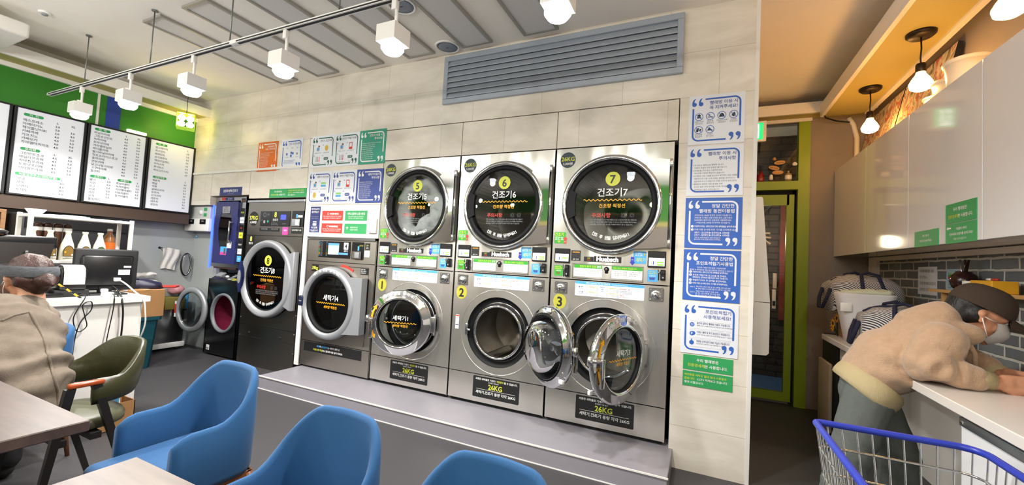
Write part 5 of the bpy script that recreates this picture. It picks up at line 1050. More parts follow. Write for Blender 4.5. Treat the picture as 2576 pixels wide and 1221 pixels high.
for i in range(6): 
    g = G(); g.box(.06, .066, .06, .075, .13+.034*i, .145+.034*i, mat('port_silver', '#c9ccce', 0.2, 1.0), .002); g.build('port', t)
g = G(); g.lathe_z(0, 0, [(.13, 0), (.135, .02), (.11, .035), (.0005, .04)], M_black, 28); o = g.build('round_tray'); o.location = (-1.36, -2.10, 1.317); tag(o, 'round black tray lying on the till terminal', 'tray')
t = thing('receipt_printer', 'black receipt printer with curling white paper between till and monitor', 'printer', (-1.27, -1.675, .90))
g = G(); g.box(-.09, .06, -.07, .07, .05, .20, M_black, .012); g.box(-.08, .05, -.09, .09, 0, .05, M_blackm, .006); g.build('body', t)
g = G(); P = [(-.05, .212), (-.01, .224), (.03, .222), (.058, .205), (.068, .17), (.07, .09)]
g.loft([[(x, y, z) for y in (-.055, .055)] for x, z in P], mat('receipt_paper', '#f4f3f5', 0.7), False, False, False); g.loft([[(x-.001, y, z-.001) for y in (.055, -.055)] for x, z in P], MATS['receipt_paper'], False, False, False)
g.push(TR(.0712, -.05, 0, PI/2)); para(g, ['영수증', '아메리카노 2,000', '합계 2,000'], .01, .155, .014, .018, M_grey, 0); g.pop(); g.build('paper', t)
t = thing('adapter_plug', 'white plug strip on the bar top beside the monitor stand', 'plug', (-1.13, -1.52, .90))
g = G(); g.box(-.02, .03, -.03, .03, 0, .035, M_wplas, .006); g.box(-.015, .02, -.035, .0, .035, .06, M_wplas, .005); g.build('body', t); g = G(); g.box(-.02, .03, .035, .065, 0, .05, glassy('clear_plastic', '#dfe3e3', 2), .006); g.build('clear_case', t)
def cable(label, pts, r, m): 
    P = [Vector(p) for p in pts]; Q = []
    for i in range(len(P)-1):
        p0, p1, p2, p3 = P[max(i-1, 0)], P[i], P[i+1], P[min(i+2, len(P)-1)]
        for k in range(6):
            s = k/6; Q.append(.5*((2*p1)+(p2-p0)*s+(2*p0-5*p1+4*p2-p3)*s*s+(3*p1-p0-3*p2+p3)*s**3))
    Q.append(P[-1]); g = G(); g.tube(Q, r, m, 6); return tag(g.build('cable'), label, 'cable', 'cables hanging down the bar front')
xb = -1.045
cable('thin black cable in loose loops down the bar front, leftmost of the cables', [(-1.16, -1.66, .93), (-1.06, -1.66, .915), (xb, -1.70, .83), (xb, -1.715, .76), (xb+.004, -1.69, .68), (xb, -1.645, .71), (xb+.005, -1.66, .78), (xb, -1.675, .86), (xb+.005, -1.635, .88), (xb, -1.63, .82), (xb+.004, -1.68, .74), (xb, -1.70, .60), (xb, -1.70, .35)], .0035, M_black)
cable('thin black cable hanging straight from the plug strip', [(-1.12, -1.50, .925), (-1.06, -1.505, .91), (xb, -1.51, .82), (xb, -1.53, .6), (xb, -1.55, .3)], .0035, M_black)
cable('thick black cable hanging from the monitor', [(-1.22, -1.46, .97), (-1.10, -1.46, .93), (-1.048, -1.46, .86), (xb, -1.45, .72), (xb, -1.455, .4), (xb, -1.46, .2)], .006, M_black)
cable('white monitor cable draped over the bar end', [(-1.27, -1.405, 1.015), (-1.19, -1.39, .985), (-1.12, -1.36, .93), (-1.05, -1.335, .88), (xb, -1.318, .78), (-1.06, -1.306, .68), (-1.12, -1.308, .56), (-1.25, -1.308, .42), (-1.4, -1.308, .34)], .0055, M_wplas)

t = thing('bottle_rack', 'white two-tier rack standing on the back of the bar', 'rack', (-1.62, -1.55, .90))
for x in (-.1, .1):
    for y in (-.275, .295): g = G(); g.box(x-.012, x+.012, y-.012, y+.012, 0, .585, M_white, .002, 1); g.build('post', t)
for z in (.225, .555): g = G(); g.box(-.11, .11, -.285, .305, z, z+.02, M_white, .002, 1); g.build('shelf', t)
M_cream = mat('cream_plastic', '#e3e2d3', 0.35)
def sauce(y, win, label):
    t = thing('sauce_bottle', label, 'bottle', (-1.585, y, 1.1455), 0, 'cream sauce bottles on the white rack')
    g = G(); g.loft([[(.032*s_*math.cos(a)*(.95), .042*s_*math.sin(a), z) for a in (2*PI*i/24 for i in range(24))] for z, s_ in ((0, .9), (.004, 1), (.07, 1.0), (.12, .86), (.165, .52), (.195, .36), (.205, .36), (.208, .43), (.222, .43), (.223, .3))], M_cream); g.build('body', t)
    g = G(); g.push(TR(.0335, 0, .0, PI/2)); pts = [(.030*math.cos(a), .062+.05*math.sin(a)) for a in (PI*i/14 for i in range(15))]+[(-.03, .03), (.03, .03)]
    g.poly(pts, -.0005, M_blk); g.poly([(x*.88, .062+(z-.062)*.9) for x, z in pts], -.0012, win); g.rect(-.03, .03, .012, .016, -.0006, M_blk); g.text('SAUCE', 0, .019, .009, M_blk, 'c', -.0008, .04); g.disc(.02, .042, .006, -.0016, M_wht, 10); g.disc(-.018, .062, .006, -.0016, M_gold, 10); g.pop(); g.build('label', t)
M_cara = mat('caramel_label', '#8a6a28', 0.5); M_mat = mat('matcha_label', '#3d6b2c', 0.5)
for y, w, lb in ((-1.79, M_cara, 'cream sauce bottle at the left end of the rack, half behind the till'), (-1.70, M_cara, 'cream sauce bottle second from the left on the rack'), (-1.605, M_cara, 'cream sauce bottle with caramel window in the middle of the rack'), (-1.51, M_cara, 'cream sauce bottle with caramel window beside the green-windowed one'), (-1.42, M_mat, 'cream sauce bottle with a green window')): sauce(y, w, lb)
for i, (y, lb) in enumerate(((-1.74, 'brown-lidded jar at the left behind the sauce bottles'), (-1.69, 'brown-lidded jar second from left behind the sauce bottles'), (-1.635, 'brown-lidded jar third from left behind the sauce bottles'), (-1.58, 'brown-lidded jar at the right behind the sauce bottles'))):
    t = thing('glass_jar', lb, 'jar', (-1.68, y, 1.1455), 0, 'brown-lidded jars on the rack'); g = G(); g.lathe_z(0, 0, [(.022, 0), (.024, .02), (.024, .23), (.021, .245)], mat('jar_brown', '#57331f', 0.3), 18); g.build('body', t)
    g = G(); g.lathe_z(0, 0, [(.0245, .245), (.0245, .265), (.018, .275), (.0005, .277)], mat('lid_brown', '#3a1c14', 0.25), 18); g.build('lid', t); g = G(); g.lathe_z(0, 0, [(.0246, .215), (.0246, .242)], M_wht, 18, True, False, False); g.build('label', t)
t = thing('juice_bottle', 'clear plastic bottle with orange label at the right end of the rack', 'bottle', (-1.66, -1.335, 1.1455)); g = G(); g.lathe_z(0, 0, [(.036, 0), (.038, .02), (.038, .14), (.034, .19), (.016, .225), (.015, .245)], mat('amber_drink', '#8a5a34', 0.2), 20); g.build('body', t); g = G(); g.lathe_z(0, 0, [(.0385, .09), (.0385, .15)], M_org, 20, True, False, False); g.build('label', t); g = G(); g.lathe_z(0, 0, [(.017, .243), (.017, .262), (.0005, .263)], M_wplas, 16); g.build('cap', t)
t = thing('white_cup', 'white bowl on top of the rack left end', 'cup', (-1.68, -1.76, 1.4755)); g = G(); g.lathe_z(0, 0, [(.03, 0), (.05, .03), (.055, .04), (.05, .038), (.0005, .01)], M_wplas, 20, True, True, False); g.build('bowl', t)
g = G(); g.box(-.06, .06, -.1, .12, 0, .008, mat('pale_paper', '#c9d3dc', 0.7)); g.box(-.05, .05, -.02, .1, .008, .012, M_wht); o = g.build('paper_sheets'); o.location = (-1.62, -1.62, 1.4755); tag(o, 'loose papers lying on top of the white rack', 'paper')
t = thing('wall_shelf', 'brown wooden shelf of cups under the menu boards, behind the rack', 'shelf', (-3.355, -2.1, 1.12)); M_oak = mat('brown_wood', '#8a6544', 0.5, noise_amt=.2, nscale=6, stretch=(8, 1, 8))
g = G(); g.box(0, .3, -.6, .55, .0, .03, M_oak); g.box(0, .3, -.6, .55, .40, .43, M_oak); g.box(0, .3, .52, .55, .03, .4, M_oak); g.box(0, .3, -.3, -.27, .03, .4, M_oak); g.build('case', t)
t = thing('espresso_machine', 'long dark machine under the menu boards, behind the white rack', 'coffee machine', (-3.1, -1.1, .95)); g = G(); g.box(-.22, .22, -.42, .40, .12, .58, M_blackm, .02); g.box(-.2, .28, -.4, .38, 0, .12, M_blackm, .01); g.build('body', t); g = G(); g.box(.22, .235, -.38, .36, .45, .55, M_black); g.text('', 0, 0, .1, M_wht); g.build('panel', t)
g = G(); g.box(-.25, .25, -1.4, 1.05, 0, .95, mat('back_bar_brown', '#3b2b24', 0.6)); o = g.build('back_bar'); o.location = (-3.1, -2.1, 0); tag(o, 'dark brown back bar under the menu boards', 'counter')
for y, m, lb in ((-2.05, 'brown_wood', 'tan paper cup stack on the brown shelf'), (-1.94, 'white_plastic', 'white cup stack on the brown shelf'), (-1.83, 'pale_paper', 'clear cup stack on the brown shelf')):
    g = G(); g.lathe_z(0, 0, [(.035, 0), (.045, .22), (.047, .225), (.0005, .225)], MATS[m], 16); o = g.build('cup_stack'); o.location = (-3.22, y, 1.151); o.scale = (1, 1, 1.3); tag(o, lb, 'cups')
t = thing('striped_stick', 'yellow and black striped stick leaning on the bar by the till', 'stick', (-1.12, -1.72, .90))
for i in range(6):
    g = G(); g.cyl((0, -.06+.02*i, .10-.017*i), (0, -.04+.02*i, .083-.017*i), .006, M_gold if i % 2 == 0 else M_black, n=8); g.build('band', t)
t = thing('open_carton', 'open cardboard carton with papers on the floor against the bar', 'box', (-.95, -1.52, 0)); g = G(); s = .11
for a, b, c, d_ in ((-.09, .09, -s, -s+.005), (-.09, .09, s-.005, s), (-.09, -.085, -s, s), (.085, .09, -s, s)): g.box(a, b, c, d_, 0, .18, M_card)
g.box(-.09, .09, -s, s, 0, .005, M_card); g.build('carton', t)
for i, (m, a) in enumerate(((M_wht, .25), (M_sky, -.15), (M_wht, .05))):
    g = G(); g.push(Matrix.Translation((0, -.04+.04*i, .02)) @ Matrix.Rotation(a, 4, 'X')); g.box(-.06, .06, -.003, .003, 0, .2, m); g.pop(); g.build('leaflet', t)

# ------------------------------------------------------------------ chairs and tables
M_bluef = mat('blue_fabric', '#1d5486', 0.85, noise_amt=0.06, nscale=300, bump=.06, bscale=500, sheen=0.1)
M_walnut = mat('orange_walnut', '#7d4a26', 0.4, noise_amt=.2, nscale=5, stretch=(10, 10, 1))
def smooth(a, b, x): x = max(0, min(1, (x-a)/(b-a))); return x*x*(3-2*x)
def blue_chair(loc, rz, label, k=1.0):
    t = thing('armchair', label, 'chair', loc, rz, 'blue fabric armchairs')
    hw, yb, yf = .215*k, .20*k, -.15*k
    # plan path of the shell from left arm tip round the back to right arm tip
    path = []; r = .105*k
    for i in range(9): path.append((-hw, yf+(yb-r-yf)*i/8))
    for i in range(1, 9): a = PI-PI/2*i/8; path.append((-hw+r+r*math.cos(a), yb-r+r*math.sin(a)))
    for i in range(1, 9): path.append((-hw+r+(2*hw-2*r)*i/8, yb))
    for i in range(1, 9): a = PI/2-PI/2*i/8; path.append((hw-r+r*math.cos(a), yb-r+r*math.sin(a)))
    for i in range(1, 9): path.append((hw, yb-r+(yf-yb+r)*i/8))
    L = [0]
    for i in range(1, len(path)): L.append(L[-1]+math.dist(path[i], path[i-1]))
    T_ = L[-1]; rings = []; th = .032
    for i, (x, y) in enumerate(path):
        s = min(L[i], T_-L[i])/(T_/2); s2 = 1-abs(2*L[i]/T_-1)
        a, b = path[max(i-1, 0)], path[min(i+1, len(path)-1)]; d = Vector((b[0]-a[0], b[1]-a[1])).normalized(); n = Vector((-d.y, d.x))   # n: outward is left of travel
        h = .59+.18*smooth(.30, .80, s2); tip = smooth(0, .09, s2)
        h -= .035*(1-tip); zb = .35+.02*(1-tip)
        lean = .035*smooth(.55, 1, s2)
        def P(off, z, q): 
            w = 1-.05*smooth(.5, 1.0, s2)*q
            return ((x+n.x*off)*w, (y+n.y*off)+lean*q, z)
        o_, i_ = .0, -th
        rings.append([P(o_-.006, zb, 0), P(o_, zb+.02, 0), P(o_+.004, (zb+h)/2, .5), P(o_, h-.02, 1), P(o_-.008, h-.005, 1), P(-th/2, h, 1), P(i_+.008, h-.005, 1), P(i_, h-.02, 1), P(i_-.003, (zb+h)/2, .5), P(i_, zb+.02, 0), P(i_+.006, zb, 0)])
    g = G(); g.loft(rings, M_bluef, True, True, True); g.build('shell', t)
    g = G(); w = hw-.036; rr = [(w, .36), (w, .40), (w-.012, .43), (w-.04, .445)]
    bm = bmesh.new(); bmesh.ops.create_cube(bm, size=1)
    for v in bm.verts: v.co = Vector((v.co.x*(2*w+.004), (-.26*k+(yb-.03))/2+v.co.y*(yb-.03+.26*k), .398+v.co.z*.10))
    bmesh.ops.bevel(bm, geom=bm.edges[:]+bm.verts[:], offset=.035, segments=5, profile=.5, affect='EDGES'); g.bm(bm, M_bluef, True); g.build('seat', t)
    g = G(); z0, z1 = .315, .35
    for a, b, c, d_ in ((-hw+.02, hw-.02, yb-.05, yb-.025), (-hw+.02, hw-.02, yf+.0, yf+.025), (-hw+.02, -hw+.045, yf, yb-.03), (hw-.045, hw-.02, yf, yb-.03)): g.box(a, b, c, d_, z0, z1, M_walnut, .003, 1)
    g.build('frame', t)
    for sx in (-1, 1):
        for y0, y1 in ((yb-.04, yb+.0), (yf+.015, yf-.04)):
            g = G(); g.cyl((sx*(hw+.005), y1, 0), (sx*(hw-.03), y0, .34), .010, M_walnut, .017, 12); g.build('leg', t)
    return t
A = blue_chair((.85, -1.985, 0), 0, 'blue armchair facing the tables, leftmost of the three in the foreground')
blue_chair((1.715, -2.15, 0), 0, 'blue armchair seen from the back, middle of the three in the foreground')
blue_chair((2.315, -2.19, 0), 0, 'blue armchair cut by the bottom edge, rightmost of the three in the foreground')
blue_chair((-.86, -2.02, 0), 0, 'blue armchair by the bar, behind the seated woman')

M_olive = mat('olive_leather', '#33341c', 0.33, bump=.05, bscale=150)
M_olseat = mat('olive_seat_leather', '#56573f', 0.4)
M_blkw = mat('black_wood', '#171412', 0.45); M_owood = mat('orange_lacquer', '#a4481c', 0.25)
t = thing('barrel_chair', 'olive leather barrel chair with black legs and orange armrests', 'chair', (-.02, -2.03, 0), 0)
g = G(); rings = []
for i in range(33):
    a = math.radians(188)-math.radians(196)*i/32; q = math.sin(max(0, min(PI, a))); x, y = .245*math.cos(a), .0+.215*math.sin(a)
    top = .655+.135*smooth(.25, 1, q); bot = .535+.005*q; n = Vector((math.cos(a), math.sin(a))); lean = .03*q
    P = lambda o, z, l: (x+n.x*(o+l), y+n.y*(o+l), z)
    rings.append([P(0, bot, 0), P(.012, bot+.03, 0), P(.014, (bot+top)/2, lean*.5), P(.004, top-.01, lean), P(-.008, top, lean), P(-.022, top-.008, lean), P(-.028, (bot+top)/2, lean*.4), P(-.02, bot+.02, 0)])
g.loft(rings, M_olive, True, True, True); g.build('backrest', t)
g = G(); g.loft([[(.215*s_*math.copysign(abs(math.cos(a))**.7, math.cos(a)), -.03+.20*s_*math.copysign(abs(math.sin(a))**.7, math.sin(a)), z) for a in (2*PI*i/32 for i in range(32))] for z, s_ in ((.40, .9), (.41, .98), (.435, 1), (.455, .95), (.463, .8), (.466, .4))], M_olseat); g.build('seat', t)
for sx in (-1, 1):
    g = G(); g.box(sx*.24-.018, sx*.24+.018, -.115, .01, .628, .652, M_owood, .009, 3); g.build('armrest', t)
    g = G(); g.loft([[(sx*.24-w, y, z), (sx*.24+w, y, z), (sx*.24+w, y+d_, z), (sx*.24-w, y+d_, z)] for y, z, w, d_ in ((-.21, 0, .010, .022), (-.125, .628, .015, .035))], M_blkw, True, True, True, False); g.build('leg', t)
    g = G(); g.loft([[(sx*.24-w, y, z), (sx*.24+w, y, z), (sx*.24+w, y+d_, z), (sx*.24-w, y+d_, z)] for y, z, w, d_ in ((.16, 0, .010, .022), (-.035, .628, .015, .035))], M_blkw, True, True, True, False); g.build('leg', t)
g = G(); g.box(-.24, .24, -.02, .02, .37, .4, M_blkw); g.box(-.24, .24, -.13, -.10, .37, .4, M_blkw); g.build('frame', t)

M_table = mat('brown_table_wood', '#574740', 0.36, noise_amt=0.35, nscale=3.2, stretch=(1.2, 9, 4))
def table(x0, x1, y0, y1, label):
    t = thing('cafe_table', label, 'table', ((x0+x1)/2, (y0+y1)/2, 0), 0, 'brown wooden cafe tables'); hx, hy = (x1-x0)/2, (y1-y0)/2
    g = G(); g.box(-hx, hx, -hy, hy, .705, .74, M_table, .003, 1); g.build('tabletop', t)
    for sx in (-1, 1):
        for sy in (-1, 1): g = G(); g.box(sx*(hx-.28)-.02, sx*(hx-.28)+.02, sy*(hy-.2)-.02, sy*(hy-.2)+.02, 0, .705, M_blkw, .003, 1); g.build('leg', t)
table(-.3, 1.056, -3.0, -2.373, 'brown wooden table before the seated woman, left one of the two')
table(1.45, 2.5, -3.0, -2.42, 'pale-lit wooden table at the bottom edge, before the middle blue armchair')
g = G(); g.box(-.012, .012, -.004, .004, 0, .004, mat('crumb_beige', '#cbb98d', 0.8), .001, 1); o = g.build('paper_scrap'); o.location = (1.58, -1.05, 0); o.rotation_euler = (0, 0, .5); tag(o, 'tiny beige paper scrap on the dark floor before the platform', 'scrap')
# ------------------------------------------------------------------ right side: folding counter
M_gloss = mat('white_gloss_lacquer', '#f1f2f5', 0.08, spec=0.6, coat=0.3)
WC = 'white gloss wall cabinets over the counter'
for (ya, yb), lb in (((2.045, 1.175), 'white gloss wall cabinet at the far end, against the corridor end wall'), ((1.172, .405), 'white gloss wall cabinet second from the far end, without any sign'), ((.402, -.368), 'white gloss wall cabinet carrying the three green signs'), ((-.371, -1.30), 'white gloss wall cabinet at the right edge of the photo')):
    t = thing('wall_cabinet', lb, 'cabinet', (4.299, ya, 1.54), -PI/2, WC); w = ya-yb
    g = G(); g.box(0, w, -.28, 0, 0, .86, M_gloss); g.build('carcass', t); g = G(); g.box(.0015, w-.0015, -.299, -.281, -.004, .862, M_gloss, .0015, 1); g.build('door', t)
def side_sign(label, ya, yb, z0, z1, items):
    return sign('notice_sign', label, 'sign', 0, ya-yb, 0, z1-z0, M_grn, items, T=TR(3.9995, ya, z0, -PI/2), group='green signs on the wall cabinets')
side_sign('upper green sign of the stacked pair on the white cabinets', -.055, -.329, 1.640, 1.742, [('우리 빨래방은', .5, .60, .0215, M_wht, 'c', .03), two_tone('친환경세제', M_lime, '만 사용합니다.', M_wht, .0212, .24, .03)])
def arrow_l(g, y, w, h): g.poly([(.012, h*.78), (.026, h*.88), (.026, h*.82), (.055, h*.82), (.055, h*.74), (.026, h*.74), (.026, h*.68)], y, M_wht)
side_sign('lower green sign with white left arrow under the other on the cabinets', -.055, -.329, 1.533, 1.636, [arrow_l, ('이불빨래 세탁은', .55, .66, .0145, M_wht, 'c', .01), ('기본세제와 유연제를 넣어드려요!', .52, .40, .0155, M_wht, 'c', .01), ('자동으로 투입됩니다', .5, .16, .0135, M_wht, 'c', 0)])
side_sign('single green sign on the white cabinets, left of the stacked pair', .301, .023, 1.534, 1.628, [('카트 사용 후', .5, .6, .016, M_wht, 'c', .01), ('제자리에 놓아주세요.', .5, .28, .0165, M_wht, 'c', .02)])

# paintings leaning above the cabinets (plain abstract canvases)
def canvas_mat(name, seed):
    m = mat(name, '#b98a52', 0.6); nt = m.node_tree; p = nt.nodes['Principled BSDF']; L = nt.links.new
    tc = nt.nodes.new('ShaderNodeTexCoord'); mp = nt.nodes.new('ShaderNodeMapping'); mp.inputs['Location'].default_value = (seed, seed*2, seed); mp.inputs['Scale'].default_value = (5, 1, 3); mp.inputs['Rotation'].default_value = (0, .5, .2)
    n = nt.nodes.new('ShaderNodeTexNoise'); n.inputs['Scale'].default_value = 2.2; n.inputs['Detail'].default_value = 5; n.inputs['Distortion'].default_value = 1.2
    r = nt.nodes.new('ShaderNodeValToRGB'); e = r.color_ramp.elements; e[0].position = .3; e[0].color = lin('#4a3d2a')+(1,); e[1].position = .72; e[1].color = lin('#e6dcc0')+(1,)
    for pos, c in ((.42, '#b9b29a'), (.49, '#d8d0bb'), (.53, '#b8442a'), (.58, '#8d8c84'), (.64, '#d9cfb5')): k = e.new(pos); k.color = lin(c)+(1,)
    L(tc.outputs['Object'], mp.inputs[0]); L(mp.outputs[0], n.inputs['Vector']); L(n.outputs[0], r.inputs[0]); L(r.outputs[0], p.inputs['Base Color']); return m
for (ya, yb), lb, sd in (((2.0, 1.235), 'abstract orange and grey canvas leaning above the cabinets at the far corner', 1.3), ((1.215, .47), 'abstract red and cream canvas leaning above the cabinets beside the tubs', 4.1)):
    t = thing('canvas_painting', lb, 'painting', (4.16, ya, 2.405), 0, 'canvases leaning above the cabinets'); t.rotation_euler = (-math.radians(14), 0, -PI/2)
    t.rotation_euler = (Matrix.Rotation(-PI/2, 4, 'Z') @ Matrix.Rotation(-math.radians(12), 4, 'X')).to_euler()
    w = ya-yb; g = G(); g.box(0, w, 0, .025, 0, .49, M_blackm); g.build('stretcher', t); g = G(); g.rect(.001, w-.001, .001, .489, -.0006, canvas_mat('canvas_paint_%d' % int(sd), sd)); g.build('canvas', t)
M_tub = mat('milky_plastic_tub', '#e9e4d8', 0.3)
for y, r, h, lb in ((.09, .10, .19, 'largest milky plastic tub on top of the cabinets, rightmost of three'), (.285, .08, .15, 'middle milky plastic tub on top of the cabinets'), (.44, .062, .11, 'smallest milky plastic tub on the cabinets, next to the canvas')):
    t = thing('plastic_tub', lb, 'tub', (4.145, y, 2.403), 0, 'plastic tubs on top of the cabinets'); g = G(); g.lathe_z(0, 0, [(r*.8, 0), (r*.97, h*.9)], M_tub, 32); g.build('body', t); g = G(); g.lathe_z(0, 0, [(r*.97, h*.86), (r*1.06, h*.9), (r*1.06, h*.97), (r, h), (.0005, h+.004)], M_tub, 32); g.build('lid', t)

# warm pendant bulbs under the beam
M_warm = mat('warm_bulb_glow', '#ffe2b0', 0.3, emit='#ffbf70', estr=75.0)
M_bronze = mat('dark_bronze', '#1f1712', 0.4, 0.4)
for y, lb in ((1.235, 'lit warm pendant bulb farthest down the corridor'), (.36, 'lit warm pendant bulb in front of the red canvas'), (-.477, 'lit warm pendant bulb cut by the top right edge')):
    t = thing('pendant_bulb', lb, 'pendant lamp', (4.04, y, 2.915), 0, 'warm pendant bulbs under the beam'); g = G(); g.lathe_z(0, 0, [(.075, 0), (.075, -.014), (.06, -.028), (.0005, -.03)], M_bronze, 28); g.build('ceiling_rose', t)
    g = G(); g.tube([(0, 0, -.03), (.003, .001, -.1), (-.002, 0, -.16), (0, 0, -.21)], .0045, M_bronze, 8); g.build('cord', t); g = G(); g.lathe_z(0, 0, [(.022, -.20), (.026, -.21), (.026, -.25), (.02, -.262)], M_bronze, 18); g.build('socket', t)
    g = G(); g.lathe_z(0, 0, [(.0575, -.328), (.058, -.336), (.052, -.36), (.03, -.374), (.0006, -.379)], M_warm, 24); g.lathe_z(0, 0, [(.022, -.255), (.026, -.272), (.044, -.30), (.0575, -.328)], mat('bulb_neck', '#f2e6d2', .25, emit='#ffb45c', estr=40.0), 24, True, False, False); g.build('bulb', t)
g = G(); g.tube([(3.845, 1.80, 3.03), (3.84, 1.79, 2.93), (3.87, 1.84, 2.89), (3.98, 1.95, 2.885), (4.12, 2.03, 2.885)], .007, M_black, 8); tag(g.build('ceiling_cable'), 'black cable running from the beam to the corner of the corridor ceiling', 'cable')
g = G(); g.tube([(4.1, 2.03, 2.93), (4.14, 2.03, 2.86), (4.17, 2.03, 2.72), (4.17, 2.03, 2.45), (4.15, 2.03, 2.42)], .022, M_wplas, 10); tag(g.build('white_pipe'), 'white flexible pipe in the corner behind the first pendant bulb', 'pipe')

t = thing('folding_counter', 'long white worktop along the grey brick wall', 'counter', (4.0, -.6, 0))
M_ctop = mat('pale_laminate_top', '#e2dcd6', 0.22)
g = G(); g.box(-.30, .299, -1.6, 1.65, .83, .87, M_ctop, .003, 1); g.build('worktop', t); g = G(); g.box(-.19, .29, 1.58, 1.61, 0, .83, M_white); g.build('end_panel', t); g = G(); g.box(.22, .29, -.16, 1.58, 0, .83, M_white); g.build('back_panel', t)
t = thing('drawer_cabinet', 'white base cabinet with grey recessed handle under the worktop', 'cabinet', (3.74, -.79, 0), -PI/2)
g = G(); g.box(0, 1.3, .02, .54, .08, .829, M_white); g.box(0.02, 1.28, .06, .5, 0, .08, M_blackm); g.build('carcass', t)
M_alu = mat('grey_handle_profile', '#7c8086', 0.32, 0.7)
for i, (a, b) in enumerate(((.03, .46), (.465, 1.29))):
    g = G(); g.box(a, b, 0.0, .02, .1, .775, M_gloss, .002, 1); d = g.build('door', t)
    g = G(); g.box(a+.01, b, -.012, .019, .778, .812, M_alu, .004, 2); g.build('handle_profile', d); g = G(); g.box(a+.02, a+.045, -.014, -.011, .788, .80, M_chrome, .002); g.box(b-.045, b-.02, -.014, -.011, .788, .80, M_chrome, .002); g.build('handle_clip', d)
t = thing('air_purifier', 'dark air purifier with cream front panel standing past the counter end', 'air purifier', (3.80, 1.42, 0))
g = G(); g.box(.03, .3, -.2, .2, 0, .82, M_blackm, .015); g.build('body', t); g = G(); g.box(0, .028, -.16, .19, .03, .60, mat('cream_panel', '#cbbfae', 0.4), .01); g.build('front_panel', t)

# striped laundry bags
def stripe_mat():
    m = mat('navy_white_stripes', '#d5d2cd', 0.75); nt = m.node_tree; p = nt.nodes['Principled BSDF']; L = nt.links.new
    tc = nt.nodes.new('ShaderNodeTexCoord'); w = nt.nodes.new('ShaderNodeTexWave'); w.wave_type = 'BANDS'; w.bands_direction = 'DIAGONAL'; w.inputs['Scale'].default_value = 32; w.inputs['Distortion'].default_value = 1.2; w.inputs['Detail Scale'].default_value = .7; w.inputs['Detail'].default_value = 1
    r = nt.nodes.new('ShaderNodeValToRGB'); r.color_ramp.elements[0].position = .47; r.color_ramp.elements[1].position = .53; r.color_ramp.elements[0].color = lin('#20233a')+(1,); r.color_ramp.elements[1].color = lin('#d5d2cd')+(1,)
    L(tc.outputs['Object'], w.inputs[0]); L(w.outputs['Fac'], r.inputs[0]); L(r.outputs[0], p.inputs['Base Color']); return m
M_stripe = stripe_mat(); M_strap = mat('navy_strap', '#1a1d38', 0.8)
def duffel(loc, rz, lx, ly, lz, label, seed):
    t = thing('duffel_bag', label, 'bag', loc, rz, 'navy striped duffel bags on the worktop')
    rings = []
    for i in range(13):
        u = -1+2*i/12; k = (1-abs(u)**4*.30); h = lz*(1-.22*abs(u)**3)
        rings.append([(u*lx/2, math.copysign(abs(math.cos(a))**.65, math.cos(a))*ly/2*k+.006*noise.noise(Vector((u*3+seed, a, 0))), h*.5+math.copysign(abs(math.sin(a))**.7, math.sin(a))*h*.5+(.016*noise.noise(Vector((u*4, a*1.6, seed))) if math.sin(a) > -.5 else 0)) for a in (2*PI*j/32 for j in range(32))])
    g = G(); g.loft(rings, M_stripe, True, True, True); g.build('body', t)
    g = G(); g.loft([[(u*lx/2, -.012, lz*(1-.22*abs(u)**3)+.004), (u*lx/2, .012, lz*(1-.22*abs(u)**3)+.004), (u*lx/2, .012, lz*(1-.22*abs(u)**3)-.03), (u*lx/2, -.012, lz*(1-.22*abs(u)**3)-.03)] for u in (-.9+1.8*i/12 for i in range(13))], M_strap); g.build('zip', t)
    for s in (-1, 1):
        g = G(); P = [(-.16*lx, s*(ly/2+.004), lz*.35), (-.15*lx, s*(ly/2+.012), lz*.62), (-.12*lx, s*(ly*.36), lz*1.02), (0, s*ly*.26, lz*1.08), (.12*lx, s*(ly*.36), lz*1.02), (.15*lx, s*(ly/2+.012), lz*.62), (.16*lx, s*(ly/2+.004), lz*.35)]
        g.tube(P, .012, M_strap, 6); g.build('strap', t)
    g = G(); P = [(-lx/2-.005, -.07, lz*.62), (-lx/2-.03, -.065, lz*.35), (-lx/2-.045, -.03, lz*.1), (-lx/2-.045, .03, lz*.1), (-lx/2-.03, .065, lz*.35), (-lx/2-.005, .07, lz*.62)]; g.tube(P, .013, M_strap, 6); g.build('side_handle', t)
    return t
duffel((3.93, 1.0, 1.06), 0.15, .44, .34, .29, 'navy striped duffel bag resting on the crate at the back of the worktop', 1.0)
duffel((3.96, .40, .871), -.12, .40, .36, .29, 'navy striped duffel bag at the front, beside the leaning person', 5.0)
t = thing('laundry_sack', 'white laundry sack with folded cloth edge between the striped bags', 'bag', (3.87, .71, .871))
g = G(); g.loft([[(math.copysign(abs(math.cos(a))**.6, math.cos(a))*.17*s_, math.copysign(abs(math.sin(a))**.6, math.sin(a))*.11, z) for a in (2*PI*j/28 for j in range(28))] for z, s_ in ((0, .62), (.1, .72), (.25, .9), (.34, 1.0), (.35, .98), (.34, .9))], mat('white_nonwoven', '#dddce0', 0.8, bump=.05, bscale=40)); g.build('sack', t)
g = G(); g.box(-.165, -.10, -.118, -.113, .22, .28, M_wht, .004); g.build('tag', t)
blob_mesh('folded_towel', [((-.1, .02, .35), .04, (.12, .0, .36), .045, ((0, 1, 0), 1.6, .6))], .012, mat('pale_green_towel', '#c4cdb9', 0.9), t, 2, wrinkle(.012, 18, 2))
t = thing('brown_crate', 'small brown cardboard crate under the rear striped bag', 'crate', (3.95, 1.0, .871)); g = G(); g.box(-.15, .15, -.13, .02, 0, .17, M_card, .005); g.box(-.145, .145, .02, .03, 0, .17, M_card); g.build('carton', t)
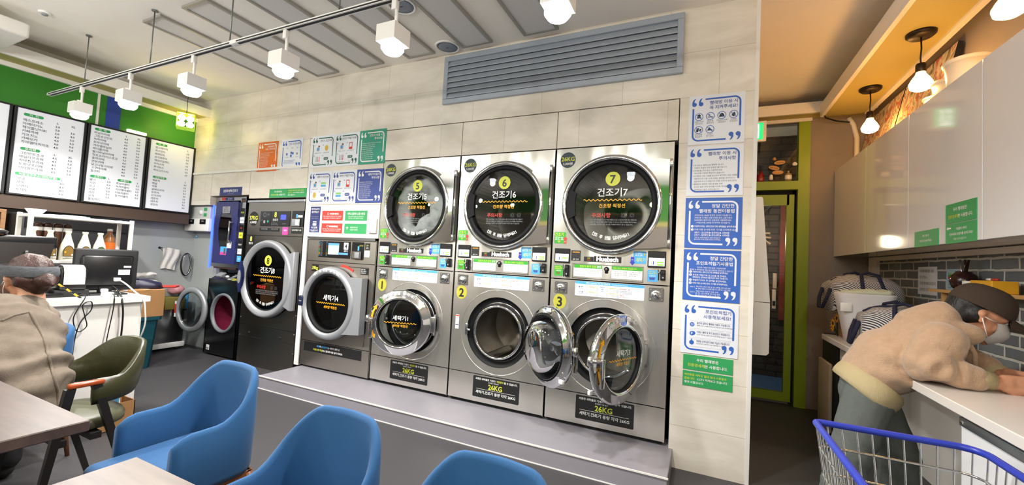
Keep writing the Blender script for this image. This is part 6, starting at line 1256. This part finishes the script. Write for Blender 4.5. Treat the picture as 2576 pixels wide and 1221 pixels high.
t = thing('sunflower_bunch', 'small bunch of yellow flowers at the far end of the worktop', 'flowers', (3.755, .93, .871)); M_pet = mat('yellow_petals', '#d99a14', 0.6); M_leaf = mat('dark_leaf', '#2c3a16', 0.6)
for i, (dx, dy, dz) in enumerate(((-.01, 0, .10), (.02, .03, .14), (.0, .05, .07))):
    g = G(); g.tube([(.03, .05, 0), (dx, dy, dz)], .004, M_leaf, 6); fl = g.build('stem', t)
    g = G()
    for k in range(9):
        a = 2*PI*k/9; c = Vector((dx, dy, dz)); d = Vector((-.5*math.cos(a)*.2-.02, math.cos(a), math.sin(a))).normalized(); n_ = Vector((-1, 0, 0)); w = d.cross(n_).normalized()*.012
        p = [c+d*.008-w*.5, c+d*.024-w, c+d*.04+n_*.006, c+d*.024+w, c+d*.008+w*.5]; g.add([tuple(q) for q in p]+[tuple(q+Vector((.002, 0, 0))) for q in p], [(0, 1, 2, 3, 4), (9, 8, 7, 6, 5), (0, 5, 6, 1), (1, 6, 7, 2), (2, 7, 8, 3), (3, 8, 9, 4)], M_pet)
    g.cyl((dx+.004, dy, dz), (dx-.006, dy, dz), .013, mat('seed_brown', '#3b2412', 0.8), n=14); g.build('blossom', fl)

# on and before the brick wall
def wall_paper(name, label, ya, yb, z0, z1, m, f):
    t = thing(name, label, 'paper', (0, 0, 0)); t.matrix_world = TR(4.2985, ya, z0, -PI/2); w, h = ya-yb, z1-z0; g = G(); g.box(0, w, -.0012, 0, 0, h, m); g.build('sheet', t); g = G(); f(g, -.0018, w, h); g.build('print', t)
wall_paper('handwritten_note', 'white handwritten paper note taped on the grey brick wall', 1.09, .812, 1.235, 1.438, M_board, lambda g, y, w, h: para(g, ['기타통 폐지통 사용', '할 것이니~', '휴대폰 챙기세요 감사합니다', '잃어버린 소지품 책임 없음'], .03, h*.8, .026, .045, M_ink, y, w*.85))
def leaflet(g, y, w, h): g.rect(.02, .10, h*.55, h*.85, y, M_grn); g.rect(.02, .10, h*.55, h*.66, y-.0003, M_redp); g.text('안내문', .06, h*.75, .025, M_wht, 'c', y-.0006, None, .02); g.rect(w*.6, w*.9, h*.3, h*.42, y, M_ink); para(g, ['이용 안내', '문의 전화', '감사합니다'], .02, h*.4, .016, .02, M_ink, y); para(g, ['세탁 방법', '건조 방법', '결제 방법'], w*.62, h*.85, .014, .02, M_ink, y)
wall_paper('printed_leaflet', 'pale blue printed leaflet on the grey brick wall', .69, .485, 1.275, 1.42, mat('pale_blue_paper', '#a9cbe2', 0.6), leaflet)
t = thing('brick_wall_shelf', 'narrow pale wood shelf fixed on the grey brick wall', 'shelf', (4.299, .0, 1.265)); g = G(); g.box(-.12, 0, -1.2, .62, 0, .018, mat('pale_pine', '#c79a5c', 0.5)); g.build('board', t)
for y in (-.9, .5): g = G(); g.box(-.1, 0, y-.008, y+.008, -.06, 0, MATS['pale_pine']); g.build('bracket', t)
t = thing('round_pot', 'round dark brown pot holding utensils on the brick wall shelf', 'pot', (4.225, .315, 1.2832)); M_pot = mat('dark_glazed_clay', '#2a1210', 0.2)
g = G(); g.lathe_z(0, 0, [(.03, 0), (.052, .02), (.063, .055), (.055, .09), (.035, .11), (.036, .116), (.03, .116), (.03, .09)], M_pot, 30, True, True, False); g.build('pot', t)
for i, (dx, dy, m) in enumerate(((-.012, -.02, 'dark_glazed_clay'), (.01, -.012, 'dark_glazed_clay'), (.0, .02, 'satin_metal'))): g = G(); g.cyl((0, dy*.4, .06), (dx, dy*2, .185), .0065, MATS[m], n=8); g.build('utensil', t)
t = thing('white_carton', 'small white box beside the yellow box on the brick wall shelf', 'box', (4.22, .17, 1.2832)); g = G(); g.box(-.045, .045, -.05, .05, 0, .06, M_wplas, .003); g.build('carton', t)
t = thing('yellow_box', 'yellow box with black handwriting on the brick wall shelf', 'box', (4.215, .02, 1.2832)); g = G(); g.box(-.05, .05, -.095, .095, 0, .065, mat('yellow_card', '#e3a81c', 0.6), .003, 1); g.build('carton', t); g = G(); g.push(TR(-.0505, .08, 0, -PI/2)); g.text('매트리통', .01, .022, .03, M_blk, 'l', -.0005, .12); g.pop(); g.build('lettering', t)
t = thing('marker_pen', 'red and white pen lying on top of the yellow box', 'pen', (4.2, .0, 1.3495)); g = G(); g.cyl((0, -.05, .006), (0, .0, .006), .006, M_redp, n=10); g.build('cap', t); g = G(); g.cyl((0, .0, .006), (0, .04, .006), .006, M_wht, n=10); g.build('barrel', t)

# end of the machine wall: exit sign, folding board, things on the transom
t = thing('exit_sign', 'lit green emergency exit sign above the green door, peeking past the tiled wall', 'exit sign', (3.19, 1.836, 2.69))
g = G(); g.box(0, .182, -.02, .02, 0, .215, M_wplas, .006); g.box(.08, .11, -.01, .01, .215, .29, M_wplas); g.build('housing', t); M_exit = mat('lit_exit_green', '#18b765', 0.4, emit='#12c46a', estr=1.6); M_exw = mat('lit_exit_white', '#f2fff6', 0.4, emit='#eafff2', estr=1.8)
g = G()
g.push(Matrix.Diagonal((1.1, 1, 1.1, 1))); g.rect(.008, .138, .018, .178, -.0206, M_exit); g.rect(.03, .105, .03, .165, -.021, M_exw)
y = -.0214; g.disc(.075, .15, .0095, y, M_exit, 14); g.stroke([(.07, .138), (.062, .10)], .017, y, M_exit); g.stroke([(.07, .134), (.09, .122), (.098, .105)], .007, y, M_exit); g.stroke([(.068, .134), (.05, .128), (.04, .11)], .007, y, M_exit); g.stroke([(.062, .10), (.08, .078), (.092, .05)], .009, y, M_exit); g.stroke([(.06, .098), (.056, .072), (.034, .066)], .009, y, M_exit); g.pop(); g.build('pictogram', t)
g = G(); [g.disc(.166, z, .003, -.0205, M_grey, 8) for z in (.08, .115, .13)]; g.build('test_button', t)
t = thing('fold_down_board', 'white pointed fold-down board hinged on the end of the tiled wall', 'board', (3.113, .19, 0))
g = G(); g.slab([(.012, 1.135), (.114, 1.135), (.06, 1.83), (.052, 1.843), (.012, 1.843)], -.012, .012, M_wplas); g.build('upper_leaf', t); g = G(); g.slab([(.012, .78), (.10, .785), (.114, .80), (.114, 1.13), (.012, 1.13)], -.012, .012, M_wplas); g.build('lower_leaf', t)
for z in (.84, 1.02, 1.25, 1.66): g = G(); g.box(0, .02, -.018, -.01, z, z+.09, M_chrome2, .002, 1); g.cyl((.01, -.018, z), (.01, -.018, z+.09), .006, M_chrome2, n=8); g.build('hinge', t)
def reed(t, cols):
    for i in range(5): g = G(); a = -.4+.2*i; g.cyl((0, 0, .09), (math.sin(a)*.07, .01*i-.02, .09+.09*math.cos(a)), .0022, cols, n=6); g.build('reed', t)
t = thing('reed_diffuser', 'red glass reed diffuser on the green transom, left of the wooden sign', 'diffuser', (3.355, 2.05, 2.311)); g = G(); g.lathe_z(0, 0, [(.03, 0), (.033, .01), (.033, .075), (.012, .09), (.012, .115)], mat('red_glass', '#8f1220', 0.1, spec=.8), 20); g.build('bottle', t); reed(t, M_blackm)
t = thing('reed_diffuser', 'clear bottle diffuser with white flower on the green transom, right of the wooden sign', 'diffuser', (3.605, 2.05, 2.311)); g = G(); g.lathe_z(0, 0, [(.03, 0), (.032, .01), (.032, .075), (.012, .085), (.012, .11)], mat('amber_glass', '#9a8a66', 0.1, spec=.8), 20); g.build('bottle', t); g = G(); g.lathe_z(0, 0, [(.0325, .02), (.0325, .06)], M_wht, 20, True, False, False); g.build('label', t); reed(t, M_blackm)
g = G(); g.lathe_z(.055, 0, [(.0005, .16), (.02, .165), (.025, .18), (.012, .2), (.0005, .202)], M_wht, 12); g.build('flower', t); g = G(); g.lathe_z(0, 0, [(.0135, .088), (.0135, .108)], M_chrome, 14); g.build('collar', t)
t = thing('wooden_sign', 'stack of oval wooden plaques with an owl on the green transom', 'ornament', (3.48, 2.05, 2.311)); M_plq = mat('pale_plaque_wood', '#c89a5e', 0.6)
g = G(); g.box(-.05, .06, -.025, .02, 0, .015, mat('brown_base', '#4a2f1e', .7), .006); g.cyl((.005, .005, .01), (.005, .005, .2), .006, MATS['brown_base'], n=8); g.build('base', t)
for dx, dz, s, a in ((.03, .095, '', 0), (-.005, .145, 'Our home', .25), (.045, .20, 'welcome', -.1)):
    g = G(); g.push(TR(dx, 0, dz) @ Matrix.Rotation(a, 4, 'Y')); g.slab([(.05*math.cos(q), .022*math.sin(q)) for q in (2*PI*i/24 for i in range(24))], -.012, -.002, M_plq); g.text(s, 0, -.006, .018, M_blk, 'c', -.0125, .08, .02); g.pop(); g.build('plaque', t)
blob_mesh('owl', [((-.03, -.012, .03), .02, (-.03, -.012, .06), .017)], .006, M_wht, t, 2)
g = G(); g.lathe_z(-.002, 0, [(.0005, .225), (.016, .232), (.018, .245), (.008, .26), (.0005, .262)], M_plq, 12); g.build('bird', t)

# wire laundry cart
t = thing('laundry_cart', 'chrome wire laundry cart with blue rim at the bottom right corner', 'cart', (3.43, -1.42, 0))
M_brim = mat('blue_rim_plastic', '#2337a8', 0.35)
def rr(hx0, hx1, hy, r, z, n=6):
    out = []
    for cx, cy, a in ((hx1-r, -hy+r, -PI/2), (hx1-r, hy-r, 0), (hx0+.02, hy-.02, PI/2), (hx0+.02, -hy+.02, PI)):
        q = r if cx > 0 else .02
        out += [(cx+q*math.cos(a+PI/2*i/n), cy+q*math.sin(a+PI/2*i/n), z) for i in range(n+1)]
    return out
g = G(); g.tube(rr(-.22, .225, .29, .06, .78), .0115, M_brim, 10, True); g.build('rim', t)
g = G(); lv = [(.70, .955), (.61, .91), (.52, .87), (.43, .83)]
for z, k in lv: g.tube(rr(-.22*k, .225*k, .29*k, .05, z), .0042, M_chrome, 6, True)
def per(k, z, u):
    P = rr(-.22*k, .225*k, .29*k, .05, z); n = len(P); L = [0]
    for i in range(n): L.append(L[-1]+(Vector(P[(i+1) % n])-Vector(P[i])).length)
    s = u*L[-1]
    for i in range(n):
        if L[i+1] >= s: f = (s-L[i])/max(1e-9, L[i+1]-L[i]); return tuple(Vector(P[i]).lerp(Vector(P[(i+1) % n]), f))
for i in range(46): g.cyl(per(1, .775, i/46), per(.83, .43, i/46), .0026, M_chrome, n=6, cap=False)
for i in range(-5, 6): g.cyl((i*.034, -.24, .43), (i*.034, .24, .43), .0026, M_chrome, n=6, cap=False)
g.build('wire_basket', t)
g = G(); 
for sx in (-1, 1): g.tube([(sx*.19, -.24, .06), (sx*.19, .2, .42)], .009, M_chrome, 8); g.tube([(sx*.19, .24, .06), (sx*.19, -.2, .42)], .009, M_chrome, 8)
g.cyl((-.19, -.24, .08), (.19, -.24, .08), .009, M_chrome, n=8); g.cyl((-.19, .24, .08), (.19, .24, .08), .009, M_chrome, n=8); g.build('frame', t)
for sx in (-1, 1):
    for sy in (-1, 1): g = G(); g.cyl((sx*.19-.012, sy*.24, .035), (sx*.19+.012, sy*.24, .035), .035, M_rubber, n=18); g.build('caster', t)

# white laundry tumbling in dryer 5
blob_mesh('laundry', [((.24, .13, 1.96), .07, (.19, .12, 1.78), .075), ((.19, .12, 1.78), .075, (.21, .13, 1.62), .07), ((.21, .13, 1.62), .07, (.30, .12, 1.54), .06), ((.28, .13, 1.99), .06, (.42, .13, 2.0), .06), ((.44, .12, 1.95), .075, (.60, .13, 1.80), .075), ((.60, .13, 1.8), .075, (.55, .12, 1.64), .09), ((.52, .12, 1.66), .085, (.40, .12, 1.56), .07), ((.40, .12, 1.56), .06, (.30, .12, 1.53), .05)], .012, mat('white_towels', '#f3f5f0', 0.9, bump=.3, bscale=90), None, 2, wrinkle(.035, 11, 3), 'white laundry pressed against the window of dryer 5', 'laundry')
# ------------------------------------------------------------------ people
M_skin = mat('skin', '#c98f70', 0.55, noise_amt=0.06, nscale=30)
M_skin2 = mat('skin_fair', '#cf9a7c', 0.55, noise_amt=0.06, nscale=30)
def head_parts(M, k=1.0):
    """skull, jaw, nose, lips, chin, ears; local face direction -y"""
    L = [((0, .018, .035), .083, (0, -.012, .03), .08), ((0, .035, .02), .075, (0, .035, .05), .078), ((0, -.03, -.02), .064, (0, -.042, -.062), .046), ((0, -.06, -.088), .022, (0, -.066, -.092), .02),
         ((0, -.088, .012), .010, (0, -.108, -.018), .0125), ((-.012, -.092, -.024), .009, (.012, -.092, -.024), .009), ((-.018, -.084, -.056), .010, (.018, -.084, -.056), .010),
         ((-.045, -.062, .028), .022, (.045, -.062, .028), .022), ((-.04, -.06, -.02), .024, (.04, -.06, -.02), .024), ((0, .03, -.04), .052, (0, .05, -.14), .05)]
    for s in (-1, 1): L += [((s*.078, .012, .018), .013, (s*.084, .020, .012), .016), ((s*.08, .012, -.004), .012, (s*.078, .006, -.02), .010)]
    return [(tuple(M @ (Vector(a)*k)), ra*k, tuple(M @ (Vector(b)*k)), rb*k) for a, ra, b, rb in L]
def hand_parts(M, curl, s=1):
    """palm with four bent fingers and a thumb from the side; fingers towards +x, palm down"""
    L = [((0, -.022, 0), .017, (.075, -.026, 0), .015), ((0, .0, 0), .018, (.078, 0, .002), .0155), ((0, .02, 0), .017, (.072, .024, 0), .0145), ((-.03, 0, 0), .024, (.01, 0, 0), .024)]
    for i, (y, l) in enumerate(((-.028, .068), (-.010, .078), (.010, .073), (.028, .058))):
        p = Vector((.08 if 0 < i < 3 else .074, y, 0)); a = curl[i]; r = .0088-.0006*(i == 3)
        for q, f in enumerate((.45, .32, .23)):
            d = Vector((math.cos(a), .04*(i-1.5), -math.sin(a))); n = p+d*l*f; L.append((tuple(p), r-.0006*q, tuple(n), r-.0006*q-.0004)); p = n; a += curl[i]*.75
    t0 = Vector((.012, -.03*s, -.004)); t1 = t0+Vector((.028, -.026*s, -.010)); t2 = t1+Vector((.03, -.008*s, -.006)); t3 = t2+Vector((.02, .006*s, -.004))
    L += [(tuple(t0), .0135, tuple(t1), .0115), (tuple(t1), .011, tuple(t2), .0095), (tuple(t2), .0095, tuple(t3), .008)]
    return [(tuple(M @ Vector(a)), ra, tuple(M @ Vector(b)), rb) for a, ra, b, rb in L]
def eyes(M, parent, k=1.0):
    for s in (-1, 1):
        g = G(); c = M @ Vector((s*.031*k, -.078*k, .014*k)); f = (M.to_3x3() @ Vector((0, -1, 0))).normalized()
        bm = bmesh.new(); bmesh.ops.create_uvsphere(bm, u_segments=14, v_segments=10, radius=.0125*k, matrix=Matrix.Translation(c)); g.bm(bm, mat('eye_white', '#e6e2dc', .2), True)
        bm = bmesh.new(); bmesh.ops.create_uvsphere(bm, u_segments=10, v_segments=8, radius=.0068*k, matrix=Matrix.Translation(c+f*.0072*k)); g.bm(bm, mat('dark_iris', '#1d120c', .15), True); g.build('eye', parent)

# ---- person leaning over the worktop
Mh = Matrix.Translation((3.985, -.36, 1.175)) @ Matrix.Rotation(PI/2-.08, 4, 'Z') @ Matrix.Rotation(math.radians(24), 4, 'X')
t = thing('person', 'person in beige fleece hoodie, brown cap and mask leaning on the worktop', 'person', (0, 0, 0))
CURL = (.85, .8, .85, .95)
RH = Matrix.Translation((3.985, -.555, .912)) @ Matrix.Rotation(.12, 4, 'Z') @ Matrix.Rotation(1.25, 4, 'X'); LH = Matrix.Translation((4.085, -.37, .915)) @ Matrix.Rotation(-1.15, 4, 'Z') @ Matrix.Rotation(-1.25, 4, 'X')
body = head_parts(Mh)+[((3.60, -.34, .80), .11, (3.78, -.35, 1.02), .125, ((0, 1, 0), 1.3, .95)), ((3.78, -.35, 1.03), .1, (3.90, -.355, 1.12), .055),
    ((3.79, -.49, 1.05), .055, (3.72, -.56, .935), .045), ((3.72, -.56, .935), .042, (3.955, -.556, .908), .027), ((3.80, -.2, 1.05), .055, (3.99, -.13, .955), .045), ((3.99, -.13, .955), .042, (4.08, -.33, .912), .027),
    ((3.58, -.42, .78), .09, (3.50, -.42, .43), .06), ((3.50, -.42, .43), .055, (3.42, -.42, .09), .04), ((3.61, -.25, .78), .09, (3.75, -.22, .43), .06), ((3.75, -.22, .43), .055, (3.73, -.22, .09), .04),
    ((3.42, -.42, .06), .04, (3.52, -.42, .035), .03), ((3.73, -.22, .06), .04, (3.83, -.22, .035), .03)]
body += hand_parts(RH, CURL, 1)+hand_parts(LH, CURL, -1)
blob_mesh('body', body, .0065, M_skin, t, 2)
eyes(Mh, t)
M_fleece = mat('beige_fleece', '#b7977a', 0.95, noise_amt=.07, nscale=40, bump=.35, bscale=160, sheen=.4); M_rib = mat('cream_rib_knit', '#b2a27c', 0.9, bump=.2, bscale=300, stretch=(1, 1, .1))
def folds(p):
    d = (p.x-3.70)*.62+(p.z-.93)*.78; e = (p.x-3.70)*-.78+(p.z-.93)*.62      # along and across the torso
    w = .012*math.sin(d*52+e*15+3.0*noise.noise(Vector((p.x*5, p.y*5, p.z*5))))*smooth(-.10, .0, -e+.03)*smooth(1.0, .86, p.z)*smooth(.80, .88, p.z+.2*(p.x-3.6))
    q = math.dist((p.x, p.z), (3.74, .95))
    if p.y < -.47: w += .012*math.sin(q*66+2.5*noise.noise(Vector((p.x*7, p.z*7, 2))))*smooth(.15, .03, q)
    return w+.004*noise.noise(Vector((p.x*16, p.y*16, p.z*16)))+.011*noise.noise(Vector((p.x*6+3, p.y*6, p.z*6)))
hood = [((3.645, -.34, .88), .140, (3.80, -.35, 1.03), .145, ((0, 1, 0), 1.33, 1)), ((3.635, -.36, .835), .095, (3.70, -.36, .92), .11, ((0, 1, 0), 1.6, 1)), ((3.60, -.34, .865), .115, (3.66, -.35, .95), .13, ((0, 1, 0), 1.4, 1)), ((3.81, -.50, 1.055), .085, (3.81, -.19, 1.055), .085),
    ((3.80, -.505, 1.05), .088, (3.728, -.56, .955), .076), ((3.725, -.56, .948), .074, (3.80, -.558, .935), .066), ((3.80, -.558, .935), .064, (3.885, -.557, .925), .052), ((3.81, -.19, 1.05), .088, (3.99, -.125, .98), .078), ((3.99, -.125, .98), .074, (4.06, -.27, .935), .052),
    ((3.77, -.35, 1.10), .085, (3.86, -.355, 1.165), .072, ((0, 1, 0), 1.35, 1)), ((3.84, -.43, 1.11), .055, (3.93, -.42, 1.095), .05), ((3.84, -.28, 1.11), .055, (3.93, -.29, 1.095), .05), ((3.80, -.35, 1.03), .12, (3.90, -.355, 1.05), .07, ((0, 1, 0), 1.3, 1))]
blob_mesh('hoodie', hood, .0085, M_fleece, t, 3, folds)
hem = []; ax = Vector((.62, 0, .78)).normalized(); up = Vector((-.78, 0, .62)); 
for o_, k in ((-.052, .90), (-.048, .98), (-.03, 1.02), (.0, 1.03), (.03, 1.0), (.05, .9)): hem.append([tuple(Vector((3.588, -.345, .787))+ax*o_+up*(.140*k*math.cos(q))+Vector((0, 1, 0))*(.182*k*math.sin(q))) for q in (2*PI*j/40 for j in range(40))])
g = G(); g.loft(hem, M_rib, True, False, False); g.build('waistband', t)
for c, d in (((3.925, -.557, .918), (.07, .001, -.006)), ((4.075, -.305, .922), (.025, -.06, -.006))):
    g = G(); g.tube([Vector(c)-Vector(d)*.9, Vector(c)-Vector(d)*.3, Vector(c)+Vector(d)*.35], [.046, .040, .037], M_rib, 20); g.build('cuff', t)
for y in (-.425, -.30):
    g = G(); g.tube([(3.925, y, 1.065), (3.945, y-.01, 1.01), (3.945, y-.012, .95)], .010, M_fleece, 8); g.build('drawstring', t)
M_swt = mat('grey_sweatpants', '#5f6461', 0.95, noise_amt=.08, nscale=60, bump=.15, bscale=250)
blob_mesh('trousers', [((3.58, -.34, .745), .108, (3.595, -.34, .78), .10, ((0, 1, 0), 1.4, 1)), ((3.575, -.42, .745), .106, (3.50, -.425, .43), .088), ((3.50, -.425, .43), .087, (3.425, -.425, .09), .082), ((3.61, -.25, .745), .106, (3.76, -.215, .43), .088), ((3.76, -.215, .43), .087, (3.735, -.215, .09), .08)], .0095, M_swt, t, 3, lambda p: .009*noise.noise(Vector((p.x*7, p.y*7, p.z*4)))+.004*math.sin(p.z*60+p.x*30)*smooth(.75, .35, p.z))
for x, y in ((3.44, -.425), (3.75, -.215)): blob_mesh('shoe', [((x-.04, y, .045), .045, (x+.1, y, .035), .036, ((0, 1, 0), 1, .95))], .008, mat('white_sneaker', '#cfccc6', .6), t, 3)
# hair, cap and mask follow the head
blob_mesh('hair', [tuple([tuple(Mh @ Vector(a)), ra, tuple(Mh @ Vector(b)), rb]) for a, ra, b, rb in (((0, .045, .03), .083, (0, .06, -.02), .066), ((-.05, .03, .0), .04, (-.045, .02, .03), .04), ((.05, .03, .0), .04, (.045, .02, .03), .04), ((0, .07, -.03), .05, (0, .07, -.06), .035))], .007, mat('black_hair', '#0f0d0c', .5, bump=.4, bscale=120, stretch=(1, 1, .2)), t, 2)
M_cap = mat('brown_cap_cloth', '#3d2f25', 0.9, bump=.1, bscale=300)
g = G(); g.push(Mh); rings = []
for i in range(10):
    a = PI/2*i/9; z = .035+.112*math.sin(a); r = math.cos(a)**.62 if i < 9 else .02
    rings.append([(.1*r*math.cos(q), .008+.118*r*math.sin(q), z+(.012*math.sin(q) if i == 0 else 0)) for q in (2*PI*j/36 for j in range(36))])
g.loft(rings, M_cap, True, False, True)
g.loft([[(x*.985, .008+(y-.008)*.985, z-.001) for x, y, z in r] for r in rings[:2]], M_cap, True, False, False); g.pop(); cap = g.build('cap', t)
g = G(); g.push(Mh); R_ = []
for i in range(7):
    f = i/6; w = .088*(1-.28*f*f); R_.append([(w*math.sin(u), -.088-.105*f*math.cos(u)*1.0+.02*(1-math.cos(u)), .048-.030*f-.022*(1-math.cos(u))*1.6) for u in (-1.35+2.7*j/14 for j in range(15))])
vs = [p for r in R_ for p in r]; vs2 = [(x, y, z-.006) for x, y, z in vs]; n = len(vs)
F_ = [(i*15+j, i*15+j+1, (i+1)*15+j+1, (i+1)*15+j) for i in range(6) for j in range(14)]
g.add(vs+vs2, [f[::-1] for f in F_]+[tuple(k+n for k in f) for f in F_]+[(6*15+j, 6*15+j+1, n+6*15+j+1, n+6*15+j) for j in range(14)]+[(i*15, (i+1)*15, n+(i+1)*15, n+i*15) for i in range(6)]+[(i*15+14, n+i*15+14, n+(i+1)*15+14, (i+1)*15+14) for i in range(6)], M_cap, True); g.pop(); g.build('brim', cap)
g = G(); g.push(Mh); B = bmesh.new(); bmesh.ops.create_circle(B, segments=12, radius=.006, cap_ends=True, matrix=Matrix.Translation((0, .008, .148))); g.bm(B, M_cap); g.pop(); g.build('button', cap)
def mask(M, t, k=1.0, m=None):
    m = m or mat('grey_white_mask', '#b9b6b3', 0.8); g = G(); g.push(M); rows = []
    for i in range(9):
        z = .012-.115*i/8; rows.append([])
        for j in range(17):
            u = -1+2*j/16; a = u*1.25; bulge = .028*math.sin(PI*i/8); r = .083-.022*(i/8)**2
            rows[-1].append((k*(r+bulge*.4)*math.sin(a), k*(-.018-(r+bulge)*math.cos(a)), k*z*(1-.25*u*u)-k*.012*u*u))
    vs = [p for r in rows for p in r]; n = len(vs); F_ = [(i*17+j, (i+1)*17+j, (i+1)*17+j+1, i*17+j+1) for i in range(8) for j in range(16)]
    g.add(vs+[(x*.97, y*.97, z) for x, y, z in vs], F_+[tuple(q+n for q in f[::-1]) for f in F_], m, True); o = None; g.pop(); o = g.build('mask', t)
    for s in (-1, 1):
        for z0 in (.0, -.075):
            g = G(); g.push(M); g.tube([(s*.075*k, -.04*k, z0*k), (s*.088*k, -.01*k, z0*.5*k), (s*.09*k, .022*k, .006*k)], .002, M_wplas, 6); g.pop(); g.build('ear_loop', o)
mask(Mh, t)

# ---- seated woman cut by the left edge
Mw = Matrix.Translation((-.485, -1.975, 1.062)) @ Matrix.Rotation(-PI/2+.12, 4, 'Z') @ Matrix.Rotation(math.radians(12), 4, 'X')
t = thing('person', 'person with auburn ponytail and beige sweatshirt seated at the left table', 'person', (-.10, -.10, 0))
HW = Matrix.Translation((-.98, -2.30, .80)) @ Matrix.Rotation(PI-.3, 4, 'Z')
body = head_parts(Mw)+[((-.20, -2.08, .56), .15, (-.38, -2.09, .84), .14, ((0, 1, 0), 1.3, 1)), ((-.40, -2.09, .85), .1, (-.43, -1.985, .95), .055), ((-.43, -2.25, .84), .055, (-.70, -2.30, .77), .045), ((-.70, -2.30, .77), .042, (-.95, -2.30, .80), .027), ((-.45, -1.93, .84), .055, (-.66, -1.88, .70), .045), ((-.66, -1.88, .70), .042, (-.88, -2.0, .78), .027),
    ((-.18, -2.17, .53), .09, (-.52, -2.19, .50), .065), ((-.52, -2.19, .50), .055, (-.44, -2.19, .09), .04), ((-.18, -2.0, .53), .09, (-.55, -1.99, .50), .065), ((-.55, -1.99, .50), .055, (-.5, -1.99, .09), .04)]+hand_parts(HW, (.3, .3, .35, .4), 1)+hand_parts(Matrix.Translation((-.90, -2.02, .785)) @ Matrix.Rotation(PI+.5, 4, 'Z'), (.3, .3, .35, .4), -1)
blob_mesh('body', body, .007, M_skin2, t, 2); eyes(Mw, t)
M_swe = mat('oatmeal_sweatshirt', '#786d61', 0.95, noise_amt=.08, nscale=50, bump=.25, bscale=220)
def folds2(p): return .014*noise.noise(Vector((p.x*5+1, p.y*5, p.z*7)))+.008*noise.noise(Vector((p.x*14+1, p.y*14, p.z*20)))+.015*math.sin((p.z-.6*p.x)*46+3.5*noise.noise(Vector((p.x*4, p.y*4, p.z*4))))*smooth(.86, .66, p.z)
SWT = blob_mesh('sweatshirt', [((-.16, -2.09, .60), .215, (-.36, -2.09, .80), .205, ((0, 1, 0), .98, 1)), ((-.10, -2.09, .56), .19, (-.2, -2.09, .66), .2, ((0, 1, 0), .98, 1)), ((-.33, -2.07, .80), .2, (-.42, -2.05, .86), .12, ((0, 1, 0), 1.1, 1)), ((-.38, -2.23, .79), .105, (-.70, -2.29, .72), .085), ((-.70, -2.29, .72), .083, (-.90, -2.30, .79), .055), ((-.45, -1.94, .84), .1, (-.66, -1.89, .72), .08), ((-.66, -1.89, .72), .078, (-.84, -1.97, .77), .055), ((-.40, -2.02, .88), .11, (-.40, -1.985, .92), .08)], .0095, M_swe, t, 4, folds2)
from mathutils.bvhtree import BVHTree
def draped(o, src, tgt, r, m, name):
    """a raised seam laid on the cloth along a line of sight points"""
    T_ = BVHTree.FromPolygons([v.co for v in o.data.vertices], [p.vertices for p in o.data.polygons]); pts = []; src = Vector(src)
    for i in range(len(tgt)-1):
        for k in range(8):
            h = T_.ray_cast(src, (Vector(tgt[i]).lerp(Vector(tgt[i+1]), k/8)-src).normalized())[0]
            if h: pts.append(h)
    if len(pts) > 2: g = G(); g.tube(pts, r, m, 8); g.build(name, o.parent)
SRC = (2.91, -2.94, 1.3155)
draped(SWT, SRC, [(.192, -2.15, .977), (.36, -2.15, .883), (.466, -2.15, .765), (.54, -2.15, .688), (.56, -2.15, .62)], .007, M_swe, 'seam')
draped(SWT, SRC, [(.192, -2.15, .977), (.03, -2.15, .945), (-.13, -2.15, .897)], .006, M_swe, 'seam')
blob_mesh('trousers', [((-.16, -2.16, .51), .10, (-.52, -2.19, .49), .08), ((-.52, -2.19, .49), .08, (-.44, -2.19, .10), .07), ((-.16, -2.0, .51), .10, (-.55, -1.99, .49), .08), ((-.55, -1.99, .49), .08, (-.5, -1.99, .10), .07)], .010, mat('black_trousers', '#1b1a1c', .9), t, 3)
for x, y in ((-.46, -2.19), (-.52, -1.99)): blob_mesh('shoe', [((x+.03, y, .045), .045, (x-.12, y, .035), .036)], .009, mat('dark_shoe', '#23211f', .6), t, 3)
M_aub = mat('auburn_hair', '#3a1d16', .5, noise_amt=.25, nscale=14, bump=.5, bscale=130, stretch=(1, 1, .25))
HP = (((0, .035, .058), .092, (0, .055, .04), .09), ((0, .08, .0), .07, (0, .09, -.03), .055), ((-.045, .085, -.005), .045, (.045, .085, -.005), .045), ((0, .10, -.01), .05, (0, .135, -.02), .04), ((0, .135, -.02), .034, (0, .18, -.02), .036), ((0, .18, -.02), .036, (0, .225, -.05), .014))
blob_mesh('hair', [(tuple(Mw @ Vector(a)), ra, tuple(Mw @ Vector(b)), rb) for a, ra, b, rb in HP], .007, M_aub, t, 3, wrinkle(.006, 30, 1))
g = G(); g.push(Mw); rings = []
for z, k in ((.03, 1.0), (.045, 1.05), (.075, 1.04), (.088, .97)): rings.append([(.106*k*math.cos(q), .022+.128*k*math.sin(q), z+.035*-math.sin(q)*-1*.0-(.03*math.sin(q))) for q in (2*PI*j/36 for j in range(36))])
g.loft(rings, mat('grey_knit_headband', '#53565b', .9, noise_amt=.3, nscale=40, bump=.4, bscale=120, stretch=(1, 1, 3)), True, False, False); g.pop(); g.build('headband', t)
mask(Mw, t, 1.0, M_wplas)
